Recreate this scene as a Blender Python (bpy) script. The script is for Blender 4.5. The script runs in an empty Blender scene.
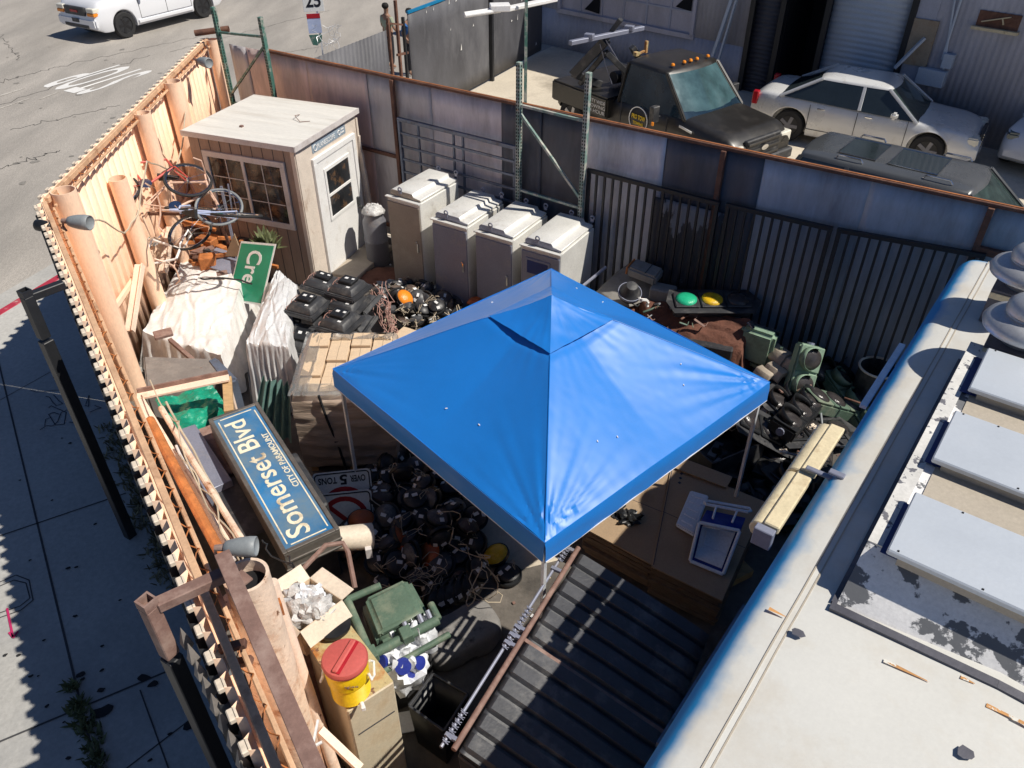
SUN, SKY = 5.0, .047
import bpy, bmesh, math, random
from mathutils import Vector, Matrix, Euler, noise
random.seed(11)
PI = math.pi
scene = bpy.context.scene
COL = scene.collection
V = Vector
# ---------------------------------------------------------------- camera geometry (used to survey the place)
F = 785.0
TH = math.atan((384 + 215) / F)
SN, CS = math.sin(TH), math.cos(TH)
H = 6.75

def at(px, py, z=0.0):
    a = (px - 512) / F; b = -(py - 384) / F
    d = (a, CS + b * SN, -SN + b * CS)
    t = (z - H) / d[2]
    return V((a * t, d[1] * t, z))

def hit(px, py, P0, d):
    """ray against the vertical plane through P0 along d -> (s, z)"""
    a = (px - 512) / F; b = -(py - 384) / F
    r = (a, CS + b * SN, -SN + b * CS)
    n = (-d[1], d[0])
    t = (P0[0] * n[0] + P0[1] * n[1]) / (r[0] * n[0] + r[1] * n[1])
    x, y = r[0] * t, r[1] * t
    return ((x - P0[0]) * d[0] + (y - P0[1]) * d[1], H + r[2] * t)

# ---------------------------------------------------------------- materials
def c4(c): return (c[0], c[1], c[2], 1.0)
MATS = {}
def mat(name, base, rough=.6, metal=0.0, var=.18, scale=3.0, dirt=None, dscale=1.6, dlo=.5, dhi=.75, bump=.15,
        bscale=30.0, stretch=(1, 1, 1), chip=None, chips=(8.0, .6), spec=.5, sheen=0, trans=0, emit=None, coat=0, fine=.12, det=6.0):
    if name in MATS: return MATS[name]
    m = bpy.data.materials.new(name); MATS[name] = m
    m.use_nodes = True
    nt = m.node_tree; N = nt.nodes; L = nt.links
    b = N['Principled BSDF']
    tc = N.new('ShaderNodeTexCoord'); mp = N.new('ShaderNodeMapping')
    mp.inputs['Scale'].default_value = stretch
    L.new(tc.outputs['Object'], mp.inputs['Vector'])
    oi = N.new('ShaderNodeObjectInfo')
    mul = N.new('ShaderNodeMath'); mul.operation = 'MULTIPLY'; mul.inputs[1].default_value = 37.0
    L.new(oi.outputs['Random'], mul.inputs[0])
    cmb = N.new('ShaderNodeCombineXYZ')
    for i in range(3): L.new(mul.outputs[0], cmb.inputs[i])
    L.new(cmb.outputs[0], mp.inputs['Location'])
    def nz(sc, d=det, r=.6):
        n = N.new('ShaderNodeTexNoise'); n.inputs['Scale'].default_value = sc
        n.inputs['Detail'].default_value = d; n.inputs['Roughness'].default_value = r
        L.new(mp.outputs[0], n.inputs['Vector']); return n
    def ramp(src, lo, hi):
        r = N.new('ShaderNodeMapRange'); r.inputs['From Min'].default_value = lo; r.inputs['From Max'].default_value = hi
        L.new(src, r.inputs['Value']); return r.outputs[0]
    def mix(fac, A, B, mode='MIX'):
        x = N.new('ShaderNodeMix'); x.data_type = 'RGBA'; x.blend_type = mode
        if isinstance(fac, (int, float)): x.inputs['Factor'].default_value = fac
        else: L.new(fac, x.inputs['Factor'])
        for s, k in ((A, 6), (B, 7)):
            if isinstance(s, tuple): x.inputs[k].default_value = c4(s)
            else: L.new(s, x.inputs[k])
        return x.outputs[2]
    n1 = nz(scale)
    lo = tuple(x * (1 - var) for x in base); hi = tuple(min(1, x * (1 + var)) for x in base)
    col = mix(ramp(n1.outputs[0], .3, .7), lo, hi)
    if fine:
        n3 = nz(bscale * 1.5, 4, .7)
        k = N.new('ShaderNodeMapRange'); k.inputs['From Min'].default_value = .25; k.inputs['From Max'].default_value = .75
        k.inputs['To Min'].default_value = 1 - fine; k.inputs['To Max'].default_value = 1 + fine
        L.new(n3.outputs[0], k.inputs['Value'])
        hv = N.new('ShaderNodeVectorMath'); hv.operation = 'SCALE'
        L.new(col, hv.inputs[0]); L.new(k.outputs[0], hv.inputs['Scale']); col = hv.outputs[0]
    if dirt:
        n2 = nz(dscale, 10, .68)
        col = mix(ramp(n2.outputs[0], dlo, dhi), col, dirt)
    if chip:
        n4 = nz(chips[0], 8, .62)
        col = mix(ramp(n4.outputs[0], chips[1], chips[1] + .02), col, chip)
    L.new(col, b.inputs['Base Color'])
    rr = N.new('ShaderNodeMapRange'); rr.inputs['To Min'].default_value = max(0, rough - .1); rr.inputs['To Max'].default_value = min(1, rough + .12)
    L.new(n1.outputs[0], rr.inputs['Value']); L.new(rr.outputs[0], b.inputs['Roughness'])
    b.inputs['Metallic'].default_value = metal
    b.inputs['Specular IOR Level'].default_value = spec
    if sheen: b.inputs['Sheen Weight'].default_value = sheen
    if trans: b.inputs['Transmission Weight'].default_value = trans
    if coat: b.inputs['Coat Weight'].default_value = coat; b.inputs['Coat Roughness'].default_value = .06
    if emit: b.inputs['Emission Color'].default_value = c4(emit[:3]); b.inputs['Emission Strength'].default_value = emit[3]
    if bump:
        nb = nz(bscale, 5, .6)
        bp = N.new('ShaderNodeBump'); bp.inputs['Strength'].default_value = bump; bp.inputs['Distance'].default_value = .02
        L.new(nb.outputs[0], bp.inputs['Height']); L.new(bp.outputs[0], b.inputs['Normal'])
    return m

K = dict
mat('concrete', (.30, .285, .25), .85, var=.16, scale=.5, dirt=(.17, .155, .13), dscale=.45, dlo=.5, dhi=.8, bscale=18, bump=.25)
mat('sidewalk', (.44, .43, .405), .9, var=.14, scale=.35, dirt=(.28, .28, .28), dscale=.6, dlo=.5, dhi=.85, bscale=14, bump=.25, fine=.16)
mat('asphalt', (.37, .34, .305), .9, var=.2, scale=.35, dirt=(.235, .22, .20), dscale=.28, dlo=.45, dhi=.75, bscale=22, bump=.5, fine=.3, stretch=(1.8, .45, 1))
mat('asphalt_patch', (.23, .215, .195), .9, var=.2, scale=2, bump=.4, fine=.3)
mat('asphalt_light', (.46, .42, .37), .9, var=.15, scale=.3, dirt=(.36, .33, .29), dscale=.2, dlo=.5, dhi=.75, bscale=22, bump=.5, fine=.2)
mat('yard', (.165, .145, .125), .85, var=.25, scale=1.2, dirt=(.05, .045, .04), dscale=.9, dlo=.42, dhi=.66, bscale=16, bump=.4)
mat('lot', (.62, .55, .44), .85, var=.12, scale=.5, dirt=(.26, .22, .17), dscale=.5, dlo=.5, dhi=.75, bscale=14, bump=.3)
mat('worn_white', (.50, .465, .42), .85, var=.1, chip=(.40, .37, .33), chips=(9, .5), bump=.2)
mat('joint', (.06, .06, .065), .95, bump=0)
mat('gum', (.02, .02, .022), .9, bump=0)
mat('road_white', (.72, .71, .69), .8, var=.06, scale=4, chip=(.36, .34, .31), chips=(16, .66), bump=.2)
mat('red_paint', (.42, .03, .06), .7, dirt=(.5, .4, .36), dscale=6, dlo=.55, dhi=.7)
mat('pink_paint', (.45, .02, .11), .7, bump=0)
mat('ink', (.03, .04, .07), .8, bump=0)
mat('peach_paint', (.95, .66, .47), .62, var=.07, scale=1.5, dirt=(.74, .36, .17), dscale=1.2, dlo=.55, dhi=.85, stretch=(1, 1, .35), chip=(.36, .15, .07), chips=(7, .675), bump=.08)
mat('peach_pale', (.86, .67, .53), .6, var=.08, scale=3, dirt=(.52, .25, .12), dscale=3, dlo=.55, dhi=.75, chip=(.25, .11, .06), chips=(14, .68), bump=.2)
mat('rust_pipe', (.80, .62, .48), .7, var=.12, scale=5, dirt=(.40, .16, .06), dscale=4, dlo=.5, dhi=.66, chip=(.2, .09, .04), chips=(16, .66), bump=.3)
mat('rust', (.13, .06, .04), .8, var=.3, scale=8, dirt=(.22, .11, .07), dscale=5, dlo=.5, dhi=.7, bump=.35)
mat('rust_brown', (.22, .13, .105), .75, var=.2, scale=8, dirt=(.34, .24, .2), dscale=4, dlo=.5, dhi=.7, bump=.2)
mat('rust_orange', (.46, .16, .045), .75, var=.3, scale=8, dirt=(.2, .07, .03), dscale=6, bump=.3)
mat('fence_outer_shaded', (.035, .037, .04), .6, var=.2, scale=4, bump=.1)
mat('cream_pale', (.70, .60, .48), .6, var=.1, scale=9, bump=.1)
mat('purlin_wood', (.64, .40, .24), .7, var=.2, scale=5, dirt=(.3, .15, .08), dscale=4, dlo=.52, dhi=.7, bump=.2)
SM = K(stretch=(1, 1, .22), scale=2.2, rough=.55, metal=.15, dirt=(.17, .15, .145), dscale=1.3, dlo=.5, dhi=.8, bump=.12, bscale=12)
mat('sheet_pink', (.62, .49, .46), var=.14, **SM)
mat('sheet_lilac', (.64, .60, .63), var=.14, **SM)
mat('sheet_grey', (.52, .50, .51), var=.16, **SM)
mat('sheet_pale', (.66, .66, .70), var=.12, **SM)
SD = dict(SM); SD['dirt'] = (.03, .03, .035)
mat('sheet_dark', (.10, .105, .125), var=.35, chip=(.2, .2, .22), chips=(5, .7), **SD)
mat('sheet_blue', (.42, .465, .53), var=.16, **SM)
mat('sheet_mottled', (.07, .07, .08), var=.4, chip=(.30, .31, .34), chips=(1.6, .55), stretch=(1, 1, .5))
mat('bar_black', (.018, .019, .022), .5, bump=.05)
mat('bar_blue', (.16, .19, .25), .45, metal=.4, var=.2, dirt=(.09, .07, .06), dscale=6)
mat('rack_green', (.06, .16, .13), .5, var=.2, dirt=(.36, .36, .32), dscale=7, dlo=.5, dhi=.64, bump=.1)
mat('rack_worn', (.17, .27, .24), .55, var=.2, dirt=(.5, .48, .42), dscale=7, dlo=.45, dhi=.6, chip=(.35, .14, .06), chips=(18, .66))
mat('shed_roof', (.70, .675, .62), .75, var=.08, scale=3, dirt=(.5, .45, .38), dscale=2, dlo=.5, dhi=.85, stretch=(.25, 2.2, 1), bump=.1)
mat('shed_siding', (.33, .24, .19), .8, var=.1, scale=9, stretch=(1, 1, .15), dirt=(.26, .19, .15), dscale=4, bump=.3)
mat('shed_trim_lit_wall', (.68, .59, .50), .7, var=.08, scale=6, dirt=(.4, .28, .2), dscale=3, dlo=.55, dhi=.75)
mat('white_paint', (.80, .79, .77), .5, var=.04, dirt=(.6, .56, .5), dscale=4, dlo=.55, dhi=.85, bump=.05)
mat('white_trim', (.62, .58, .56), .6, var=.06, dirt=(.42, .37, .34), dscale=4, bump=.05)
mat('dark_glass', (.02, .022, .025), .08, var=.5, scale=3, dirt=(.12, .07, .04), dscale=5, dlo=.52, dhi=.62, bump=0, spec=.8)  # brown patches mixed into the glass colour imitate reflections
mat('shed_sign', (.28, .35, .42), .5, bump=0)
CB = K(scale=3, rough=.45, metal=.25, dirt=(.42, .38, .33), dscale=2.2, dlo=.55, dhi=.8, bump=.06)
mat('cab_beige', (.33, .285, .24), var=.08, **CB)
mat('cab_grey', (.25, .265, .34), var=.08, **CB)
mat('cab_white', (.78, .77, .73), var=.05, **CB)
mat('cab_dark', (.20, .20, .225), var=.08, **CB)
mat('canopy_blue', (.006, .185, .62), .40, var=.05, scale=1.3, bump=.0, spec=.45, fine=.03, sheen=.12)
mat('navy', (.01, .03, .16), .5, bump=.02)
mat('pole_white', (.75, .77, .8), .35, metal=.3, bump=0)
mat('truck_white', (.61, .605, .57), .5, var=.05, scale=1.0, dirt=(.50, .43, .33), dscale=1.1, dlo=.48, dhi=.85, chip=(.22, .22, .22), chips=(9, .775), bump=.05, fine=.04)
mat('truck_rust', (.55, .28, .1), .7, chip=(.72, .70, .63), chips=(14, .5))
mat('truck_blue', (.02, .26, .52), .28, metal=.3, var=.12, dirt=(.45, .55, .6), dscale=2, dlo=.6, dhi=.9, bump=0)
mat('hood_peel', (.80, .79, .78), .6, var=.06, chip=(.15, .155, .165), chips=(3.6, .52), bump=.1, det=12)
mat('hood_flange', (.66, .65, .62), .6, chip=(.15, .15, .17), chips=(12, .58), bump=.1)
mat('hood_tan', (.42, .37, .30), .7, var=.06, bump=.1)
mat('hood_dark', (.09, .09, .11), .5)
mat('lid_white', (.54, .585, .64), .42, var=.05, scale=2, dirt=(.5, .53, .57), dscale=2, dlo=.5, dhi=.8, metal=.2, bump=.05, fine=.03)
mat('aluminium', (.50, .51, .53), .42, metal=.6, var=.08, bump=.03)
mat('awning_cream', (.68, .58, .38), .7, var=.08, scale=6, dirt=(.45, .34, .2), dscale=5, dlo=.55, dhi=.7, bump=.2)
mat('dumpster', (.048, .050, .058), .5, var=.25, scale=3, dirt=(.17, .165, .16), dscale=2.2, dlo=.52, dhi=.72, bump=.15)
mat('card', (.38, .27, .17), .85, var=.1, scale=3, dirt=(.3, .2, .12), dscale=3, dlo=.55, dhi=.75, bump=.1)
mat('card_light', (.66, .50, .34), .85, var=.06, scale=4, dirt=(.5, .36, .22), dscale=4, dlo=.55, dhi=.8, bump=.1)
mat('card_edge', (.19, .135, .09), .9, var=.35, scale=8, stretch=(1, 1, 12), bump=.5)
mat('card_wrap', (.42, .33, .26), .35, var=.2, scale=3, stretch=(.6, .6, 3.5), dirt=(.66, .62, .56), dscale=2.4, dlo=.58, dhi=.68, bump=.6, bscale=9, spec=.8)
mat('wrap_film', (.8, .8, .78), .15, trans=.85, bump=.8, bscale=14)
mat('black_plastic', (.011, .012, .014), .42, var=.3, scale=6, dirt=(.035, .035, .035), dscale=4, bump=.05)
mat('charcoal', (.035, .036, .04), .5, var=.3, scale=6, dirt=(.12, .115, .11), dscale=5, dlo=.5, dhi=.72)
mat('black_mod', (.028, .028, .031), .45, var=.3, scale=6, dirt=(.10, .095, .09), dscale=6, dlo=.54, dhi=.74, bump=.05)
mat('mod_brown', (.075, .05, .04), .5, var=.3, scale=6, dirt=(.2, .16, .13), dscale=6, dlo=.5, dhi=.72, bump=.1)
mat('mod_grey', (.07, .07, .075), .45, var=.3, scale=6, dirt=(.28, .26, .24), dscale=6, dlo=.52, dhi=.72, bump=.1)
mat('lens_dark', (.045, .04, .04), .2, var=.3, scale=8, bump=.2, bscale=60)
mat('lens_orange', (.85, .26, .02), .25, var=.12, scale=8, bump=.3, bscale=60)
mat('lens_rust', (.42, .09, .02), .4, var=.25, scale=8, bump=.3, bscale=60)
mat('lens_yellow', (.80, .50, .02), .25, var=.15, scale=8, dirt=(.45, .25, .02), dscale=12, bump=.4, bscale=60)
mat('lens_green', (.02, .42, .22), .25, bump=.3, bscale=60)
mat('label_white', (.75, .75, .74), .6, var=.04, bump=0)
mat('wire_pale', (.50, .42, .31), .7, bump=0)
mat('wire_red', (.42, .24, .20), .6, bump=0)
mat('signal_green', (.10, .16, .115), .55, var=.15, scale=4, dirt=(.26, .28, .2), dscale=3, dlo=.48, dhi=.7, chip=(.30, .22, .14), chips=(12, .7))
mat('signal_pale', (.24, .35, .25), .55, var=.12, dirt=(.12, .15, .12), dscale=5)
mat('tarp_white', (.76, .75, .73), .6, var=.05, scale=2, dirt=(.58, .54, .49), dscale=2.6, dlo=.52, dhi=.72, bump=.12, bscale=18)
mat('tarp_silver', (.72, .72, .72), .45, var=.07, scale=3, dirt=(.4, .38, .36), dscale=3, bump=.12, metal=.15)
mat('tarp_green', (.01, .26, .16), .3, var=.35, scale=6, dirt=(.3, .55, .45), dscale=9, dlo=.62, dhi=.7, bump=1.0, bscale=12)
mat('tarp_teal', (.13, .23, .21), .45, var=.2, scale=5, bump=.3)
mat('mat_grey', (.20, .18, .165), .7, var=.12, scale=5, dirt=(.3, .27, .24), dscale=4, bump=.1)
mat('wood', (.48, .31, .15), .8, var=.2, scale=4, stretch=(1, 6, 6), bump=.2)
mat('sign_blue', (.03, .17, .38), .35, var=.3, scale=1.5, dirt=(.15, .22, .27), dscale=1.4, dlo=.40, dhi=.62, chip=(.45, .50, .53), chips=(5, .735), bump=.03)
mat('sign_letter', (.78, .72, .55), .5, var=.05, dirt=(.42, .33, .22), dscale=4, dlo=.52, dhi=.66, bump=0)
mat('sign_frame', (.15, .135, .12), .45, metal=.4, var=.15, dirt=(.25, .23, .2), dscale=5, bump=.05)
mat('sign_green', (.0, .25, .135), .3, bump=0)
mat('sign_white', (.78, .78, .76), .3, var=.04, bump=0)
mat('sign_red', (.42, .02, .03), .35, bump=0)
mat('sign_ink', (.01, .012, .02), .4, bump=0)
mat('lamp_grey', (.24, .26, .27), .5, var=.08, bump=.03)
mat('cream_metal', (.60, .52, .38), .55, var=.07, dirt=(.50, .37, .22), dscale=3, dlo=.52, dhi=.75, bump=.1)
mat('yellow_rust', (.55, .44, .22), .6, var=.15, scale=5, dirt=(.42, .16, .04), dscale=5, dlo=.45, dhi=.6, chip=(.2, .1, .06), chips=(12, .62))
mat('cooler_yellow', (.86, .58, .01), .4, var=.05, bump=.03)
mat('cooler_red', (.50, .10, .085), .55, var=.08, bump=.05)
mat('cooler_blue', (.01, .03, .28), .4, bump=.03)
mat('ice_white', (.80, .86, .93), .45, var=.04, bump=.03)
mat('bag_plastic', (.74, .76, .80), .35, var=.08, bump=.5, bscale=14)
mat('bag_blue', (.02, .035, .26), .4, bump=.2)
mat('clear_plastic', (.56, .55, .54), .25, var=.25, scale=9, bump=1.2, bscale=16)
mat('canvas_grey', (.22, .21, .20), .8, var=.25, scale=3, dirt=(.03, .03, .03), dscale=3, dlo=.55, dhi=.65, bump=.3)
mat('rubber', (.02, .02, .021), .75, var=.2, bump=.1)
mat('chrome', (.7, .7, .7), .12, metal=1, bump=0)
mat('rim_black', (.03, .03, .033), .3, metal=.5, bump=0)
mat('rim_silver', (.45, .45, .47), .3, metal=.8, bump=0)
CP = K(rough=.28, coat=.6, bump=0, scale=1.5, fine=0)
mat('paint_white', (.76, .77, .80), var=.02, **CP)
mat('paint_silver', (.74, .74, .73), var=.06, metal=.15, dirt=(.5, .46, .4), dscale=2, dlo=.55, dhi=.8, **CP)
mat('paint_black', (.022, .020, .018), .36, var=.12, coat=.3, bump=0, dirt=(.045, .04, .035), dscale=3)
mat('paint_dark', (.075, .08, .085), var=.1, **CP)
mat('glass_car', (.025, .035, .04), .05, bump=0, spec=.9, fine=0)
mat('glass_windshield', (.05, .10, .11), .06, var=.5, scale=2, bump=0, spec=.9, fine=0)
mat('glass_side', (.012, .03, .05), .07, var=.4, scale=2, bump=0, spec=.9, fine=0)
mat('glass_screen', (.03, .05, .045), .06, var=.5, scale=5, bump=0, spec=.9, fine=0)
mat('lamp_clear', (.75, .72, .62), .12, bump=0, spec=.9)
mat('amber', (.9, .28, .02), .3, bump=0)
mat('tail_red', (.4, .01, .02), .2, bump=0)
mat('wall_blue', (.42, .43, .50), .7, var=.12, scale=1.5, dirt=(.29, .28, .32), dscale=.8, dlo=.5, dhi=.8, stretch=(1, 1, .4), chip=(.12, .08, .06), chips=(3, .73), bump=.1)
mat('wall_grey', (.50, .48, .53), .7, var=.12, scale=1.5, dirt=(.33, .31, .32), dscale=.8, dlo=.5, dhi=.8, stretch=(1, 1, .4), bump=.1)
mat('rollup', (.50, .56, .64), .55, var=.06, scale=1, metal=.2, bump=.05)
mat('rollup_dark', (.04, .043, .06), .5, bump=.05)
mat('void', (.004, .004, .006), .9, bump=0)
mat('bg_panel', (.085, .085, .095), .6, var=.3, scale=1.2, stretch=(1, 1, .5), dirt=(.18, .18, .19), dscale=.7, dlo=.5, dhi=.75, chip=(.4, .4, .4), chips=(4, .755))
mat('rust_plate', (.36, .29, .21), .8, var=.3, scale=3, dirt=(.2, .11, .06), dscale=3)
mat('carpet', (.15, .062, .04), .95, var=.25, scale=7, bump=.5)
mat('grey_panel', (.27, .255, .235), .75, var=.12, scale=4, dirt=(.16, .14, .12), dscale=4, bump=.1)
mat('concrete_block', (.40, .34, .27), .85, var=.12, scale=5, bump=.3)
mat('leaf', (.10, .115, .045), .7, var=.5, scale=9, bump=0)
mat('dry_leaf', (.20, .17, .09), .8, var=.4, scale=9, bump=0)
mat('skin', (.32, .18, .12), .6, bump=0)
mat('hair', (.01, .009, .008), .8, bump=0)
mat('cloth_green', (.34, .38, .28), .8)
mat('cloth_blue', (.03, .14, .40), .8)
mat('cloth_black', (.015, .016, .022), .8)
mat('bike_blue', (.45, .52, .72), .35, bump=0)
mat('bike_red', (.5, .08, .06), .4, bump=0)
mat('bike_tan', (.72, .48, .36), .4, bump=0)

# ---------------------------------------------------------------- mesh builder
class MB:
    def __init__(s): s.v = []; s.f = []; s.T = Matrix.Identity(4)
    def add(s, vs, fs, T=None):
        o = len(s.v); M_ = s.T if T is None else s.T @ T
        s.v += [M_ @ V(p) for p in vs]; s.f += [tuple(i + o for i in f) for f in fs]; return s
    def box(s, c, d, rz=0, T=None, rot=None):
        x, y, z = d[0] / 2, d[1] / 2, d[2] / 2
        M_ = Matrix.Translation(V(c)) @ (rot.to_matrix().to_4x4() if rot else Matrix.Rotation(rz, 4, 'Z'))
        if T is not None: M_ = T @ M_
        vs = [(i * x, j * y, k * z) for k in (-1, 1) for j in (-1, 1) for i in (-1, 1)]
        return s.add(vs, [(0, 2, 3, 1), (4, 5, 7, 6), (0, 1, 5, 4), (2, 6, 7, 3), (0, 4, 6, 2), (1, 3, 7, 5)], M_)
    def quad(s, a, b, c, d): return s.add([a, b, c, d], [(0, 1, 2, 3)])
    def hexa(s, bot, top):
        return s.add(list(bot) + list(top), [(3, 2, 1, 0), (4, 5, 6, 7), (0, 1, 5, 4), (1, 2, 6, 5), (2, 3, 7, 6), (3, 0, 4, 7)])
    def frame(s, p, q, up=(0, 0, 1)):
        z = (V(q) - V(p)); l = z.length; z.normalize(); u = V(up)
        if abs(z.dot(u)) > .98: u = V((1, 0, 0)) if abs(z.x) < .9 else V((0, 1, 0))
        x = u.cross(z).normalized(); y = z.cross(x)
        return V(p), x, y, z, l
    def cyl(s, p, q, r0, r1=None, n=12, caps=True):
        if r1 is None: r1 = r0
        o, x, y, z, l = s.frame(p, q)
        vs = []
        for k, r in ((0, r0), (l, r1)):
            for i in range(n):
                a = 2 * PI * i / n; vs.append(o + z * k + x * math.cos(a) * r + y * math.sin(a) * r)
        fs = [(i, (i + 1) % n, n + (i + 1) % n, n + i) for i in range(n)]
        if caps: fs += [tuple(reversed(range(n))), tuple(range(n, 2 * n))]
        return s.add(vs, fs)
    def tube(s, p, q, r, t, n=16):
        """open pipe with wall thickness"""
        o, x, y, z, l = s.frame(p, q); vs = []
        for k, rr in ((0, r), (l, r), (l, r - t), (0, r - t)):
            for i in range(n):
                a = 2 * PI * i / n; vs.append(o + z * k + x * math.cos(a) * rr + y * math.sin(a) * rr)
        fs = [(j * n + i, j * n + (i + 1) % n, ((j + 1) % 4) * n + (i + 1) % n, ((j + 1) % 4) * n + i) for j in range(4) for i in range(n)]
        return s.add(vs, fs)
    def bar(s, p, q, w, h, up=(0, 0, 1)):
        o, x, y, z, l = s.frame(p, q, up); x = x * w / 2; y = y * h / 2; z = z * l
        a = [o - x - y, o + x - y, o + x + y, o - x + y]
        return s.add(a + [p_ + z for p_ in a], [(3, 2, 1, 0), (4, 5, 6, 7), (0, 1, 5, 4), (1, 2, 6, 5), (2, 3, 7, 6), (3, 0, 4, 7)])
    def path(s, pts, r, n=6, closed=False):
        pts = [V(p) for p in pts]; m = len(pts); vs = []
        px = None
        for i, p in enumerate(pts):
            a = pts[(i - 1) % m] if (closed or i) else p; b = pts[(i + 1) % m] if (closed or i < m - 1) else p
            z = (b - a).normalized()
            if px is None: px = z.orthogonal().normalized()
            x = (px - z * px.dot(z))
            x = x.normalized() if x.length > 1e-6 else z.orthogonal().normalized()
            px = x; y = z.cross(x)
            for k in range(n):
                t = 2 * PI * k / n; vs.append(p + x * math.cos(t) * r + y * math.sin(t) * r)
        fs = []
        for i in range(m if closed else m - 1):
            j = (i + 1) % m
            fs += [(i * n + k, i * n + (k + 1) % n, j * n + (k + 1) % n, j * n + k) for k in range(n)]
        if not closed: fs += [tuple(reversed(range(n))), tuple((m - 1) * n + k for k in range(n))]
        return s.add(vs, fs)
    def lathe(s, prof, T=None, n=24, sx=1, sy=1):
        """prof: (r, z) list; ends closed when r > 0"""
        vs = []; m = len(prof)
        for r, z in prof:
            for i in range(n):
                a = 2 * PI * i / n; vs.append((r * math.cos(a) * sx, r * math.sin(a) * sy, z))
        fs = [(j * n + i, j * n + (i + 1) % n, (j + 1) * n + (i + 1) % n, (j + 1) * n + i) for j in range(m - 1) for i in range(n)]
        fs += [tuple(reversed(range(n))), tuple((m - 1) * n + i for i in range(n))]
        return s.add(vs, fs, T)
    def prism(s, poly, z0, z1, T=None):
        n = len(poly)
        vs = [(p[0], p[1], z0) for p in poly] + [(p[0], p[1], z1) for p in poly]
        fs = [tuple(reversed(range(n))), tuple(range(n, 2 * n))] + [(i, (i + 1) % n, n + (i + 1) % n, n + i) for i in range(n)]
        return s.add(vs, fs, T)
    def grid(s, fn, nu, nv):
        vs = [fn(i / nu, j / nv) for j in range(nv + 1) for i in range(nu + 1)]
        fs = [(j * (nu + 1) + i, j * (nu + 1) + i + 1, (j + 1) * (nu + 1) + i + 1, (j + 1) * (nu + 1) + i) for j in range(nv) for i in range(nu)]
        return s.add(vs, fs)
    def rings(s, rs, cap=True):
        n = len(rs[0]); vs = [p for r in rs for p in r]
        fs = [(j * n + i, j * n + (i + 1) % n, (j + 1) * n + (i + 1) % n, (j + 1) * n + i) for j in range(len(rs) - 1) for i in range(n)]
        if cap: fs += [tuple(reversed(range(n))), tuple((len(rs) - 1) * n + i for i in range(n))]
        return s.add(vs, fs)
    def build(s, name, m, parent=None, bevel=0, smooth=35, seg=1, solid=0, sub=0):
        me = bpy.data.meshes.new(name)
        me.from_pydata([tuple(p) for p in s.v], [], s.f); me.validate(verbose=False)
        bm = bmesh.new(); bm.from_mesh(me)
        if not solid: bmesh.ops.recalc_face_normals(bm, faces=bm.faces)
        if bevel:
            es = [e for e in bm.edges if len(e.link_faces) == 2 and e.calc_face_angle(0) > .5]
            bmesh.ops.bevel(bm, geom=es, offset=bevel, segments=seg, affect='EDGES', clamp_overlap=True)
        bm.to_mesh(me); bm.free()
        if smooth:
            me.shade_smooth(); me.set_sharp_from_angle(angle=math.radians(smooth))
        if isinstance(m, str): m = MATS[m]
        me.materials.append(m)
        o = bpy.data.objects.new(name, me); COL.objects.link(o)
        if parent: o.parent = parent
        if solid:
            md = o.modifiers.new('solid', 'SOLIDIFY'); md.thickness = solid; md.offset = 0
        return o

def tag(o, label, cat, group=None, kind=None):
    if label: o['label'] = label
    if cat: o['category'] = cat
    if group: o['group'] = group
    if kind: o['kind'] = kind
    return o
def root(name, label, cat, loc=(0, 0, 0), rz=0, group=None, rot=None):
    o = bpy.data.objects.new(name, None); COL.objects.link(o)
    o.empty_display_size = .2
    o.location = loc; o.rotation_euler = rot if rot else (0, 0, rz)
    return tag(o, label, cat, group)
def copy_tree(o, parent=None):
    c = o.copy(); COL.objects.link(c)
    if parent: c.parent = parent
    for ch in list(o.children): copy_tree(ch, c)
    return c
def struct(o): o['kind'] = 'structure'; return o

def text(name, s_, m, parent, T, w=None, h=None, ext=.002, bold=0):
    """lettering laid in the XY plane of T, bottom left at its origin, scaled to w x h"""
    cu = bpy.data.curves.new(name, 'FONT'); cu.body = s_; cu.extrude = ext; cu.size = 1; cu.offset = bold; cu.resolution_u = 3
    ob = bpy.data.objects.new(name, cu); COL.objects.link(ob)
    dg = bpy.context.evaluated_depsgraph_get(); dg.update()
    me = bpy.data.meshes.new_from_object(ob.evaluated_get(dg))
    bpy.data.objects.remove(ob); bpy.data.curves.remove(cu)
    xs = [v.co.x for v in me.vertices]; ys = [v.co.y for v in me.vertices]
    x0, x1, y0, y1 = min(xs), max(xs), min(ys), max(ys)
    sx = w / (x1 - x0) if w else None; sy = h / (y1 - y0) if h else sx
    if sx is None: sx = sy
    for v in me.vertices:
        v.co = T @ V(((v.co.x - x0) * sx, (v.co.y - y0) * sy, v.co.z))
    me.name = name; me.materials.clear(); me.materials.append(MATS[m])
    o = bpy.data.objects.new(name, me); COL.objects.link(o)
    if parent: o.parent = parent
    return o
def basis(o, x, y, z=None):
    x = V(x).normalized(); y = V(y); y = (y - x * y.dot(x)).normalized(); z = x.cross(y)
    return Matrix(((x.x, y.x, z.x, o[0]), (x.y, y.y, z.y, o[1]), (x.z, y.z, z.z, o[2]), (0, 0, 0, 1)))
def wob(p, a, f=3.0): return V(p) + noise.noise_vector(V(p) * f) * a
def squiggle(m, a, b, r=.006, n=14, amp=.08, seed=0):
    a = V(a); b = V(b); pts = []
    for i in range(n + 1):
        t = i / n; o = noise.noise_vector(V((t * 4 + seed * 7.3, seed * 3.1, 1.7))) * amp * math.sin(PI * t) * 2
        pts.append(a.lerp(b, t) + o)
    m.path(pts, r, 5)
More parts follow.
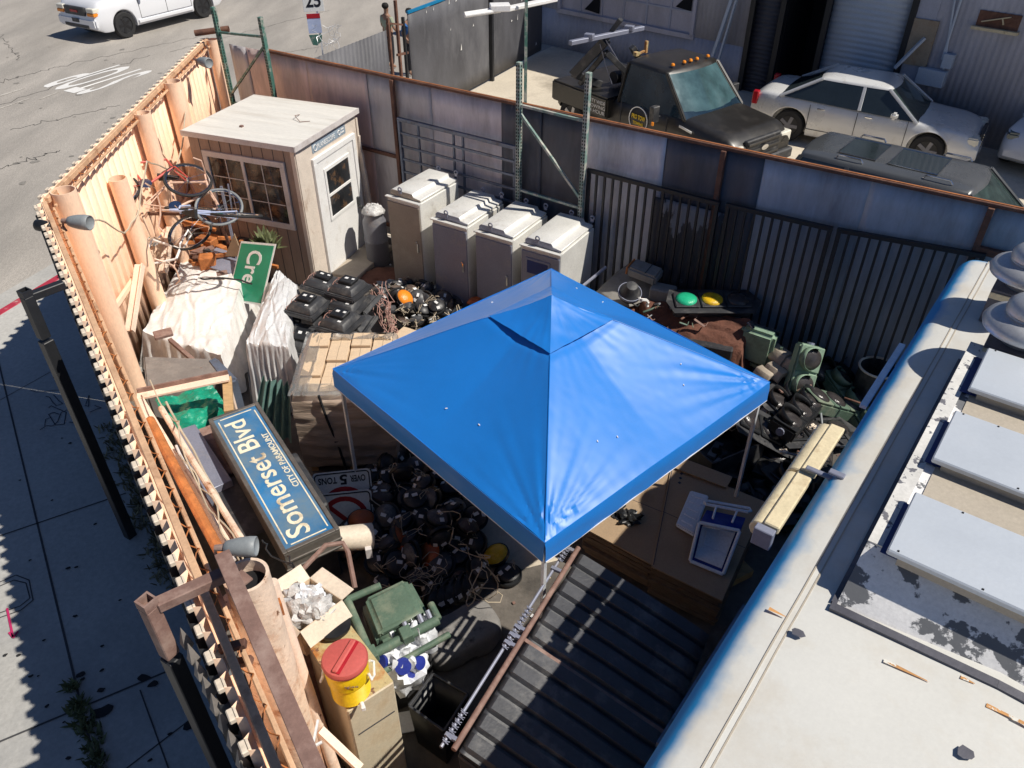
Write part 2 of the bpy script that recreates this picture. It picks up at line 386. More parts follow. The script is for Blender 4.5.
# ================================================================ GROUND
def flat(name, poly, z, m, th=0.0):
    mb = MB()
    if th: mb.prism(poly, z - th, z)
    else: mb.add([(p[0], p[1], z) for p in poly], [tuple(range(len(poly)))])
    return struct(mb.build(name, m, smooth=0))
flat('ground', [(-260, -260), (260, -260), (260, 260), (-260, 260)], -.012, 'asphalt_light')
# curb runs up past the far corner of the peach fence
cd = V((.34, .94)).normalized(); cn = V((-cd.y, cd.x)); C0 = V((-8.13, 10.6))
def cp(s, o): p = C0 + cd * s + cn * o; return (p.x, p.y)
flat('road', [cp(-60, .55), cp(6.2, .55), (-5.6, 16.6), (-1.6, 21.0), (4.5, 32.5), (30, 80), (-120, 90), (-120, -60)], -.004, 'asphalt')
flat('gutter', [cp(-40, .14), cp(6.0, .14), cp(6.0, .62), cp(-40, .62)], .0, 'sidewalk')
flat('pavement', [cp(-27, 0), cp(4.6, 0), (-5.75, 15.4), (-5.30, 8.3), (2.4, -3.6), (10, -16), (-17.3, -16)], .05, 'sidewalk', .1)
crb = MB()
crb.prism([cp(-40, 0), cp(4.6, 0), cp(4.6, .15), cp(-40, .15)], -.06, .052); struct(crb.build('kerb', 'sidewalk', bevel=.02))
rp = MB(); rp.prism([cp(-2.6, -.012), cp(2.6, -.012), cp(2.6, .157), cp(-2.6, .157)], .0, .057); struct(rp.build('red_kerb_paint', 'red_paint', bevel=.02))
flat('yard_floor', [(-5.40, 8.35), (-5.72, 15.6), (-.02, 11.9), (9, 5.95), (9, -6), (3.6, -5.6)], .0, 'yard')
flat('neighbour_lot', [(-5.1, 15.3), (9.5, 5.7), (40, -12), (40, 12), (10.9, 17.9), (1.3, 26.9), (-.9, 23.4)], .0, 'lot')
flat('painted_sunlit_patch', [at(455, 560).xy, at(470, 515).xy, at(520, 515).xy, at(560, 560).xy, at(500, 575).xy], .004, 'lot')  # paler ground painted in for the sunlit patch beside the yellow lens
# pavement joints, gum, lids
jt = MB()
def strip(mb, a, b, w, z):
    a = V((a[0], a[1], z)); b = V((b[0], b[1], z)); n = (b - a).cross(V((0, 0, 1))).normalized() * w / 2
    mb.quad(a - n, b - n, b + n, a + n)
ZP = .055
def pxs(mb, a, b, w, z=ZP):
    A = at(a[0], a[1], z); B = at(b[0], b[1], z); strip(mb, A, B, w, z)
u_ = (at(80, 701, ZP) - at(50, 576, ZP)).normalized()
A_ = at(50, 576, ZP); strip(jt, A_ - u_ * 5.2, A_ + u_ * 6, .022, ZP)
pxs(jt, (-60, 556), (126, 493), .018); pxs(jt, (-80, 775), (182, 665), .02); pxs(jt, (85, 800), (200, 712), .014)
pxs(jt, (140, 690), (172, 778), .013); pxs(jt, (0, 400), (50, 372), .010)
d_ = (at(0, 605, ZP) - at(26, 590, ZP))
for q in (((-10, 590), (14, 580)), ((14, 580), (26, 583)), ((26, 583), (30, 598)), ((30, 598), (20, 606)), ((20, 606), (-10, 616)),
          ((-10, 586), (16, 575)), ((16, 575), (29, 580)), ((29, 580), (33, 600)), ((33, 600), (21, 610)), ((21, 610), (-10, 621))):
    pxs(jt, q[0], q[1], .012)
for k in range(7):
    s0 = -14 + 2.6 * k
    strip(jt, cp(s0, -.02), cp(s0, .0), .012, .056)
struct(jt.build('pavement_joints', 'joint', smooth=0))
gm = MB()
def blob(mb, c, r, z, n=9, sx=1, a0=0):
    pts = []
    for i in range(n):
        a = 2 * PI * i / n; rr = r * random.uniform(.7, 1.2)
        x, y = math.cos(a) * rr * sx, math.sin(a) * rr
        pts.append((c[0] + x * math.cos(a0) - y * math.sin(a0), c[1] + x * math.sin(a0) + y * math.cos(a0), z))
    mb.add(pts, [tuple(range(n))])
for px, py, r in ((5, 655, .03), (31, 676, .03), (81, 674, .06), (83, 679, .03), (102, 646, .025), (102, 670, .03), (101, 690, .05), (70, 443, .03), (143, 678, .08), (153, 684, .06), (103, 712, .12),
                  (47, 706, .03), (38, 676, .018), (19, 655, .03), (75, 616, .03), (68, 568, .03), (76, 567, .025), (95, 524, .025), (170, 734, .03), (68, 758, .03), (192, 722, .10), (198, 727, .06), (100, 738, .03), (62, 438, .018), (150, 760, .03),
                  (30, 560, .02), (120, 600, .02), (44, 640, .02), (64, 722, .02), (20, 480, .02), (52, 500, .02)):
    blob(gm, at(px, py, .059), r * .55, .059, 10, 1.5, random.random())
struct(gm.build('pavement_stains', 'gum', smooth=0))
# scrawl on the pavement
sc = MB()
def scr(pts, w=.012):
    P = [at(30 + x / 10.24, 380 + y / 10.24, .058) for x, y in pts]
    for i in range(len(P) - 1): strip(sc, P[i], P[i + 1], w, .058)
scr([(160, 165), (200, 175), (235, 230), (270, 262), (335, 240), (300, 215), (240, 150)])
scr([(190, 285), (215, 262), (300, 300), (370, 330), (350, 450), (260, 460), (190, 350), (240, 330), (300, 350)])
scr([(100, 510), (170, 465), (230, 470), (280, 430), (320, 330), (420, 290)])
scr([(400, 430), (450, 435), (510, 405)]); scr([(440, 380), (500, 360), (460, 330)]); scr([(560, 260), (600, 270), (605, 155), (570, 250)])
scr([(610, 330), (700, 290), (730, 285), (660, 260)]); scr([(150, 470), (160, 400), (220, 380)], .01)
scr([(0, 100), (60, 122), (130, 120), (220, 105), (360, 100)], .008)
struct(sc.build('pavement_scrawl', 'ink', smooth=0))
pa = MB()
pxs(pa, (7, 608), (13, 637), .022, .061); pxs(pa, (13, 637), (9, 632), .022, .061); pxs(pa, (13, 638), (18, 631), .022, .061)
struct(pa.build('arrow_mark', 'pink_paint', smooth=0))
# road marking STOP, read from the fence side
o_ = at(152, 84, .004)
T_s = basis(at(85, 96, .004), at(62, 72, .004) - at(85, 96, .004), at(75, 93, .004) - at(140, 68, .004))
xr = (at(118, 64, .004) - at(150, 70, .004)); up = (at(75, 93, .004) - at(152, 69, .004))
Ts = basis(at(155, 71, .004), xr, up)
st = text('stop_marking', 'STOP', 'road_white', None, Ts, w=1.75, h=up.length * .98, ext=0, bold=.015)
struct(st)
rl = MB()
pxs(rl, (-20, 102), (24, 88), .10, .003); pxs(rl, (40, 99), (58, 92), .07, .003); pxs(rl, (-40, 122), (30, 98), .06, .003)
struct(rl.build('worn_road_lines', 'worn_white', smooth=0))
ck = MB()
def crack(a, b, w=.014, n=30, seed=0):
    A = at(a[0], a[1], .002); B = at(b[0], b[1], .002); pr = A
    for i in range(1, n + 1):
        p = A.lerp(B, i / n) + V((noise.noise(V((i * .5, seed, 0))), noise.noise(V((i * .5, seed, 9))), 0)) * .22
        strip(ck, pr, p, w, .002); pr = p
for i, (a, b) in enumerate((((0, 82), (60, 66)), ((60, 66), (215, 33)), ((-10, 108), (150, 55)), ((0, 35), (20, 60)), ((170, 52), (330, 10)), ((240, 60), (330, 45)), ((10, 130), (120, 105)), ((-5, 170), (60, 150)))): crack(a, b, seed=i)
struct(ck.build('road_cracks', 'gum', smooth=0))
pt = MB()
for (px, py, rx_) in ((30, 120, .9), (90, 140, .7), (15, 190, .8), (250, 30, 1.2), (40, 60, .6)):
    c_ = at(px, py, .001); a0 = random.random() * 3
    pt.add([(c_.x + math.cos(a0 + i * PI / 2 + .6) * rx_ * random.uniform(.8, 1.3), c_.y + math.sin(a0 + i * PI / 2 + .6) * rx_ * random.uniform(1, 1.8), .001) for i in range(4)], [(0, 1, 2, 3)])
pass
oil = MB()
for i in range(40):
    c_ = at(random.uniform(0, 200), random.uniform(40, 200), .0025)
    if c_.x < -6.5: blob(oil, c_, random.uniform(.02, .09), .0025, 10, 1.3, random.random() * 3)
struct(oil.build('road_oil_spots', 'asphalt_patch', smooth=0))
# weeds
def weeds(name, spots, m, label, n=26, hgt=.14):
    mb = MB()
    for (x, y, z, r) in spots:
        for i in range(n):
            a = random.uniform(0, 2 * PI); rr = r * random.random() ** .6
            b = V((x + math.cos(a) * rr, y + math.sin(a) * rr, z)); l = hgt * random.uniform(.4, 1.1)
            d = V((random.uniform(-1, 1), random.uniform(-1, 1), random.uniform(.2, 1.2))).normalized() * l
            n_ = d.cross(V((0, 0, 1))).normalized() * l * .12
            mb.add([b - n_, b + n_, b + d * .6 + n_ * .9, b + d, b + d * .6 - n_ * .9], [(0, 1, 2, 3, 4)])
    return tag(mb.build(name, m, smooth=0), label, 'weeds', kind='stuff')
sp = []
for px, py, r in ((72, 687, .07), (80, 711, .08), (84, 723, .10), (90, 732, .10), (93, 750, .09), (98, 760, .08), (100, 775, .08), (78, 704, .05)):
    p = at(px, py, ZP); sp.append((p.x, p.y, ZP, r))
weeds('weeds', sp, 'leaf', 'low green weeds growing out of the pavement joint', 45, .11)
sp = []
for i in range(24):
    t = i / 23; p = at(112, 430, ZP).lerp(at(178, 590, ZP), t); sp.append((p.x + random.uniform(-.1, .1), p.y, ZP, .16))
weeds('dry_grass', sp, 'dry_leaf', 'dry grass and litter along the foot of the pavement fence', 40, .10)
p = at(263, 240, 1.0)
weeds('scrub', [(p.x, p.y, .9, .12), (p.x + .1, p.y - .1, .9, .1)], 'leaf', 'straggly weed growing beside the shed wall above the green sign', 60, .3)

# ================================================================ FENCES
FD = V((.835, -.55)).normalized(); FP = V((0, 11.87)); FN = V((-FD.y, FD.x))  # FN points away from the yard
def fpt(s, z, off=0.0): p = FP + FD * s + FN * off; return V((p.x, p.y, z))
def fh(px, py, off=0): q = FP + FN * off; return hit(px, py, q, FD)
bf = root('metal_fence', 'tall grey and pink sheet metal fence with a rusty top rail beside the car lot', 'fence', fpt(0, 0), math.atan2(FD.y, FD.x))
def fbox(mb, s0, s1, z0, z1, o0, o1): mb.box(((s0 + s1) / 2, (o0 + o1) / 2, (z0 + z1) / 2), (abs(s1 - s0), abs(o1 - o0), z1 - z0))
S = lambda px, py: fh(px, py)[0]
ztop = 3.0
edges = [fh(228, 40)[0], fh(246, 60)[0], fh(308, 80)[0], fh(366, 90)[0], fh(395, 95)[0], fh(430, 110)[0], fh(502, 110)[0], fh(540, 120)[0], fh(588, 130)[0], fh(664, 150)[0], fh(722, 165)[0], fh(760, 175)[0], fh(868, 200)[0], fh(985, 225)[0], 7.6, 9.2, 11]
pm = ['sheet_grey', 'sheet_pink', 'sheet_pink', 'sheet_grey', 'sheet_grey', 'sheet_lilac', 'sheet_dark', 'sheet_dark', 'sheet_pale', 'sheet_dark', 'sheet_dark', 'sheet_blue', 'sheet_blue', 'sheet_blue', 'sheet_grey', 'sheet_blue']
for i in range(len(edges) - 1):
    mb = MB(); s0, s1 = edges[i], edges[i + 1]; n = max(4, int((s1 - s0) / .08)); o0 = .02 + .012 * (i % 2); ph = i * 1.7
    mb.grid(lambda u, v: (s0 - .02 + (s1 - s0 + .04) * u, o0 + .006 * math.sin((u * n) * PI / 2 + ph) + .008 * noise.noise(V((u * 3, v * 3, ph))), .05 + 2.9 * v), n, 10)
    mb.build('panel', pm[i], bf, solid=.004)
mb = MB(); fbox(mb, edges[2] - 1.05, 11, 2.955, 3.0, -.03, .06); mb.build('top_rail', 'rust', bf, bevel=.006)
mb = MB(); fbox(mb, edges[2] - 1.05, 11, 3.003, 3.008, .0, .02); mb.build('rail_edge', 'rust_orange', bf)
for px, py in ((395, 100), (721, 175), (985, 225)):
    s = fh(px, py)[0]; mb = MB(); fbox(mb, s - .035, s + .035, 0, 2.953, -.07, -.005); mb.build('post', 'rust', bf, bevel=.005)
mb = MB(); s = fh(395, 100)[0]; fbox(mb, edges[1], s - .04, 1.62, 1.68, -.05, -.004); fbox(mb, edges[1], s - .04, .25, .32, -.05, -.004); mb.build('mid_rail', 'rust', bf, bevel=.005)
s = fh(985, 225)[0]; z = fh(985, 250)[1]
mb = MB(); fbox(mb, s, 11, z - .04, z + .05, -.08, -.012); mb.build('mid_rail', 'rust', bf, bevel=.005)
# gates leaning on / hung in the fence
def bar_gate(name, label, a, b, off, z0, top_of, n, m, horizontal=False, bw=.035):
    s0 = a; s1 = b
    r = root(name, label, 'gate', fpt(s0, 0, off), math.atan2(FD.y, FD.x), 'steel gates standing against the metal fence')
    L = s1 - s0; za, zb = top_of
    mb = MB()
    mb.bar((0, 0, z0), (0, 0, za), .06, .05); mb.bar((L, 0, z0), (L, 0, zb), .06, .05)
    mb.bar((-.03, 0, za), (L + .03, 0, zb), .05, .06); mb.bar((0, 0, z0), (L, 0, z0), .05, .05)
    mb.build('gate_frame', m, r, bevel=.004)
    if horizontal:
        for i in range(1, n):
            t = i / n; mb = MB(); mb.bar((0, -.005, z0 + (za - z0) * t), (L, -.005, z0 + (zb - z0) * t), .03, .035); mb.build('bar', m, r)
        for t in (.16, .47, .55, .97):
            mb = MB(); mb.bar((L * t, .03, z0), (L * t, .03, za + (zb - za) * t), .035, .03); mb.build('upright', m, r)
    else:
        for i in range(1, n):
            x = L * i / n; mb = MB(); mb.bar((x, 0, z0), (x, 0, za + (zb - za) * i / n), bw, .03); mb.build('bar', m, r)
    return r
a = fh(399, 119, -.12); b = fh(517, 148, -.12)
bar_gate('bar_gate', 'blue grey gate of thin horizontal bars beside the rusty fence post', a[0], b[0], -.12, .35, (a[1], b[1]), 9, 'bar_blue', True)
for i, (pa_, pb_, n, lab) in enumerate((((588, 170), (719, 204), 15, 'black vertical bar gate next to the worn rack upright, in front of the mottled sheets'),
        ((727, 205), (832, 229), 11, 'black vertical bar gate in the middle of the fence between two dark posts'),
        ((838, 230), (985, 256), 13, 'black vertical bar gate nearest the food truck roof'))):
    a = fh(pa_[0], pa_[1], -.11); b = fh(pb_[0], pb_[1], -.11)
    bar_gate('bar_gate', lab, a[0] + .02, b[0] - .02, -.11, .08, (a[1], b[1]), n, 'bar_black', bw=.035)
b2 = b[0]
bar_gate('bar_gate', 'black vertical bar gate behind the mushroom vents at the right edge', b2 + .05, b2 + 2.4, -.11, .08, (2.2, 2.2), 11, 'bar_black', bw=.05)
sm = MB(); a = fh(655, 185, -.03); b = fh(722, 230, -.03)
T = Matrix.Translation(fpt(0, 0, -.035)) @ Matrix.Rotation(math.atan2(FD.y, FD.x), 4, 'Z')
ws = MB(); ws.T = T
ws.grid(lambda u, v: (a[0] + (b[0] - a[0]) * u, .01 * noise.noise(V((u * 6, v * 6, 0))), .1 + 2.0 * v), 14, 20)
tag(ws.build('plastic_sheet', 'sheet_mottled', solid=.003), 'torn mottled plastic sheet hanging behind the black bar gate', 'plastic sheet')

# pallet rack uprights
def rack(name, label, pa_, pb_, off, ht, m, braces, base=0.0):
    sa = fh(*pa_, off)[0]; sb = fh(*pb_, off)[0]
    r = root(name, label, 'rack', fpt(sa, 0, off), math.atan2(FD.y, FD.x), 'green pallet rack uprights by the fence')
    L = sb - sa
    for x, h_ in ((0, ht[0]), (L, ht[1])):
        mb = MB(); mb.bar((x, 0, base), (x, 0, h_), .075, .07); mb.build('post', m, r, bevel=.004)
        hb = MB(); k = 0
        zz = base + .05
        while zz < h_ - .05:
            hb.box((x - .018, -.037, zz), (.016, .006, .028)); hb.box((x + .018, -.037, zz), (.016, .006, .028))
            hb.box((x + (.039 if x == 0 else -.039), 0, zz), (.006, .016, .028)); zz += .05
        hb.build('slots', 'void', r, smooth=0)
    for (x0, z0, x1, z1) in braces:
        mb = MB(); mb.bar((L * x0, 0, z0), (L * x1, 0, z1), .04, .035); mb.build('brace', m, r)
    return r
rack('rack_upright', 'weathered green pallet rack upright behind the grey cabinets', (519, 120), (585, 140), -.22, (3.65, 3.68), 'rack_worn',
     [(0, 3.05, 1, 3.02), (0, 2.95, 1, 1.85), (0, 1.75, 1, 1.72), (0, .4, 1, 1.6)])
rack('rack_upright', 'dark green pallet rack upright standing behind the shed roof', (222, 50), (266, 50), -.2, (3.62, 3.6), 'rack_green',
     [(0, 3.2, 1, 3.28), (0, 2.1, 1, 3.15), (0, 1.95, 1, 2.0), (0, .4, 1, 1.8)])

# corrugated peach fence: two runs meeting at the street corner
CO = V((-5.36, 8.36)); RA = V((-5.72, 15.55)); RB = V((2.3, -3.5))
def corr_run(name, label, A, B, h, inn, caps=True):
    d = (B - A); L = d.length; d.normalize(); n = V((-d.y, d.x))
    if n.dot(inn - A) < 0: n = -n   # n points into the yard
    rt = root(name, label, 'fence', (A.x, A.y, 0), 0, 'peach corrugated fence round the yard')
    P = lambda s, o, z: V((d.x * s + n.x * o, d.y * s + n.y * o, z))
    prof = []; s = 0
    while s < L:
        for ds, o in ((0, 0), (.07, 0), (.095, -.045), (.165, -.045), (.19, 0)): prof.append((s + ds, o))
        s += .2
    mb = MB()
    z0 = .0
    rs = [[P(s, o, z) for s, o in prof] for z in (z0, h * .5, h)]
    m_ = len(prof)
    mb.add([p for r in rs for p in r], [(j * m_ + i, j * m_ + i + 1, (j + 1) * m_ + i + 1, (j + 1) * m_ + i) for j in range(2) for i in range(m_ - 1)])
    mb.build('inner_sheet', 'peach_paint', rt, solid=.004)
    mb = MB()
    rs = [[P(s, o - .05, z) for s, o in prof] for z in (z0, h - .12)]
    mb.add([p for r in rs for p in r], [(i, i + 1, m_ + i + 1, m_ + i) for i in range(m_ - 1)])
    mb.build('outer_sheet', 'fence_outer_shaded', rt, solid=.004)  # near-black outer face: the shade on this side is put into its colour
    mb = MB(); s = .1
    while s < L - .05:
        mb.box(P(s + .03, -.055, h - .02), (.075, .05, .04), math.atan2(d.y, d.x)); s += .2
    mb.build('lit_notch_blocks', 'cream_pale', rt, bevel=.006)  # pale blocks added for the lit sheet showing through the notches
    mb = MB(); mb.bar(P(.05, .04, h - .03), P(L, .04, h - .03), .05, .07); mb.bar(P(.05, .11, h - .1), P(L, .11, h - .1), .03, .03)
    mb.build('top_rail', 'purlin_wood', rt, bevel=.006)
    mb = MB(); mb.bar(P(.1, .04, 1.15), P(L, .04, 1.15), .05, .08); mb.build('mid_rail', 'peach_paint', rt, bevel=.006)
    w = MB(); pts = []; k = 0; s = .1
    while s < L:
        a = s * 30; pts.append(P(s, .085 + .028 * math.cos(a), h - .07 + .028 * math.sin(a))); s += .045
    w.path(pts, .0045, 4); w.build('coiled_wire', 'rust_orange', rt)
    return rt, d, n
inn = V((0, 6))
fa, da, na = corr_run('corrugated_fence', 'peach corrugated fence behind the bicycles, street side', CO, RA, 3.0, inn)
fb_, db, nb = corr_run('corrugated_fence', 'peach topped corrugated fence with shade coloured outer face along the pavement', CO + V((.0, -.02)), RB, 3.0, inn)
def fencepipe(A, d, n, s, o, r, h, label, m='peach_paint', tilt=(0, 0), nm='pipe_post', base=0.0, grp='pipe posts along the peach fence'):
    p = A + d * s + n * o; q = V((p.x + tilt[0], p.y + tilt[1], h))
    rt = root(nm, label, 'pipe', (p.x, p.y, base), 0, grp)
    mb = MB(); mb.tube((0, 0, 0), q - V((p.x, p.y, base)), r, .012, 20); mb.build('pipe', m, rt)
    top = q - V((p.x, p.y, base)); a = MB(); a.cyl(top * .93, top * .935, r - .012, r - .012, 16); a.build('dark_plug', 'void', rt)  # near-black disc closing the pipe just below its open top
    return rt
fencepipe(CO, da, na, .22, .17, .14, 3.02, 'fat pipe post at the street corner of the peach fence')
fencepipe(CO, da, na, 1.72, .16, .12, 2.55, 'shorter pipe post with ragged open top, second from the street corner', tilt=(-.02, -.02))
fencepipe(CO, da, na, 3.05, .16, .115, 2.98, 'slim pipe post in the middle of the peach fence')
fencepipe(CO, da, na, 4.5, .17, .14, 3.0, 'fat pipe post beside the bicycle wheels')
rt = fencepipe(CO, da, na, 7.1, .15, .11, 3.0, 'pipe post at the far end of the peach fence under a cross pipe')
mb = MB(); mb.tube((-.3, .02, 3.1), (.32, .1, 3.16), .055, .01); mb.build('cross_pipe', 'rust', rt)
for px, py, lab in ((110, 430 - 100, 'x'),): pass
# diagonal angle irons on the inner side
for s0, z0, s1, z1, lab in ((.7, .75, 1.5, 1.35, 'peach angle iron brace low on the fence next to the white tarp'), (2.25, .8, 2.9, 1.25, 'peach angle iron brace low on the fence between two pipe posts')):
    r_ = root('angle_brace', lab, 'brace', (CO.x + da.x * s0 + na.x * .1, CO.y + da.y * s0 + na.y * .1, 0), 0)
    d3 = V((da.x, da.y, 0)); n3 = V((na.x, na.y, 0))
    mb = MB(); mb.bar(V((0, 0, z0)), d3 * (s1 - s0) + n3 * .05 + V((0, 0, z1)), .02, .11, n3); mb.build('plate', 'peach_pale', r_)
    mb = MB(); mb.bar(V((0, 0, z0)) + n3 * .06, d3 * (s1 - s0) + n3 * .11 + V((0, 0, z1)), .11, .015, n3); mb.build('flange', 'peach_pale', r_)
# loose hoses / wires hung along the fence
for i, (a, b, m, lab) in enumerate((((CO + da * .4), (CO + da * 4.4), 'wire_pale', 'pale rope sagging along the peach fence near its top'),)):
    mb = MB(); pts = []
    for k in range(31):
        t = k / 30; p = a.lerp(b, t) + na * .3; pts.append((p.x, p.y, 2.55 - .5 * math.sin(PI * ((t * 2) % 1)) + .12 * noise.noise(V((t * 9, 0, 0)))))
    mb.path(pts, .012, 5); tag(mb.build('rope', m), lab, 'rope')
# shrouded floodlights
def flood(px, py, z, rz, label, m='lamp_grey', s=1.0, tiltx=0):
    p = at(px, py, z); r = root('floodlight', label, 'floodlight', p, rz, 'cone shaped floodlights on the fence')
    r.scale = (s, s, s); r.rotation_euler = (0, 0, rz)
    mb = MB(); T = Matrix.Rotation(PI / 2, 4, 'Y') @ Matrix.Translation((0, 0, -.12))
    mb.lathe([(.03, 0), (.05, .012), (.062, .05), (.075, .12), (.08, .19), (.078, .24), (.07, .245), (.06, .23)], T, 20)
    mb.build('housing', m, r, smooth=60)
    mb = MB(); mb.lathe([(.025, -.07), (.03, 0)], T, 10); mb.path([(-.18, 0, 0), (-.2, .0, -.06), (-.19, .01, -.12)], .012, 6); mb.build('mount', 'rust_brown', r)
    return r
flood(79, 222, 3.0, -.15, 'grey cone floodlight at the street corner of the fence', s=1.05)
flood(45, 226, 2.95, 2.9, 'black cone floodlight sticking out over the road at the fence corner', 'black_plastic', .8)
flood(240, 547, 3.15, 0.05, 'pale grey cone floodlight above the rusty channel beam', s=.78)
flood(204, 62, 3.0, -.6, 'grey cone floodlight near the far end of the peach fence', s=1.1)
# ================================================================ SHED
sx_ = V((.936, -.353)).normalized(); SL = V((-5.11, 12.20)); SW, SDp, SHt = 1.95, 1.80, 2.40
sh = root('shed', 'small brown shed with white door and flat pale roof', 'shed', (SL.x, SL.y, 0), math.atan2(sx_.y, sx_.x))
def s1(px, py): return hit(px, py, SL, sx_)
FR = SL + sx_ * SW; sy_ = V((-sx_.y, sx_.x))
def s2(px, py): return hit(px, py, FR, sy_)
mb = MB(); mb.box((SW / 2, SDp / 2, SHt / 2), (SW, SDp, SHt)); mb.build('wall', 'shed_siding', sh)
mb = MB()
for i in range(1, 10): mb.box((SW * i / 10, -.002, SHt / 2), (.008, .006, SHt))
mb.build('siding_grooves', 'joint', sh)
mb = MB(); mb.box((SW + .004, SDp / 2, SHt / 2), (.012, SDp + .004, SHt)); mb.build('end_wall', 'shed_trim_lit_wall', sh)  # door wall paler than the siding: sunlight on it is put into the colour
mb = MB(); mb.box((SW / 2, SDp / 2, SHt + .03), (SW + .12, SDp + .12, .06)); rf = mb.build('roof', 'shed_roof', sh, bevel=.008)
mb = MB(); mb.box((SW / 2, -.064, SHt + .02), (SW + .13, .012, .085)); mb.box((SW + .066, SDp / 2, SHt + .02), (.012, SDp + .12, .085)); mb.build('fascia', 'white_trim', rf)
mb = MB(); mb.path([(1.3, 1.2, 2.47), (1.35, 1.0, 2.52), (1.5, .9, 2.47), (1.62, 1.0, 2.465)], .006, 5); mb.box((.75, .4, 2.47), (.05, .05, .03)); mb.build('roof_wire', 'rust_brown', rf)
a = s1(202, 148); b = s1(297, 230); x0, x1, z1, z0 = a[0], b[0], a[1] - .02, b[1]
x0 = max(.12, x0); x1 = min(SW - .08, x1)
t = .09
wn = MB()
for c, d in ((((x0 + x1) / 2, -.02, z1 - t / 2), (x1 - x0, .04, t)), (((x0 + x1) / 2, -.02, z0 + t / 2), (x1 - x0, .04, t)),
             ((x0 + t / 2, -.02, (z0 + z1) / 2), (t, .04, z1 - z0 - 2 * t)), ((x1 - t / 2, -.02, (z0 + z1) / 2), (t, .04, z1 - z0 - 2 * t))): wn.box(c, d)
wf = wn.build('window', 'white_trim', sh, bevel=.004)
mb = MB(); mb.box(((x0 + x1) / 2, -.008, (z0 + z1) / 2), (x1 - x0 - 2 * t, .012, z1 - z0 - 2 * t)); mb.build('pane', 'dark_glass', wf)
mb = MB(); xm = (x0 + x1) / 2 - .02; mb.box((xm, -.025, (z0 + z1) / 2), (.05, .022, z1 - z0 - 2 * t))
for xx in ((x0 + t + xm) / 2, (x1 - t + xm) / 2): mb.box((xx, -.0175, (z0 + z1) / 2), (.014, .007, z1 - z0 - 2 * t - .01))
for k in (1, 2):
    zz = z0 + t + (z1 - z0 - 2 * t) * k / 3; mb.box(((x0 + t + xm) / 2, -.0185, zz), (xm - x0 - t - .06, .006, .014)); mb.box(((x1 - t + xm) / 2, -.0185, zz), (x1 - t - xm - .06, .006, .014))
mb.build('muntins', 'white_trim', wf)
mb = MB(); mb.box((SW - .03, -.008, SHt / 2), (.07, .014, SHt)); mb.box((SW + .016, .04, SHt / 2), (.012, .08, SHt - .02)); mb.build('corner_board', 'shed_trim_lit_wall', sh)
# door
a = s2(308.4, 149); b = s2(367.5, 256)
y0, y1 = max(.2, a[0]), min(SDp - .12, b[0]); zt = 2.10
dm = MB(); w_ = .09
for c, d in (((0, (y0 + y1) / 2, zt - w_ / 2), (.05, y1 - y0, w_)), ((0, y0 + w_ / 2, zt / 2 - w_ / 2), (.05, w_, zt - w_)), ((0, y1 - w_ / 2, zt / 2 - w_ / 2), (.05, w_, zt - w_))): dm.box((SW + .03, c[1], c[2]), d)
dm.build('door_frame', 'white_paint', sh, bevel=.005)
mb = MB(); mb.box((SW + .022, (y0 + y1) / 2, (zt - w_) / 2 + .02), (.03, y1 - y0 - 2 * w_ - .01, zt - w_ - .05)); dr = mb.build('door', 'white_paint', sh, bevel=.004)
yc = (y0 + y1) / 2; dw = (y1 - y0 - 2 * w_) * .62
mb = MB(); mb.box((SW + .041, yc, 1.40), (.008, dw, .78)); mb.build('glass', 'dark_glass', dr)
mb = MB()
for c, d in (((SW + .045, yc, 1.82), (.02, dw + .1, .06)), ((SW + .045, yc, .98), (.02, dw + .1, .06)), ((SW + .045, yc - dw / 2 - .02, 1.4), (.02, .05, .78)), ((SW + .045, yc + dw / 2 + .02, 1.4), (.02, .05, .78)), ((SW + .048, yc, 1.38), (.015, dw, .05))): mb.box(c, d)
mb.build('glazing_frame', 'white_paint', dr, bevel=.004)
mb = MB(); mb.box((SW + .06, y1 - w_ - .07, .95), (.05, .05, .14)); mb.cyl((SW + .05, y1 - w_ - .07, .84), (SW + .12, y1 - w_ - .07, .84), .03); mb.build('handle', 'charcoal', dr, bevel=.006)
mb = MB(); mb.box((SW + .014, .95, 2.245), (.008, 1.0, .15)); ss = mb.build('nameplate', 'shed_sign', sh)
text('lettering', 'PLANESCOPE', 'white_paint', ss, Matrix.Translation((SW + .02, .60, 2.20)) @ Matrix.Rotation(PI / 2, 4, 'Z') @ Matrix.Rotation(PI / 2, 4, 'X'), w=.52, h=.075)
mb = MB()
for cy, r in ((.53, .045), (1.25, .035)):
    pts = [(SW + .022, cy + math.cos(i * PI / 8) * r, 2.24 + math.sin(i * PI / 8) * r) for i in range(16)]; mb.path(pts, .008, 4, True)
mb.bar((SW + .022, 1.31, 2.27), (SW + .022, 1.4, 2.27), .004, .02); mb.bar((SW + .022, 1.31, 2.22), (SW + .022, 1.4, 2.22), .004, .02)
mb.build('emblem', 'white_paint', ss)
mb = MB(); mb.box((SW + .3, (y0 + y1) / 2, .05), (.5, y1 - y0, .1)); mb.build('doorstep', 'concrete_block', sh, bevel=.01)
mb = MB()
for k in range(4):
    mb.bar((SW + .05 + .03 * k, SDp - .02 + .02 * k, .05), (SW + .02 + .02 * k, SDp + .02, 2.3 - .3 * k), .05, .02)
tag(mb.build('timber_offcuts', 'shed_trim_lit_wall', None), 'pale timber strips standing at the back edge of the shed door wall', 'timber').matrix_world = sh.matrix_world
o = bpy.data.objects['timber_offcuts']; o.location = (SL.x, SL.y, 0); o.rotation_euler = sh.rotation_euler

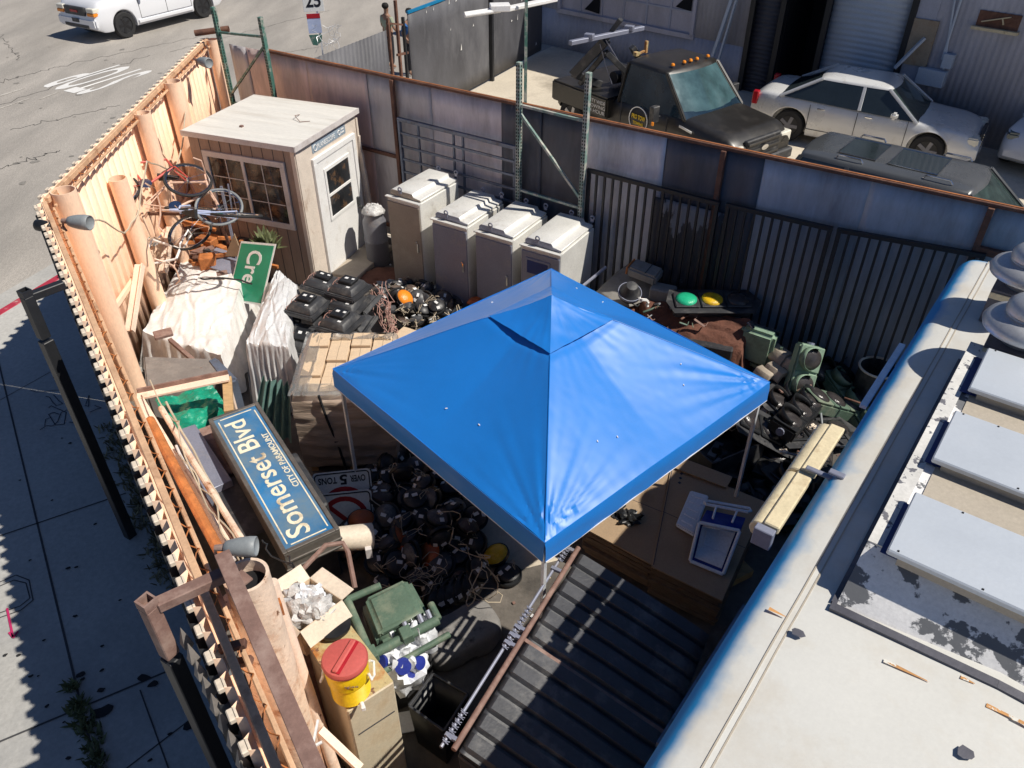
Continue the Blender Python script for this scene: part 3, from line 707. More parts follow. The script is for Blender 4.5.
# drum with bagged top beside the shed
p = at(379, 262, 0); r = root('water_drum', 'grey metal drum with yellow band and plastic bag on top beside the shed door', 'drum', (p.x, p.y, 0))
mb = MB(); mb.lathe([(.19, 0), (.2, .02), (.2, .42), (.212, .45), (.2, .48), (.2, .8), (.16, .88), (.15, .98)]); mb.build('body', 'cab_dark', r)
mb = MB(); mb.lathe([(.152, .9), (.155, 1.02), (.15, 1.02)]); mb.build('band', 'yellow_rust', r)
mb = MB(); mb.add([], []); mb.grid(lambda u, v: (V((math.cos(u * 2 * PI), math.sin(u * 2 * PI), 0)) * (.2 * v + .02 * noise.noise(V((u * 12, v * 5, 0)))) + V((0, 0, 1.09 - .12 * v ** 3 + .04 * noise.noise(V((u * 14, v * 6, 3)))))), 24, 8)
mb.build('plastic_bag', 'clear_plastic', r, solid=.002)
# ================================================================ CABINETS
c0 = V((-1.95, 11.52)); cdv = V((.85, -.53)).normalized()
def cabinet(loc, w, d, h, mfront, label, window=False):
    r = root('steel_cabinet', label, 'cabinet', (loc[0], loc[1], 0), math.atan2(cdv.y, cdv.x), 'steel electrical cabinets in a row by the fence')
    mb = MB(); mb.box((w / 2, d / 2, h / 2), (w, d, h)); mb.build('body', 'cab_white', r, bevel=.008)
    mb = MB(); mb.box((w / 2, -.012, h / 2 - .03), (w - .02, .024, h - .08)); dr = mb.build('door', mfront, r, bevel=.006)  # door and hood face darker than the white body: shade put into the colour
    mb = MB(); mb.box((w - .08, -.035, h * .55), (.025, .02, .16)); mb.cyl((w - .08, -.03, h * .62), (w - .08, -.07, h * .62), .012, n=8); mb.build('handle', 'chrome', dr, bevel=.004)
    mb = MB(); mb.box((w / 2, -.012, h + .004), (w + .02, .06, .018)); mb.build('drip_edge', 'cab_white', r)
    poly = [(.03, 0), (.03, .06), (.07, .095), (w * .72, .095), (w * .76, .045), (w - .02, .03), (w - .02, 0)]
    T = Matrix.Translation((0, .05, h + .012)) @ Matrix.Rotation(PI / 2, 4, 'X')
    mb = MB(); mb.prism(poly, 0, -(d - .05), T); mb.build('hood', 'cab_white', r, bevel=.006)
    mb = MB(); mb.prism([(p_[0] + .004 if p_[0] < .1 else p_[0] - .004, max(0.004, p_[1] - .004)) for p_ in poly], .004, .0, T); mb.build('hood_face', mfront, r)
    for (ex, ey) in ((w * .38, .03), (w * .38, d + .02), (w * .92, d + .02)):
        mb = MB(); pts = [(ex + math.cos(i * PI / 6) * .032, ey, h + .14 + math.sin(i * PI / 6) * .032) for i in range(12)]; mb.path(pts, .011, 6, True); mb.box((ex, ey, h + .10), (.05, .02, .05)); mb.build('lifting_eye', 'cab_grey', r)
    if window:
        mb = MB(); mb.box((w * .45, -.03, h * .80), (w * .62, .02, .27)); dw_ = mb.build('window', 'cab_grey', dr, bevel=.004)
        mb = MB(); mb.box((w * .45, -.043, h * .80), (w * .52, .008, .2)); mb.build('pane', 'navy', dw_)
    return r
cabinet(c0, .64, 1.02, 1.66, 'cab_beige', 'tallest cabinet, beige door with its lower part scuffed, nearest the shed')
for i, (lab, mf) in enumerate((('grey steel cabinet standing beside the tall beige cabinet', 'cab_grey'), ('grey steel cabinet with a scratch high on its door, second from the bar gates', 'cab_grey'), ('grey steel cabinet with a dark blue window in its door, half hidden by the canopy', 'cab_grey'))):
    q = c0 + cdv * (.86 + .80 * i); cabinet(q, .65, 1.02, 1.49, mf, lab, i == 2)

# ================================================================ CANOPY
cn_ = [V((-1.78, 6.31)), V((.47, 8.41)), V((2.52, 6.13)), V((.25, 4.08))]
cen = sum(cn_, V((0, 0))) / 4; ZE = 2.10; ZA = 3.02
side = sum((cn_[i] - cn_[(i + 1) % 4]).length for i in range(4)) / 4
ang = math.atan2((cn_[2] - cn_[3]).y, (cn_[2] - cn_[3]).x)
cr = root('canopy', 'blue pop up canopy with a peaked roof over the middle of the yard', 'canopy', (cen.x, cen.y, 0), ang)
hs = side / 2
def cz(x, y):
    m_ = max(abs(x), abs(y)) / hs; k = min(abs(x), abs(y)) / max(1e-6, max(abs(x), abs(y)))
    z = ZE + (ZA - ZE) * (1 - m_)
    sag = .055 * math.sin(PI * min(1, m_)) * (1 - k) ** 1.0 * (1 if m_ > .22 else .3)
    if m_ < .30: z -= .028 * (1 - m_ / .30) ** .5
    return z - sag
def wr(x, y, a=0.0):
    r_ = math.hypot(x, y); m_ = max(abs(x), abs(y)) / hs
    n = .006 * noise.noise(V((x * 1.3, y * 1.3, a))) + .0012 * noise.noise(V((x * 9, y * 9, a + 5)))
    # radiating creases from each corner and from the peak
    for cx, cy in ((hs, hs), (-hs, hs), (hs, -hs), (-hs, -hs)):
        dx, dy = x - cx, y - cy; d = math.hypot(dx, dy)
        if d < 1.5 and d > .02:
            th = math.atan2(dy, dx); n += .022 * noise.noise(V((th * 13, d * .7, cx + a))) * (1 - d / 1.5) ** 1.3 * min(1, d * 5)
    th = math.atan2(y, x)
    if r_ < .9: n += .013 * noise.noise(V((th * 8, r_ * 1.2, a + 9))) * (1 - r_ / .9) * min(1, r_ * 6)
    n += .0022 * noise.noise(V((x * 14 + y * 4, y * 14 - x * 3, a + 2))) * max(0, .8 - m_ * .6)
    return n
def tri_grid(mb, fn, n):
    vs = [fn(i / n, j / n) for j in range(n + 1) for i in range(n + 1)]; fs = []
    for j in range(n):
        for i in range(n):
            a, b, c, d = j * (n + 1) + i, j * (n + 1) + i + 1, (j + 1) * (n + 1) + i + 1, (j + 1) * (n + 1) + i
            if (i - n / 2 + .5) * (j - n / 2 + .5) > 0: fs += [(a, b, c), (a, c, d)]
            else: fs += [(a, b, d), (b, c, d)]
    mb.add(vs, fs)
mb = MB(); NG = 120
tri_grid(mb, lambda u, v: ((u * 2 - 1) * hs, (v * 2 - 1) * hs, cz((u * 2 - 1) * hs, (v * 2 - 1) * hs) + wr((u * 2 - 1) * hs, (v * 2 - 1) * hs)), NG)
mb.build('roof_fabric', 'canopy_blue', cr, smooth=25)
kc = .27 * hs; mb = MB()
def capz(x, y):
    m_ = max(abs(x), abs(y)) / kc; return ZE + (ZA - ZE) * (1 - .27 * m_) + .006 + .005 * noise.noise(V((x * 9, y * 9, 4))) + .006 * noise.noise(V((math.atan2(y, x) * 7, 0, 2))) - .03 * max(0, 1 - abs(abs(x) - abs(y)) / .5 * 2) * 0 - (.02 * math.sin(PI * min(1, m_)))
tri_grid(mb, lambda u, v: ((u * 2 - 1) * kc, (v * 2 - 1) * kc, capz((u * 2 - 1) * kc, (v * 2 - 1) * kc)), 36)
mb.build('vent_cap', 'canopy_blue', cr, smooth=25)
mb = MB()
for q in range(4):
    T = Matrix.Rotation(q * PI / 2, 4, 'Z'); o0 = len(mb.v)
    n_ = 40; vs = []
    for j in range(5):
        for i in range(n_ + 1):
            x = (i / n_ * 2 - 1) * (hs + .003); z = ZE + .0 - .215 * j / 4
            vs.append((x, -hs - .012 * min(1, j) - .008 * noise.noise(V((x * 5, j * .8, q))) - .006 * j / 4, z + (wr(x, -hs + .001) if j == 0 else 0)))
    mb.add(vs, [(j * (n_ + 1) + i, j * (n_ + 1) + i + 1, (j + 1) * (n_ + 1) + i + 1, (j + 1) * (n_ + 1) + i) for j in range(4) for i in range(n_)], T)
mb.build('valance', 'canopy_blue', cr, smooth=30)
mb = MB()
for q in range(4):
    mb.T = Matrix.Rotation(q * PI / 2, 4, 'Z'); mb.bar((-hs, -hs - .018, ZE - .217), (hs, -hs - .018, ZE - .217), .006, .008)
mb.build('hem', 'white_paint', cr)
for (x, y) in ((1, 1), (-1, 1), (1, -1), (-1, -1)):
    mb = MB(); px_, py_ = x * (hs - .04), y * (hs - .04); mb.bar((px_, py_, 0), (px_, py_, ZE - .04), .032, .032); mb.box((px_, py_, .006), (.1, .1, .012)); mb.build('leg', 'pole_white', cr)
mb = MB()
for q in range(4):
    mb.T = Matrix.Rotation(q * PI / 2, 4, 'Z')
    for i in range(2):
        a = -hs + .04 + i * (hs - .04); b = a + hs - .04; mb.bar((a, -hs + .04, 2.04), (b, -hs + .04, 1.88), .02, .012); mb.bar((a, -hs + .04, 1.88), (b, -hs + .04, 2.04), .02, .012)
mb.build('truss', 'charcoal', cr)
mb = MB()
for x, y in ((-.55, -1.15), (-.35, -1.2), (.62, .35 - 1.5), (.75, -1.0), (-1.15, -.3), (-1.2, .1), (1.2, .4), (1.15, .75), (.3, 1.2)):
    z = cz(x, y) + wr(x, y) + .006; mb.box((x, y, z), (.022, .008, .006), random.random() * 3)
mb.build('bird_droppings', 'white_paint', cr)
mb = MB()
for sx1, sy1 in ((1, 1), (-1, 1), (1, -1), (-1, -1)):
    pts = []
    for i in range(24):
        t = .27 + .72 * i / 23; x, y = sx1 * hs * t, sy1 * hs * t; pts.append((x, y, cz(x, y) + wr(x, y) + .001))
    mb.path(pts, .0045, 5)
mb.build('hip_seam', 'canopy_blue', cr)
mb = MB()
for q in range(4):
    mb.T = Matrix.Rotation(q * PI / 2, 4, 'Z'); mb.path([(-hs + 2 * hs * i / 30, -hs - .004, ZE + wr(-hs + 2 * hs * i / 30, -hs + .001) + .001) for i in range(31)], .004, 5)
mb.build('edge_seam', 'canopy_blue', cr)

# ================================================================ FOOD TRUCK
tu = V((.603, .797)).normalized(); tv = V((tu.y, -tu.x)); v0, u0 = -.62, 7.93
TO = tv * v0 + tu * u0; TZ = 3.30
tk = root('food_truck', 'white roofed food truck with blue sides parked in the yard', 'food truck', (TO.x, TO.y, 0), math.atan2(tv.y, tv.x))
def tl(px, py, z):
    p = at(px, py, z).xy; return (p.dot(tv) - v0, p.dot(tu) - u0)
prof = [(0.0, .55), (0.0, 3.0), (.003, 3.06), (.010, 3.11), (.024, 3.155), (.044, 3.19), (.07, 3.218), (.10, 3.236), (.14, 3.246), (.20, 3.252), (.36, 3.262), (.48, 3.270), (1.2, 3.31)]
full = prof + [(2.4 - x, z) for x, z in reversed(prof[:-1])]
def ring(y, k, dz):
    out = []
    for x, z in full:
        out.append((1.2 + (x - 1.2) * k, y, (z - .55) * (1 - dz) + .55))
    return out
st_ = [(0.0, .955, .045), (-.03, .975, .028), (-.08, .99, .012), (-.16, .998, .004), (-.3, 1, 0)] + [(-.3 - i * .5, 1, 0) for i in range(1, 16)]
mb = MB(); mb.rings([ring(*s) for s in st_])
bd = mb.build('body', 'truck_white', tk, smooth=60)
bd.data.materials.append(MATS['truck_blue'])
# paint fades from blue flank to white roof: one material mixed by the surface height
m = MATS['truck_white']; nt = m.node_tree; N = nt.nodes; L = nt.links; bs = N['Principled BSDF']
src = bs.inputs['Base Color'].links[0].from_socket
tc = N.new('ShaderNodeTexCoord'); sp_ = N.new('ShaderNodeSeparateXYZ'); L.new(tc.outputs['Object'], sp_.inputs[0])
nn = N.new('ShaderNodeTexNoise'); nn.inputs['Scale'].default_value = 5; nn.inputs['Detail'].default_value = 6; L.new(tc.outputs['Object'], nn.inputs['Vector'])
ma = N.new('ShaderNodeMath'); ma.operation = 'MULTIPLY_ADD'; ma.inputs[1].default_value = .035; L.new(nn.outputs[0], ma.inputs[0]); L.new(sp_.outputs[2], ma.inputs[2])
mr = N.new('ShaderNodeMapRange'); mr.inputs['From Min'].default_value = 3.234; mr.inputs['From Max'].default_value = 3.264; L.new(ma.outputs[0], mr.inputs['Value'])
mx = N.new('ShaderNodeMix'); mx.data_type = 'RGBA'; L.new(mr.outputs[0], mx.inputs['Factor']); mx.inputs[6].default_value = (.01, .23, .52, 1); L.new(src, mx.inputs[7]); L.new(mx.outputs[2], bs.inputs['Base Color'])
# seam strips on the roof
mb = MB()
for x in (.26, 2.12): 
    for dx in (-.018, .018):
        pts = [(x + dx + .003 * noise.noise(V((y * 3, x, 0))), -y, 3.256) for y in [i * .15 for i in range(1, 52)]]; mb.path(pts, .006, 4)
mb.build('roof_seam', 'hood_tan', tk)
mb = MB(); mb.box((.26, -4, 3.254), (.03, 7.6, .006)); mb.build('seam_tape', 'truck_white', tk)
mb = MB(); yy = [tl(905, 346, 2.95)[1], tl(866, 408, 2.95)[1]]; mb.box((-.06, (yy[0] + yy[1]) / 2, 2.95), (.05, abs(yy[0] - yy[1]), .03)); mb.build('gutter', 'pole_white', tk)
mb = MB(); ya = tl(705, 660, 2.8)[1]; mb.box((-.04, ya, 2.7), (.06, 1.1, .05)); mb.build('window_awning_rail', 'bar_blue', tk)
mb = MB(); mb.box((-.012, -3.4, 1.75), (.03, 2.0, .9)); sw_ = mb.build('service_window', 'aluminium', tk, bevel=.01)
mb = MB(); mb.box((-.032, -3.4, 1.75), (.012, 1.86, .76)); mb.build('pane', 'dark_glass', sw_)
mb = MB(); mb.box((-.10, -3.4, 1.24), (.2, 2.0, .03)); mb.build('counter', 'aluminium', sw_)
# wheels (hidden from above but there)
for x in (.12, 2.28):
    for y in (-1.3, -5.6):
        mb = MB(); mb.lathe([(.2, -.11), (.4, -.11), (.43, -.08), (.43, .08), (.4, .11), (.2, .11)], Matrix.Translation((x, y, .43)) @ Matrix.Rotation(PI / 2, 4, 'Y'), 20); mb.build('wheel', 'rubber', tk)
mb = MB(); mb.box((1.2, -4, .5), (1.6, 7, .2)); mb.build('chassis', 'bar_black', tk)
# raised hood platform
hx0 = .42; yN, yNt, yF, yFt = -4.80, -4.52, -2.0, -2.14; ph = .26
mb = MB(); B0_ = 3.26
mb.hexa([(hx0, yN, B0_), (2.1, yN, B0_), (2.1, yF, B0_), (hx0, yF, B0_)], [(hx0 + .01, yNt, B0_ + ph), (2.09, yNt, B0_ + ph), (2.09, yFt, B0_ + ph), (hx0 + .01, yFt, B0_ + ph)])
hd = mb.build('roof_hood', 'hood_peel', tk)
mb = MB(); mb.box((hx0 + .055, (yNt + yFt) / 2, B0_ + ph + .006), (.09, yFt - yNt - .01, .012)); mb.build('flange', 'hood_flange', hd)
mb = MB(); mb.bar((hx0 - .02, yN - .03, 3.277), (1.2, yN - .03, 3.312), .05, .02); mb.bar((1.2, yN - .03, 3.312), (2.0, yN - .03, 3.285), .05, .02); mb.bar((hx0 - .012, yN, 3.272), (hx0 - .012, yF, 3.272), .03, .02); mb.build('base_flashing', 'hood_dark', hd)
mb = MB(); mb.box((1.32, (yNt + yFt) / 2, B0_ + ph + .004), (1.5, yFt - yNt - .1, .008)); mb.build('deck', 'hood_tan', hd)
zl = B0_ + ph + .10
for i, ((ax, ay), (bx, by)) in enumerate((((916, 491), (887, 549)), ((957, 410), (931, 457)), ((988, 347), (969.5, 387)))):
    a = tl(ax, ay, zl); b = tl(bx, by, zl); x0 = (a[0] + b[0]) / 2
    mb = MB(); mb.box((x0 + .65, (a[1] + b[1]) / 2, zl - .02), (1.3, a[1] - b[1], .04)); ld = mb.build('hatch_lid', 'lid_white', hd, bevel=.008)
    mb = MB(); mb.box((x0 + .67, (a[1] + b[1]) / 2, zl - .07), (1.22, a[1] - b[1] - .05, .06)); mb.build('hatch_rim', 'hood_tan', ld)
    mb = MB()
    for q in range(4 if i else 6): mb.cyl((x0 + random.uniform(.05, 1), (a[1] + b[1]) / 2 + random.uniform(-.18, .18), zl), (x0 + .5, (a[1] + b[1]) / 2, zl + .002), .004, n=6) if 0 else mb.box((x0 + .05 + .2 * q, (a[1] + b[1]) / 2 + random.choice((-1, 1)) * ((a[1] - b[1]) / 2 - .02), zl + .002), (.01, .01, .004))
    if i == 0:
        for q in range(4): mb.box((x0 + .86 + .03 * (q % 2), (a[1] + b[1]) / 2 + .1 - .03 * (q // 2) - .01 * (q % 2), zl + .002), (.008, .008, .004))
    mb.build('rivets', 'void', ld)
    mb = MB(); mb.box((hx0 + .135, (a[1] + b[1]) / 2 + .01, B0_ + ph + .014), (.10, (a[1] - b[1]) * .85, .004)); mb.build('slot', 'navy', hd)
def vent(px, py, label):
    p = tl(px, py, TZ + .4)
    mb = MB(); mb.T = Matrix.Translation((p[0], p[1], TZ - .03)); mb.box((0, 0, .15), (.40, .40, .30)); vb = mb.build('vent_base', 'hood_dark', tk, bevel=.004)
    mb = MB(); mb.T = Matrix.Translation((p[0], p[1], TZ - .03)); mb.box((0, -.205, .25), (.40, .012, .05)); mb.build('trim_strip', 'awning_cream', vb)
    mb = MB(); mb.T = Matrix.Translation((p[0], p[1], TZ + .27))
    mb.lathe([(.14, 0), (.16, .05), (.17, .08), (.285, .10), (.295, .13), (.275, .17), (.22, .205), (.17, .215), (.165, .225), (.18, .24), (.175, .29), (.14, .33), (.08, .355), (.02, .36)], n=40)
    mb.build('vent_cowl', 'aluminium', tk, smooth=50)
vent(1031, 272, ''); vent(1028, 326, '')
# rolled awning on the flank
ya, yb = tl(832, 432, 3.1)[1], tl(776, 535, 3.1)[1]
mb = MB(); ym = (ya + yb) / 2
mb.cyl((-.15, ya, 3.08), (-.15, ym, 3.08), .078, n=16); mb.cyl((-.16, ym - .01, 3.07), (-.16, yb, 3.07), .07, n=16)
mb.box((-.09, ya * .5 + ym * .5, 3.15), (.10, abs(ya - ym), .05)); mb.box((-.10, ym * .5 + yb * .5, 3.13), (.10, abs(yb - ym), .06))
aw = mb.build('rolled_awning', 'awning_cream', tk, bevel=.008)
mb = MB(); mb.box((-.02, ym, 3.20), (.18, .04, .02)); mb.box((.08, ym, 3.25), (.10, .05, .02)); mb.box((-.12, yb - .04, 3.08), (.12, .06, .14)); mb.build('bracket', 'cab_grey', aw, bevel=.005)
mb = MB()
for (px, py, r_) in ((962, 757, .05), (797, 633, .045), (913, 740, .03), (700, 596, .02), (860, 760, .02)):
    x, y = tl(px, py, 3.28)
    if r_ > .04: 
        pts = [(x + math.cos(i * PI / 4) * r_ * random.uniform(.5, 1), y + math.sin(i * PI / 4) * r_ * random.uniform(.5, 1), 3.262 + (x + .0) * .044 + .012) for i in range(8)]
        mb.add(pts, [tuple(range(8))])
mb.build('peeled_patch', 'hood_dark', tk, smooth=0)
mb = MB()
for (px, py, l, ax) in ((884, 660, .32, 1), (770, 605, .12, 1), (985, 707, .35, 1), (1010, 720, .3, 1), (960, 678, .1, 1)):
    x, y = tl(px, py, 3.295); zz = 3.278 + (x - .48) * .0444 + .004
    x2, y2 = tl(px + 45 * l / .32, py + 22 * l / .32, 3.3)
    d = V((x2 - x, y2 - y, 0)); n_ = V((-d.y, d.x, 0)).normalized() * .012
    P0_ = V((x, y, zz)); P1_ = V((x2, y2, 3.278 + (x2 - .48) * .0444 + .004))
    mb.add([P0_ - n_, P0_ + n_, P1_ + n_ * .2, P1_ - n_ * .2], [(0, 1, 2, 3)])
mb.build('rust_run', 'truck_rust', tk, smooth=0)

# ================================================================ DUMPSTER
A = at(575, 552, 1.5); ud = V((.478, .878)).normalized(); vd = V((ud.y, -ud.x))
dp = root('dumpster', 'dumpster with two black ribbed lids sloping toward the food truck', 'dumpster', (A.x, A.y, 0), math.atan2(vd.y, vd.x))
# local x = down the lid slope, local y = along the hinge (0 .. -2)
W_, Z0_, Z1_ = 1.26, 1.50, 1.13
zz = lambda x: Z0_ + (Z1_ - Z0_) * x / W_
mb = MB(); mb.hexa([(0.1, -1.96, .12), (W_ - .12, -1.96, .12), (W_ - .12, -.02, .12), (0.1, -.02, .12)], [(0.03, -1.98, Z0_ - .06), (W_ - .02, -1.98, Z1_ - .06), (W_ - .02, -.0, Z1_ - .06), (0.03, 0, Z0_ - .06)])
mb.build('bin_body', 'dumpster', dp, bevel=.01)
for k in range(2):
    y0, y1 = -.01 - k * 1.0, -.98 - k * 1.0
    mb = MB(); n = 6; wv = (y0 - y1) / n
    sec = [(y0, -.03)]
    for i in range(n):
        a = y0 - wv * i
        sec += [(a - .012, .028), (a - wv * .70, .028), (a - wv * .82, -.012), (a - wv * .96, -.012)]
    sec.append((y1, -.03))
    xs = [.05, .09, W_ * .5, W_ - .1, W_ - .02]; bow = [0, 0, .012, 0, -.01]
    vs = [(x, y, zz(x) + .03 + dz * (0 if x in (xs[0],) else 1) + b) for x, b in zip(xs, bow) for y, dz in sec]
    m_ = len(sec)
    mb.add(vs, [(j * m_ + i, j * m_ + i + 1, (j + 1) * m_ + i + 1, (j + 1) * m_ + i) for j in range(len(xs) - 1) for i in range(m_ - 1)])
    mb.build('lid', 'dumpster', dp, solid=.008, smooth=20)
mb = MB(); mb.cyl((.02, .02, 1.545), (.02, -2.0, 1.545), .022, n=12); mb.build('hinge_pipe', 'rust_brown', dp)
mb = MB(); mb.cyl((-.07, .03, 1.53), (-.07, -2.02, 1.53), .013, n=8)
for y in (0, -.25, -.9, -.98, -1.06, -1.9): mb.box((-.03, y - .03, 1.54), (.12, .03, .03))
mb.build('hinge_rod', 'cab_grey', dp)
mb = MB()
for (ya, yb) in ((0, -.2), (-.72, -1.16), (-1.72, -2.0)):
    y = ya
    while y > yb:
        mb.path([(-.09, y, 1.545), (-.05, y - .02, 1.555), (-.03, y - .01, 1.55)], .004, 4); mb.path([(-.08, y - .02, 1.56), (-.03, y - .03, 1.55)], .004, 4); y -= .04
mb.build('chain', 'cab_grey', dp)
mb = MB(); mb.bar((.02, -1.0, 1.53), (W_, -1.0, Z1_ + .04), .03, .03); mb.build('lid_stop', 'rust_brown', dp)

# ================================================================ FLATTENED CARDBOARD
def card_stack(pts, h, label, ins=.0, nl=7, holes=True):
    c = sum(pts, V((0, 0, 0))) / 4; r = root('cardboard_stack', label, 'cardboard', (c.x, c.y, 0), 0, 'stacks of flattened cardboard')
    P = [V((p.x - c.x, p.y - c.y, 0)) for p in pts]
    mb = MB(); z = .1
    for i in range(nl):
        t = (h - .1 - .02) / nl; k = 1 + random.uniform(-.03, .02); o = V((random.uniform(-.02, .02), random.uniform(-.02, .02), 0))
        mb.hexa([p * k + o + V((0, 0, z)) for p in P], [p * (k + random.uniform(-.01, .01)) + o + V((0, 0, z + t - .006)) for p in P]); z += t
    mb.build('sheet_layers', 'card_edge', r, bevel=.004)
    mb = MB(); mb.hexa([p * 1.01 + V((0, 0, h - .02)) for p in P], [p * 1.012 + V((0, 0, h)) for p in P]); mb.build('top_sheet', 'card', r, bevel=.003)
    mb = MB(); a, b = P[0].lerp(P[3], .5), P[1].lerp(P[2], .5)
    mb.bar(P[0].lerp(P[1], .0) * .97 + V((0, 0, h + .002)), P[3] * .97 + V((0, 0, h + .002)), .006, .002); mb.bar(a + V((0, 0, h + .001)), b + V((0, 0, h + .001)), .005, .002)
    for i in range(3):
        t = P[0].lerp(P[1], .12).lerp(P[3].lerp(P[2], .12), .06 + .05 * i) + V((0, 0, h + .002)); mb.box(t, (.03, .03, .002), .4)
    mb.build('print_marks', 'ink', r)
    mb = MB()
    mb.box((0, 0, .05), (.8, .9, .1), .5); mb.build('pallet', 'wood', r)
    return r, P, c
Lp = [at(683, 470, 0.50), at(655, 466 + 99, 0.50), at(590, 530, 0.50), at(628, 440, 0.50)]
q1 = [at(672, 464, 0.52), at(765, 502, 0.52), at(722, 600, 0.52), at(652, 566, 0.52)]
card_stack([at(588, 440, 0.50), at(670, 466, 0.50), at(652, 564, 0.50), at(585, 528, 0.50)], .50, 'stack of flattened brown boxes half under the canopy edge with a black glove on it')
card_stack(q1, .52, 'stack of flattened brown boxes carrying the open ice chest')
mb = MB(); a = at(690, 470, 0.55); mb.T = Matrix.Translation(a)
mb.box((.14, -.04, 0), (.62, .2, .012), -.55); tag(mb.build('cardboard_flap', 'card'), 'loose cardboard flap at the far edge of the stack with the ice chest', 'cardboard')
a = at(622, 478, 0.51)
# crumpled black gloves
def crumple(name, label, cat, p, sx, sy, sz, m, seed=0, n=16, amp=.35, parent=None):
    mb = MB()
    def f(u, v):
        th = u * 2 * PI; ph = v * PI; d = V((math.cos(th) * math.sin(ph), math.sin(th) * math.sin(ph), math.cos(ph)))
        k = 1 + amp * noise.noise(d * 2.2 + V((seed * 3.3, 0, 0))) + amp * .5 * noise.noise(d * 6 + V((seed, 0, 0)))
        q = V((d.x * sx * k, d.y * sy * k, max(0, d.z * .9 + .5) * sz * k)); return q
    mb.grid(f, n * 2, n); o = mb.build(name, m, parent, smooth=50); o.location = p
    if not parent: tag(o, label, cat)
    return o
crumple('work_glove', 'crumpled black glove on the flattened cardboard', 'glove', at(629, 520, 0.48), .12, .09, .06, 'black_plastic', 3, amp=.9)
crumple('work_glove', 'black glove lying at the edge of the canopy on the left cardboard stack', 'glove', at(617, 512, 0.48), .07, .1, .05, 'black_plastic', 5, amp=.9)
# ice chest, tipped
r = root('ice_chest', 'open blue ice chest with white liner tipped on the cardboard', 'ice chest', at(715, 545, 0.53))
O = at(715, 545, 0.53)
bl, br_ = at(691, 560, 0.55) - O, at(723, 573, 0.55) - O; tl_, tr_ = at(700, 523, 0.82) - O, at(739, 531, 0.82) - O
nrm = (br_ - bl).cross(tl_ - bl).normalized()
if nrm.y > 0: nrm = -nrm
dep = -nrm * .34; dep.z = max(dep.z, -.04)
bk = [p + dep for p in (bl, br_, tr_, tl_)]; bk = [V((p.x, p.y, max(.0, p.z))) for p in bk]
fr = [bl, br_, tr_, tl_]; cf = sum(fr, V((0, 0, 0))) / 4
mb = MB()
mb.add(fr + bk, [(0, 1, 5, 4), (1, 2, 6, 5), (2, 3, 7, 6), (3, 0, 4, 7), (4, 5, 6, 7)])
mb.build('shell', 'cooler_blue', r, solid=.012, smooth=30)
inr = [cf + (p - cf) * .84 + dep * .02 for p in fr]; inb = [cf + dep * .92 + (p - cf) * .74 for p in fr]
mb = MB(); mb.add(inr + inb, [(0, 1, 5, 4), (1, 2, 6, 5), (2, 3, 7, 6), (3, 0, 4, 7), (4, 5, 6, 7)]); mb.build('liner', 'ice_white', r, solid=.004)
mb = MB(); ou = [cf + (p - cf) * 1.04 - dep * .03 for p in fr]
for i in range(4): mb.bar(ou[i], ou[(i + 1) % 4], .035, .035)
mb.build('rim', 'ice_white', r, bevel=.01)
mb = MB(); t1 = tl_ + dep * .35 + V((0, 0, .02)); t2 = tr_ + dep * .35 + V((0, 0, .02)); t3 = tl_ + dep * 1.0 + V((-.02, .02, .07)); t4 = tr_ + dep * 1.0 + V((.02, .02, .07))
t3b = t3 + dep * .28; t4b = t4 + dep * .28
mb.path([t3, t4, t4 + dep * .12 + (t4 - t3) * .05, t4b, t3b, t3 + dep * .12 - (t4 - t3) * .05], .016, 8, True)
mb.path([tl_.lerp(tr_, .25) + dep * .4 + V((0, 0, .02)), t3.lerp(t4, .25)], .012, 6); mb.path([tl_.lerp(tr_, .75) + dep * .4 + V((0, 0, .02)), t3.lerp(t4, .75)], .012, 6)
mb.build('handle', 'ice_white', r)
r = root('ridged_lid', 'pale blue ribbed ice chest lid lying beside the tipped chest', 'lid', at(690, 515, 0.54)); O = at(690, 515, 0.54)
P = [at(690, 493, 0.54) - O, at(707, 499, 0.54) - O, at(694, 538, 0.54) - O, at(675, 527, 0.54) - O]; P = [P[0] * 1.05, P[1] * 1.1, P[2], P[3]]
mb = MB(); mb.hexa([p for p in P], [p * .96 + V((0, 0, .045)) for p in P]); mb.build('slab', 'ice_white', r, bevel=.012, seg=2)
mb = MB()
for i in range(5):
    t = .15 + i * .17; a = P[0].lerp(P[3], t).lerp(P[1].lerp(P[2], t), .2) + V((0, 0, .046)); b = P[0].lerp(P[3], t).lerp(P[1].lerp(P[2], t), .8) + V((0, 0, .046)); mb.bar(a, b, .03, .012)
mb.build('ribs', 'ice_white', r, bevel=.005)
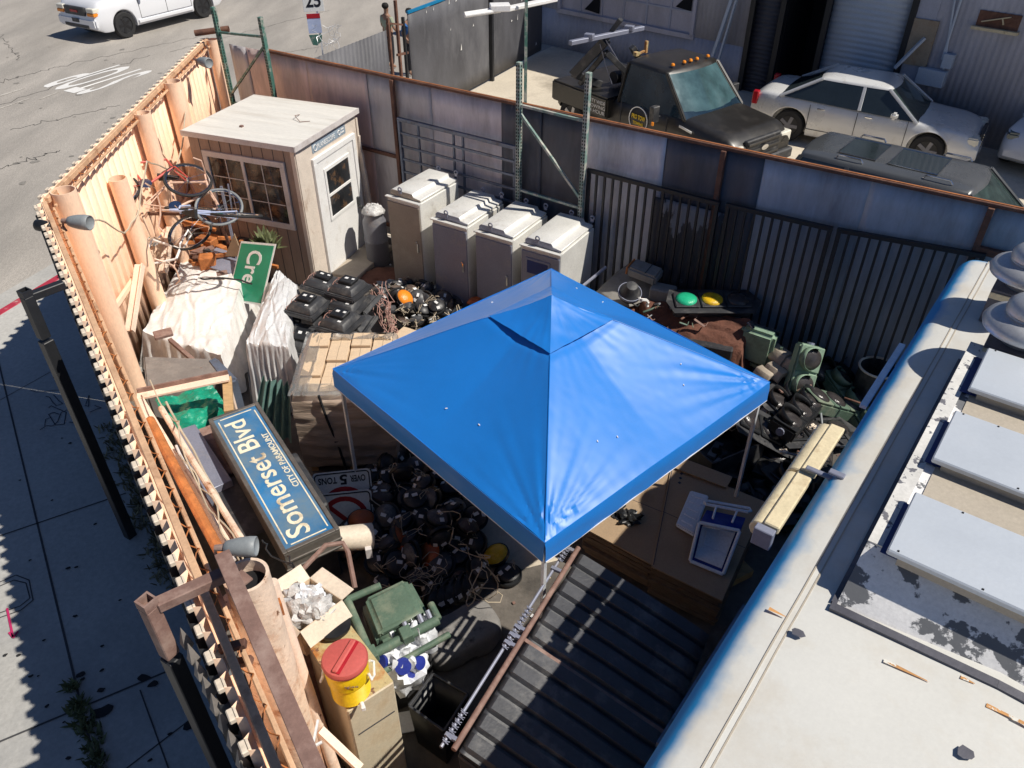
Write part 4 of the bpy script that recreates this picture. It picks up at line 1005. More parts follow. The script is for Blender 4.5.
# ================================================================ ROUND SIGNAL MODULES
def module_proto(name, label, lens, group, loc=(0, 0, -50), hm='black_mod'):
    r = root(name, label, 'signal lens', loc, 0, group)
    mb = MB(); mb.lathe([(.02, .028), (.09, .035), (.115, .05), (.125, .085), (.11, .10), (.06, .125), (.035, .13), (.03, .14), (.005, .142)], n=20); mb.build('housing', hm, r, smooth=40)
    mb = MB(); mb.tube((0, 0, .015), (0, 0, .05), .152, .012, 24); mb.lathe([(.145, .02), (.14, .034), (.03, .036)], n=24); mb.build('rim', 'black_plastic', r, smooth=40)
    mb = MB(); mb.lathe([(.14, .02), (.13, .0), (.10, -.025), (.055, -.042), (.005, -.048)], n=24); mb.build('lens', lens, r, smooth=60)
    mb = MB(); mb.box((.0, .0, .146), (.062, .036, .008), .4); mb.box((-.088, .0, .120), (.045, .05, .006), 0, rot=Euler((0, -.46, .0))); mb.build('label', 'label_white', r)
    mb = MB(); squiggle(mb, (.0, 0, .13), (.15, .10, .07), .004, 12, .09, random.random() * 9); mb.build('lead_wire', 'wire_pale', r)
    return r
G1 = 'black round signal modules heaped on the yard floor'; G2 = 'round signal modules piled in front of the cabinets'
pb = module_proto('signal_module', 'black round signal module in the heap left of the canopy', 'lens_dark', G1)
pb2 = module_proto('signal_module', 'black round signal module in the heap left of the canopy', 'lens_dark', G1, hm='mod_brown')
pb3 = module_proto('signal_module', 'black round signal module in the heap left of the canopy', 'lens_dark', G1, hm='mod_grey')
def place(proto, loc, rot, label=None, group=None, first=[False]):
    c = copy_tree(proto); c.location = loc; c.rotation_euler = rot
    if label: c['label'] = label
    if group: c['group'] = group
    return c
heap = []
def in_poly(p, poly):
    s = False; j = len(poly) - 1
    for i in range(len(poly)):
        a, b = poly[i], poly[j]
        if (a[1] > p[1]) != (b[1] > p[1]) and p[0] < (b[0] - a[0]) * (p[1] - a[1]) / (b[1] - a[1]) + a[0]: s = not s
        j = i
    return s
pl = [at(*q, .15) for q in ((368, 500), (345, 515), (352, 556), (372, 590), (420, 600), (455, 590), (475, 560), (478, 520), (440, 470), (410, 440), (370, 470))]
pl2 = [(p.x, p.y) for p in pl]; hc = V((sum(p[0] for p in pl2) / len(pl2), sum(p[1] for p in pl2) / len(pl2)))
rnd = random.Random(5)
def scatter(poly, n, dmin, hmax, rad):
    out = []; tries = 0; xs = [p[0] for p in poly]; ys = [p[1] for p in poly]
    c = V((sum(xs) / len(xs), sum(ys) / len(ys)))
    while len(out) < n and tries < 9000:
        tries += 1; q = (rnd.uniform(min(xs), max(xs)), rnd.uniform(min(ys), max(ys)))
        if not in_poly(q, poly): continue
        d = (V(q) - c).length / rad; z = max(0, hmax * (1 - d * d)) * rnd.uniform(.3, 1)
        if any((q[0] - o[0]) ** 2 + (q[1] - o[1]) ** 2 + ((z - o[2]) * 1.6) ** 2 < dmin ** 2 for o in out): continue
        out.append((q[0], q[1], z))
    return out
ps = scatter(pl2, 64, .215, .38, 1.0)
for i, (x, y, z) in enumerate(ps):
    rot = (rnd.uniform(-.7, .7), rnd.uniform(-.7, .7), rnd.uniform(0, 6.28))
    if rnd.random() < .12: rot = (PI / 2 + rnd.uniform(-.4, .4), 0, rnd.uniform(0, 6.28)); z += .12
    place((pb, pb, pb2, pb, pb3)[i % 5], (x, y, z + .07), rot)
# coloured ones, lens up
def flip(px, py, z, mlens, label, tx=0., ty=0., grp=None):
    r = module_proto('signal_module', label, mlens, grp or '', at(px, py, z)); 

    r.rotation_euler = (PI + tx, ty, rnd.uniform(0, 6)); return r
flip(361, 518, .50, 'lens_rust', 'rusty orange signal lens lying face up left of the black heap')
flip(404, 545, .34, 'lens_rust', 'dark rust lens between black modules, tilted away', .9)
flip(428, 553, .30, 'lens_rust', 'dark red brown lens beside the tangle of pale wire', .5, .5)
flip(402, 535, .36, 'lens_rust', 'rust rimmed lens turned on its edge above the dark rust lens', 1.2)
flip(495, 553, .14, 'lens_yellow', 'bright yellow signal lens at the right end of the heap', -.25, .25)
o = place(pb, at(508, 577, .02), (0, 0, .5), 'black round module lying alone on the bare floor right of the yellow lens', G1)
for i in range(6):
    a = at(430, 600, .16).lerp(at(470, 583, .14), i / 5)
    o = place(pb, a, (PI / 2 - .35, .1 * (i % 2), 1.0 + .05 * i), 'round modules standing on edge in a row in front of the green housing', 'row of round modules on edge')
a = at(477, 572, .22); place(pb, a, (.5, .3, 1), 'module with shiny backing on top of the row by the yellow lens', None)
mb = MB()
for i in range(9):
    c = at(rnd.uniform(400, 440), rnd.uniform(560, 590), .34); k = rnd.uniform(.05, .13)
    mb.path([c + V((math.cos(t * .5) * k * (1 + .25 * math.sin(t * 1.3 + i)), math.sin(t * .5) * k, .05 * math.sin(t * .7 + i))) for t in range(14)], .0035, 4)
tag(mb.build('wire_coil', 'wire_pale'), 'loose coils of pale wire on top of the black heap', 'wire')
for i, (a, b, lab) in enumerate((((385, 470), (440, 500), 'pale cable curling over the upper part of the black heap'), ((452, 520), (480, 560), 'yellowish cable on the right side of the black heap'), ((370, 495), (405, 545), 'pale cable end beside the rusty lens'), ((468, 590), (500, 575), 'tangled light cable next to the lone black module'))):
    mb = MB(); squiggle(mb, at(a[0], a[1], .5), at(b[0], b[1], .4), .006, 22, .22, i + 3); squiggle(mb, at(a[0] + 5, a[1], .5), at(b[0] - 9, b[1], .4), .005, 22, .3, i + 13); tag(mb.build('cable', 'wire_pale'), lab, 'cable')
# pile near the cabinets
pl = [at(*q, .1) for q in ((376, 292), (400, 286), (456, 300), (470, 318), (430, 332), (396, 336), (378, 322))]
ps = scatter([(p.x, p.y) for p in pl], 30, .22, .3, .9)
for i, (x, y, z) in enumerate(ps):
    rot = (rnd.uniform(-.8, .8), rnd.uniform(-.8, .8), rnd.uniform(0, 6.28))
    if rnd.random() < .2: rot = (PI / 2 + rnd.uniform(-.5, .5), 0, rnd.uniform(0, 6.28)); z += .1
    place((pb, pb3, pb2)[i % 3], (x, y, z + .07), rot, 'black round signal module in the pile in front of the cabinets', G2)
flip(406, 297, .50, 'lens_orange', 'bright orange signal lens on top of the pile in front of the cabinets', .75, .1)
flip(475, 300, .32, 'lens_rust', 'rust coloured lens beside the canopy in front of the grey cabinet', .35)
mb = MB()
for i in range(16):
    c = at(rnd.uniform(385, 455), rnd.uniform(298, 328), .42); squiggle(mb, c, c + V((rnd.uniform(-.3, .3), rnd.uniform(-.25, .25), 0)), .006, 10, .12, i + 40)
tag(mb.build('wire_tangle', 'wire_pale'), 'pale loose wires over the module pile in front of the cabinets', 'wire')
# dispose of the prototype below ground: make it one of the heap
pb.location = (hc.x + .1, hc.y + .05, .46); pb.rotation_euler = (.2, .1, 0); pb2.location = (hc.x - .3, hc.y + .2, .42); pb2.rotation_euler = (-.2, .3, 1); pb3.location = (hc.x + .35, hc.y - .2, .40); pb3.rotation_euler = (.4, 0, 2)

# ================================================================ SQUARE BLACK HOUSINGS
G3 = 'square black signal housings stacked by the shed'
def square_housing():
    r = root('square_housing', 'square black signal housing with stepped back and white labels', 'signal housing', (0, 0, 0), 0, G3)
    mb = MB(); mb.hexa([(-.25, -.25, 0), (.25, -.25, 0), (.25, .25, 0), (-.25, .25, 0)], [(-.24, -.24, .06), (.24, -.24, .06), (.24, .24, .06), (-.24, .24, .06)]); mb.build('rim', 'charcoal', r, bevel=.015, seg=2)
    mb = MB(); mb.hexa([(-.205, -.205, .06), (.205, -.205, .06), (.205, .205, .06), (-.205, .205, .06)], [(-.16, -.16, .15), (.16, -.16, .15), (.16, .16, .15), (-.16, .16, .15)]); mb.build('back_shell', 'charcoal', r, bevel=.012)
    mb = MB(); mb.box((.0, .02, .175), (.22, .18, .05)); mb.build('terminal_box', 'black_plastic', r, bevel=.01)
    mb = MB(); mb.box((-.03, .03, .202), (.05, .04, .003)); mb.box((.07, .04, .202), (.04, .035, .003)); mb.box((.08, -.11, .154), (.05, .03, .004)); mb.build('label', 'label_white', r)
    mb = MB(); squiggle(mb, (-.1, 0, .19), (-.2, -.2, .07), .005, 10, .06, 3); squiggle(mb, (-.1, .02, .19), (-.22, -.15, .07), .004, 10, .08, 5); mb.build('lead_wire', 'wire_red', r)
    return r
sq = square_housing()
specs = [(349, 292, 1.15, 0, 0, .1, 'topmost, nearest the shed door'), (308, 309, 1.05, .05, .02, .15, 'second from the left, beside the silver tarp'), (341, 325, 1.05, .06, 0, .1, 'front middle one just behind the wrapped boxes'),
         (348, 307, 1.0, .1, 0, .2, 'middle one partly under the topmost'), (322, 287, .95, -.1, .2, .3, 'at the back left, half hidden'), (298, 325, .80, .3, .1, .2, 'low one on the left side with a glossy patch'),
         (305, 342, .72, .45, .1, .35, 'tipped forward at the front left corner'), (358, 331, .8, .1, -.4, .2, 'leaning at the right side with wires'), (365, 312, .75, .1, -.7, .1, 'tipped on the right edge of the stack'),
         (310, 320, .85, 0, 0, .2, 'under the second from the left'), (345, 335, .82, .1, 0, .1, 'under the front middle one'), (338, 300, .72, 0, 0, .3, 'buried in the middle of the stack')]
for i, (px, py, z, tx, ty, rz, lab) in enumerate(specs):
    c = sq if i == 0 else copy_tree(sq); c.location = at(px, py, z); c.rotation_euler = (tx, ty, -.55 + rz); c['label'] = 'square black signal housing, ' + lab
for i, (px, py, z) in enumerate(((320, 305, .0), (350, 305, .0), (300, 330, .0), (335, 325, .0), (322, 300, .3), (348, 312, .3), (305, 325, .3), (335, 322, .3), (325, 305, .55), (345, 320, .55), (308, 322, .52))):
    q = at(px, py + 4, z + .1); q.z = z
    c = copy_tree(sq); c.location = at((px), py, .9); c.location.z = z; c.rotation_euler = (0, 0, -.5 + .1 * (i % 3)); c['label'] = 'square black signal housing low inside the stack by the shed'
mb = MB()
for i in range(14):
    a = at(378 + rnd.uniform(-8, 8), 285 + rnd.uniform(-5, 10), .95); b = at(392 + rnd.uniform(-8, 8), 338 + rnd.uniform(-8, 8), .5); squiggle(mb, a, b, .006, 14, .1, i + 70)
tag(mb.build('wire_bundle', 'wire_red'), 'reddish wires trailing down the right side of the square housings', 'wire')

# ================================================================ WRAPPED PALLET OF BOXES
PX = V((-2.62, 7.02)); pd = V((.985, .10)).normalized()
r = root('wrapped_pallet', 'pallet of small brown boxes shrouded in cloudy stretch wrap', 'pallet', (PX.x + .10, PX.y, 0), .04)
r.scale = (.90, 1, 1)
mb = MB(); 
for i in range(5): mb.box((.62, .1 + .29 * i, .11), (1.15, .1, .02))
for x in (.1, .62, 1.14): mb.box((x, .65, .05), (.09, 1.2, .1))
mb.build('pallet', 'wood', r)
mb = MB(); nx, ny = 4, 4
mb.box((.62, .66, .60), (1.16, 1.22, .94)); mb.build('lower_boxes', 'card_light', r)
for i in range(nx):
    for j in range(ny):
        mb = MB(); mb.box((.04 + 1.16 * (i + .5) / nx, .06 + 1.2 * (j + .5) / ny, 1.13 + .009 * ((i * 7 + j * 3) % 5)), (1.16 / nx - .022, 1.2 / ny - .02, .16), random.uniform(-.03, .03)); bx = mb.build('box', 'card_light', r, bevel=.004)
        mb = MB(); mb.box((.04 + 1.16 * (i + .5) / nx, .06 + 1.2 * (j + .5) / ny, 1.212 + .009 * ((i * 7 + j * 3) % 5)), (.003, 1.2 / ny - .015, .002)); mb.build('seam', 'card_edge', bx)
mb = MB()
def wrapf(u, v):
    per = [(0, -.0), (1.24, -.0), (1.24, 1.32), (0, 1.32)]; q = (u * 4) % 4; i = int(q); t = q - i
    a, b = V(per[i]), V(per[(i + 1) % 4]); p = a.lerp(b, t); z = .12 + 1.1 * v
    n = noise.noise(V((p.x * 1.2, p.y * 1.2, z * 9))) * .03 + noise.noise(V((p.x * 6, p.y * 6, z * 14))) * .012
    o = (p - V((.62, .66))); o.normalize(); p = p + o * (n + .055 * math.sin(PI * v) * math.sin(PI * t) + .02 * math.sin(z * 2.5) - .07 * max(0, v - .93) / .07)
    return V((p.x, p.y, z))
mb.grid(wrapf, 96, 40); mb.build('stretch_wrap', 'card_wrap', r, smooth=60)
mb = MB()
mb.grid(lambda u, v: V((.02 + 1.2 * u + .01 * noise.noise(V((v * 5, u, 0))), -.02 + .22 * v, 1.235 + .03 * noise.noise(V((u * 8, v * 6, 1))))), 30, 8)
mb.grid(lambda u, v: V((-.03 + .24 * u, -.02 + 1.3 * v, 1.24 + .03 * noise.noise(V((u * 6, v * 8, 4))))), 8, 30)
mb.grid(lambda u, v: V((.2 + 1.0 * u, 1.1 + .3 * v, 1.25 + .05 * noise.noise(V((u * 8, v * 6, 7))) - .15 * v * v)), 24, 8)
mb.build('film_edge', 'wrap_film', r)
mb = MB(); mb.path([(.55, -.05, .1), (.5, -.05, .5), (.42, -.06, .9), (.36, -.03, 1.24)], .018, 6); mb.box((.49, -.06, .55), (.05, .03, .06)); mb.build('strap', 'bar_black', r)
p = at(415, 345, .55)
mb = MB(); mb.box((0, 0, -.25), (.7, .6, .5)); o = mb.build('flat_carton', 'card_light', None, bevel=.004); o.location = at(412, 343, .5); o.rotation_euler = (0, 0, -.5); tag(o, 'pale cardboard carton between the wrapped pallet and the module pile', 'carton')

# ================================================================ TARPS
def draped(name, label, pts, zt, skirt, m, seed=0, nu=70, nv=90, bulge=.05, out=.15, cat='tarp', base=.02, fold=.05, folds=5.0):
    """pts: four corners (world) of the top; the cloth falls down past them"""
    c = sum(pts, V((0, 0, 0))) / 4; P = [p - c for p in pts]
    def f(u, v):
        U = -skirt + u * (1 + 2 * skirt); W = -skirt + v * (1 + 2 * skirt)
        uc, wc = min(1, max(0, U)), min(1, max(0, W))
        p = P[0].lerp(P[1], uc).lerp(P[3].lerp(P[2], uc), wc)
        du, dw = U - uc, W - wc
        ex = ((P[1] - P[0]).normalized() * (1 if du > 0 else -1 if du < 0 else 0)) + ((P[3] - P[0]).normalized() * (1 if dw > 0 else -1 if dw < 0 else 0))
        dd = max(abs(du), abs(dw)) / skirt
        along = (U if abs(dw) > abs(du) else W) * folds
        if dd > 0:
            h0 = c.z + p.z
            z = h0 - (h0 - base) * min(1, dd * 1.02) ** 1.1
            w = out * dd + fold * dd * math.sin(along * 2 * PI + 3 * noise.noise(V((along, seed, 0)))) + fold * .6 * noise.noise(V((along * 2.2, dd * 2, seed)))
            if ex.length > 0: ex = ex / max(1, ex.length)
            q = p + ex * w; q.z = z - c.z
        else:
            q = p.copy(); q.z += bulge * math.sin(PI * uc) * math.sin(PI * wc)
        n = noise.noise(V((U * 3, W * 3, seed))) * .04 + noise.noise(V((U * 9, W * 9, seed + 4))) * .014
        n -= .022 * max(0, 1 - abs(noise.noise(V((U * 2.6, W * 2.2, seed + 8)))) * 9); n += .02 * max(0, 1 - abs(noise.noise(V((U * 5, W * 4, seed + 18)))) * 9)
        q.z = max(base - c.z, q.z + n * (1 - min(1, dd) * .5)); return q
    mb = MB(); mb.grid(f, nu, nv); o = mb.build(name, m, None, smooth=60); o.location = c
    return tag(o, label, cat)
draped('white_tarp', 'large dirty white tarp over a low pile beside the peach fence', [at(183, 258, .60), at(243, 276, .66), at(221, 356, .72), at(143, 332, .60)], .6, .20, 'tarp_white', 1, bulge=.10, out=.18, fold=.045)
draped('silver_tarp', 'long silver tarp over a ridge shaped pile, with deep folds at its near end', [at(277, 270, 1.0), at(297, 285, 1.0), at(288, 348, 1.0), at(246, 342, 1.0)], 1., .30, 'tarp_silver', 3, bulge=.14, out=.16, fold=.03, folds=7)
# trimmings on the white tarp
r = root('steel_bracket', 'brown post mount with a square plate lying on the white tarp', 'bracket', at(165, 335, .82))
mb = MB(); mb.box((-.02, .0, .02), (.24, .18, .05), .5); mb.build('plate', 'rust_brown', r, bevel=.01)
mb = MB(); a = at(170, 340, .84) - at(165, 335, .82); b = at(203, 369, .98) - at(165, 335, .82); mb.bar(a, b, .05, .05); mb.build('shaft', 'rust_brown', r)
mb = MB(); squiggle(mb, at(200, 278, .78), at(252, 284, .80), .014, 20, .06, 2); tag(mb.build('cord', 'bar_black'), 'black cord lying across the far end of the white tarp', 'cord')
mb = MB(); mb.box((0, 0, 0), (.16, .10, .03), .4); o = mb.build('scrap_plate', 'rust_brown'); o.location = at(222, 273, .80); tag(o, 'small rusty plate on the far end of the white tarp', 'scrap')
mb = MB(); mb.box((0, 0, 0), (.75, .42, .02), -.3); o = mb.build('grey_board', 'cab_grey'); o.location = at(228, 262, .72); o.rotation_euler = (.25, 0, -.1); tag(o, 'pale grey board behind the far end of the white tarp', 'board')
# grey rubber mat / box cover
P_ = [at(143, 356, 1.0), at(212, 358, 1.02), at(224, 373, 1.0), at(147, 398, 1.05)]; c = sum(P_, V((0, 0, 0))) / 4
mb = MB(); mb.hexa([V((p.x - c.x, p.y - c.y, -c.z + .02)) for p in P_], [p - c for p in P_]); o = mb.build('grey_bin_lid', 'mat_grey', bevel=.02, seg=2); o.location = c; tag(o, 'worn dark grey bin with flat lid in front of the white tarp', 'bin')
P_ = [at(206, 360, 1.04), at(216, 356, 1.0), at(238, 378, .98), at(224, 384, 1.0)]; c = sum(P_, V((0, 0, 0))) / 4
mb = MB(); mb.hexa([V((p.x - c.x, p.y - c.y, -c.z + .02)) for p in P_], [p - c for p in P_]); o = mb.build('dark_drum_side', 'bar_blue', bevel=.03, seg=2); o.location = c; o.name = 'dark_crate'; tag(o, 'narrow blue grey crate at the right side of the grey bin', 'crate')
# pale steel frame with green tarp
r = root('welded_steelwork', 'pale pink steel frame lying over the green tarp beside the fence', 'frame', (0, 0, 0))
def W3(px, py, z): return at(px, py, z)
mb = MB(); mb.bar(W3(137, 396, 1.5), W3(229, 377, 1.5), .14, .03); mb.build('cross_bar', 'peach_pale', r, bevel=.004)
mb = MB(); mb.bar(W3(138, 398, 1.49), W3(226, 545, 1.49), .10, .03); mb.build('side_bar', 'peach_pale', r, bevel=.004)
mb = MB(); mb.bar(W3(137, 391, 1.54), W3(228, 372, 1.54), .02, .06); mb.build('lip', 'rust_brown', r, bevel=.004)
mb = MB(); mb.bar(W3(142, 396, 1.5), (W3(142, 396, 1.5).x, W3(142, 396, 1.5).y, 0), .05, .05); mb.bar(W3(226, 378, 1.5), (W3(226, 378, 1.5).x, W3(226, 378, 1.5).y, 0), .05, .05); mb.build('leg', 'peach_pale', r)
mb = MB(); mb.bar(W3(227, 378, 1.45), W3(229, 412, 1.38), .10, .05); tag(mb.build('timber_block', 'wood', bevel=.004), 'yellow brown timber between the steel frame and the blue street sign', 'timber')
mb = MB(); A_, B_, C_, D_ = W3(155, 400, 1.12), W3(212, 384, 1.12), W3(228, 408, 1.05), W3(178, 440, 1.1)
mb.grid(lambda u, v: A_.lerp(B_, u).lerp(D_.lerp(C_, u), v) + V((0, 0, .05 * noise.noise(V((u * 4, v * 4, 0))) + .02 * noise.noise(V((u * 12, v * 12, 0))) - .5 * max(0, v - .9) * 3)), 40, 40)
tag(mb.build('green_tarp', 'tarp_green', smooth=60), 'shiny green tarp under the pale steel frame', 'tarp')
mb = MB(); A_, B_, C_, D_ = W3(262, 378, 1.0), W3(290, 384, .95), W3(292, 440, .25), W3(250, 440, .2)
mb.grid(lambda u, v: A_.lerp(B_, u).lerp(D_.lerp(C_, u), v) + V((0, .04 * math.sin(u * 30), .02 * math.sin(u * 22 + v * 2))), 50, 20)
tag(mb.build('teal_cover', 'tarp_teal', smooth=60), 'dull teal cloth hanging in folds behind the blue street sign', 'cover')
# stuff between frame and sign
mb = MB(); P_ = [W3(172, 432, 1.25), W3(195, 424, 1.25), W3(232, 480, 1.2), W3(205, 492, 1.2)]; mb.hexa([p - V((0, 0, .3)) for p in P_], P_); tag(mb.build('white_carton', 'cab_grey', bevel=.004), 'white carton with a printed side under the long pipes', 'carton')
mb = MB(); P_ = [W3(190, 432, 1.15), W3(212, 424, 1.15), W3(238, 470, 1.1), W3(216, 480, 1.1)]; mb.hexa([p - V((0, 0, .4)) for p in P_], P_); tag(mb.build('dark_carton', 'rust_brown', bevel=.004), 'dark brown carton between the white carton and the blue street sign', 'carton')
for i, (a, b, za, zb, rr, m, lab) in enumerate((((161, 408), (247, 548), 1.75, 1.75, .030, 'rust_pipe', 'flaking pale pipe lying beside the blue street sign'),
        ((150, 420), (222, 556), 1.9, 1.9, .045, 'rust_orange', 'orange pipe lying close along the fence'),
        ((186, 470), (238, 545), 1.65, 1.7, .018, 'rust_brown', 'thin brown rod between the pipes'),
        ((166, 402), (252, 556), 1.5, 1.5, .012, 'wire_pale', 'thin pale conduit sagging next to the blue sign edge'),
        ((176, 446), (235, 560), 1.55, 1.6, .014, 'white_trim', 'thin white conduit under the flaking pipe'))):
    mb = MB(); A_, B_ = W3(*a, za), W3(*b, zb); n = 14
    mb.path([A_.lerp(B_, t / n) + V((0, 0, -.03 * math.sin(PI * t / n))) + noise.noise_vector(V((t * .5, i * 3, 0))) * (.012 if rr < .02 else .002) for t in range(n + 1)], rr, 10)
    tag(mb.build('long_pipe', m), lab, 'pipe')
for i, (a, b, lab) in enumerate((((150, 380), (250, 580), 'pale cord looping along the blue sign'), ((180, 455), (262, 590), 'white cord running down to the cone floodlight'))):
    mb = MB(); squiggle(mb, W3(*a, 1.75), W3(*b, 1.9), .007, 26, .12, i + 90); tag(mb.build('cord', 'wire_pale'), lab, 'cord')

# ================================================================ SIGNS
zs = 1.45
A_, B_, C_, D_ = at(197, 420, zs), at(258, 403, zs), at(340, 530, zs - .05), at(283, 555, zs - .05)
r = root('street_sign_box', 'large blue illuminated street sign box reading Somerset Blvd, lying on its back', 'sign', (C_.x, C_.y, C_.z))
ax = (B_ - C_); ay = (D_ - C_); Lx, Ly = ax.length, ay.length
T = basis((0, 0, 0), ax, ay); 
if T.col[2].z < 0: T = basis((0, 0, 0), ax, -ay)
th_ = .24
mb = MB(); mb.T = T; mb.box((Lx / 2, Ly / 2, -th_ / 2), (Lx, Ly, th_)); mb.build('housing', 'sign_frame', r, bevel=.008)
mb = MB(); mb.T = T
for c, d in (((Lx / 2, .02, .006), (Lx, .04, .03)), ((Lx / 2, Ly - .02, .006), (Lx, .04, .03)), ((.02, Ly / 2, .006), (.04, Ly - .08, .03)), ((Lx - .02, Ly / 2, .006), (.04, Ly - .08, .03))): mb.box(c, d)
mb.box((-.008, Ly / 2, -.10), (.016, Ly + .01, .03)); mb.box((-.008, Ly / 2, -.2), (.016, Ly + .01, .02)); mb.build('bezel', 'sign_frame', r, bevel=.004)
mb = MB(); mb.T = T; mb.box((Lx / 2, Ly / 2, .003), (Lx - .08, Ly - .08, .006)); fc = mb.build('face', 'sign_blue', r)
mb = MB(); mb.T = T; k = .075
for c, d in (((Lx / 2, k, .008), (Lx - .2, .012, .003)), ((Lx / 2, Ly - k, .008), (Lx - .2, .012, .003)), ((k, Ly / 2, .008), (.012, Ly - .2, .003)), ((Lx - k, Ly / 2, .008), (.012, Ly - .2, .003))): mb.box(c, d)
mb.build('border', 'sign_letter', fc)
text('lettering', 'Somerset Blvd', 'sign_letter', fc, T @ Matrix.Translation((.13, Ly * .40, .007)), w=Lx - .30, h=Ly * .40, bold=.012)
text('lettering', 'CITY OF PARAMOUNT', 'sign_letter', fc, T @ Matrix.Translation((Lx * .34, Ly * .17, .007)), w=Lx * .42, h=Ly * .11, bold=.012)
# support under it
mb = MB(); cc = (A_ + C_) / 2; mb.box((cc.x, cc.y, (zs - .3) / 2), (.9, .9, zs - .36), -1.0); tag(mb.build('steel_drum_crate', 'charcoal', bevel=.02), 'dark crate under the blue street sign box', 'crate').name = 'dark_crate'
mb = MB(); squiggle(mb, at(262, 470 + 70, 1.5), at(295, 568, 1.45), .008, 14, .08, 4); squiggle(mb, at(288, 556, 1.45), at(310, 588, 1.4), .008, 14, .08, 8); tag(mb.build('power_lead', 'bar_black'), 'black power lead hanging from the near end of the blue sign box', 'cable')
# two weight limit signs, upside down
def limit_sign(tlp, trp, h, label, z0, words=True):
    a, b = tlp, trp; u = (b - a).normalized(); wl = (b - a).length; dn = V((0.02, -.42, -.9)).normalized(); dn = (dn - u * dn.dot(u)).normalized()
    r = root('weight_limit_sign', label, 'sign', a)
    # text frame: x toward -u, y toward dn
    T = basis(b - a, -u, dn)
    mb = MB(); mb.T = T; rr = .04
    poly = []
    for cx, cy, a0 in ((wl - rr, h - rr, 0), (rr, h - rr, PI / 2), (rr, rr, PI), (wl - rr, rr, PI * 1.5)):
        for i in range(5): t = a0 + i * PI / 8; poly.append((cx + math.cos(t) * rr, cy + math.sin(t) * rr))
    mb.prism(poly, -.006, 0); pl_ = mb.build('plate', 'sign_white', r)
    zf = .004 if T.col[2].xyz.dot(V((0, -.6, .8))) > 0 else -.010
    sg = 1 if zf > 0 else -1
    mb = MB(); mb.T = T
    k = .02; pts = [(p[0] + (k if p[0] < wl / 2 else -k), p[1] + (k if p[1] < h / 2 else -k), zf) for p in poly]; mb.path(pts, .007, 4, True); mb.build('border', 'sign_ink', pl_)
    mb = MB(); mb.T = T; R_ = wl * .42; cy = (.18 if words else .05) + R_; n = 30
    vs = [(wl / 2 + math.cos(2 * PI * i / n) * q, cy + math.sin(2 * PI * i / n) * q, zf) for i in range(n) for q in (R_, R_ - .055)]
    mb.add(vs, [(2 * i, 2 * i + 1, (2 * i + 3) % (2 * n), (2 * i + 2) % (2 * n)) for i in range(n)])
    mb.bar((wl / 2 - R_ * .66, cy + R_ * .66, zf), (wl / 2 + R_ * .66, cy - R_ * .66, zf), .05, .003, (0, 0, 1)); mb.build('ring', 'sign_red', pl_)
    if words:
        s_ = wl / .62
        text('lettering', 'OVER', 'sign_ink', pl_, T @ Matrix.Translation((.06 * s_, .06 * s_, zf)), w=.165 * s_, h=.075 * s_, bold=.02)
        text('lettering', '5', 'sign_ink', pl_, T @ Matrix.Translation((.255 * s_, .04 * s_, zf)), w=.08 * s_, h=.115 * s_, bold=.03)
        text('lettering', 'TONS', 'sign_ink', pl_, T @ Matrix.Translation((.365 * s_, .06 * s_, zf)), w=.2 * s_, h=.075 * s_, bold=.02)
    return r
limit_sign(at(312, 474, .72), at(370, 468, .72), .85, 'upside down sign reading OVER 5 TONS leaning on the wrapped pallet', .6)
limit_sign(at(313, 495, .62), at(371, 489, .62), .7, 'second sign with a red ring in front of the OVER 5 TONS sign', .5, words=False)
# green street sign, text running down
A_, B_ = at(241, 241, 1.10), at(276, 244, 1.30); dn = (at(262, 300, .62) - A_)
r = root('green_street_sign', 'green street sign with white border starting Cre, propped by the shed', 'sign', A_)
u = (B_ - A_); hgt = u.length; dn = at(259, 290, .72) - A_; dn = dn - u.normalized() * dn.dot(u.normalized()); T0 = basis((0, 0, 0), dn, u)
zs_ = 1 if T0.col[2].xyz.dot(V((0, -.6, .8))) > 0 else -1
Ls = .95
mb = MB(); mb.T = T0; mb.box((Ls / 2, hgt / 2, -.004), (Ls, hgt, .006)); pl_ = mb.build('plate', 'sign_white', r)
mb = MB(); mb.T = T0; mb.box((Ls / 2, hgt / 2, zs_ * .004), (Ls - .07, hgt - .07, .006)); mb.build('field', 'sign_green', pl_)
text('lettering', 'Cre', 'sign_white', pl_, T0 @ Matrix.Translation((.13, hgt * .30, .009 if zs_ > 0 else -.012)), w=.52, h=hgt * .42, bold=.015)

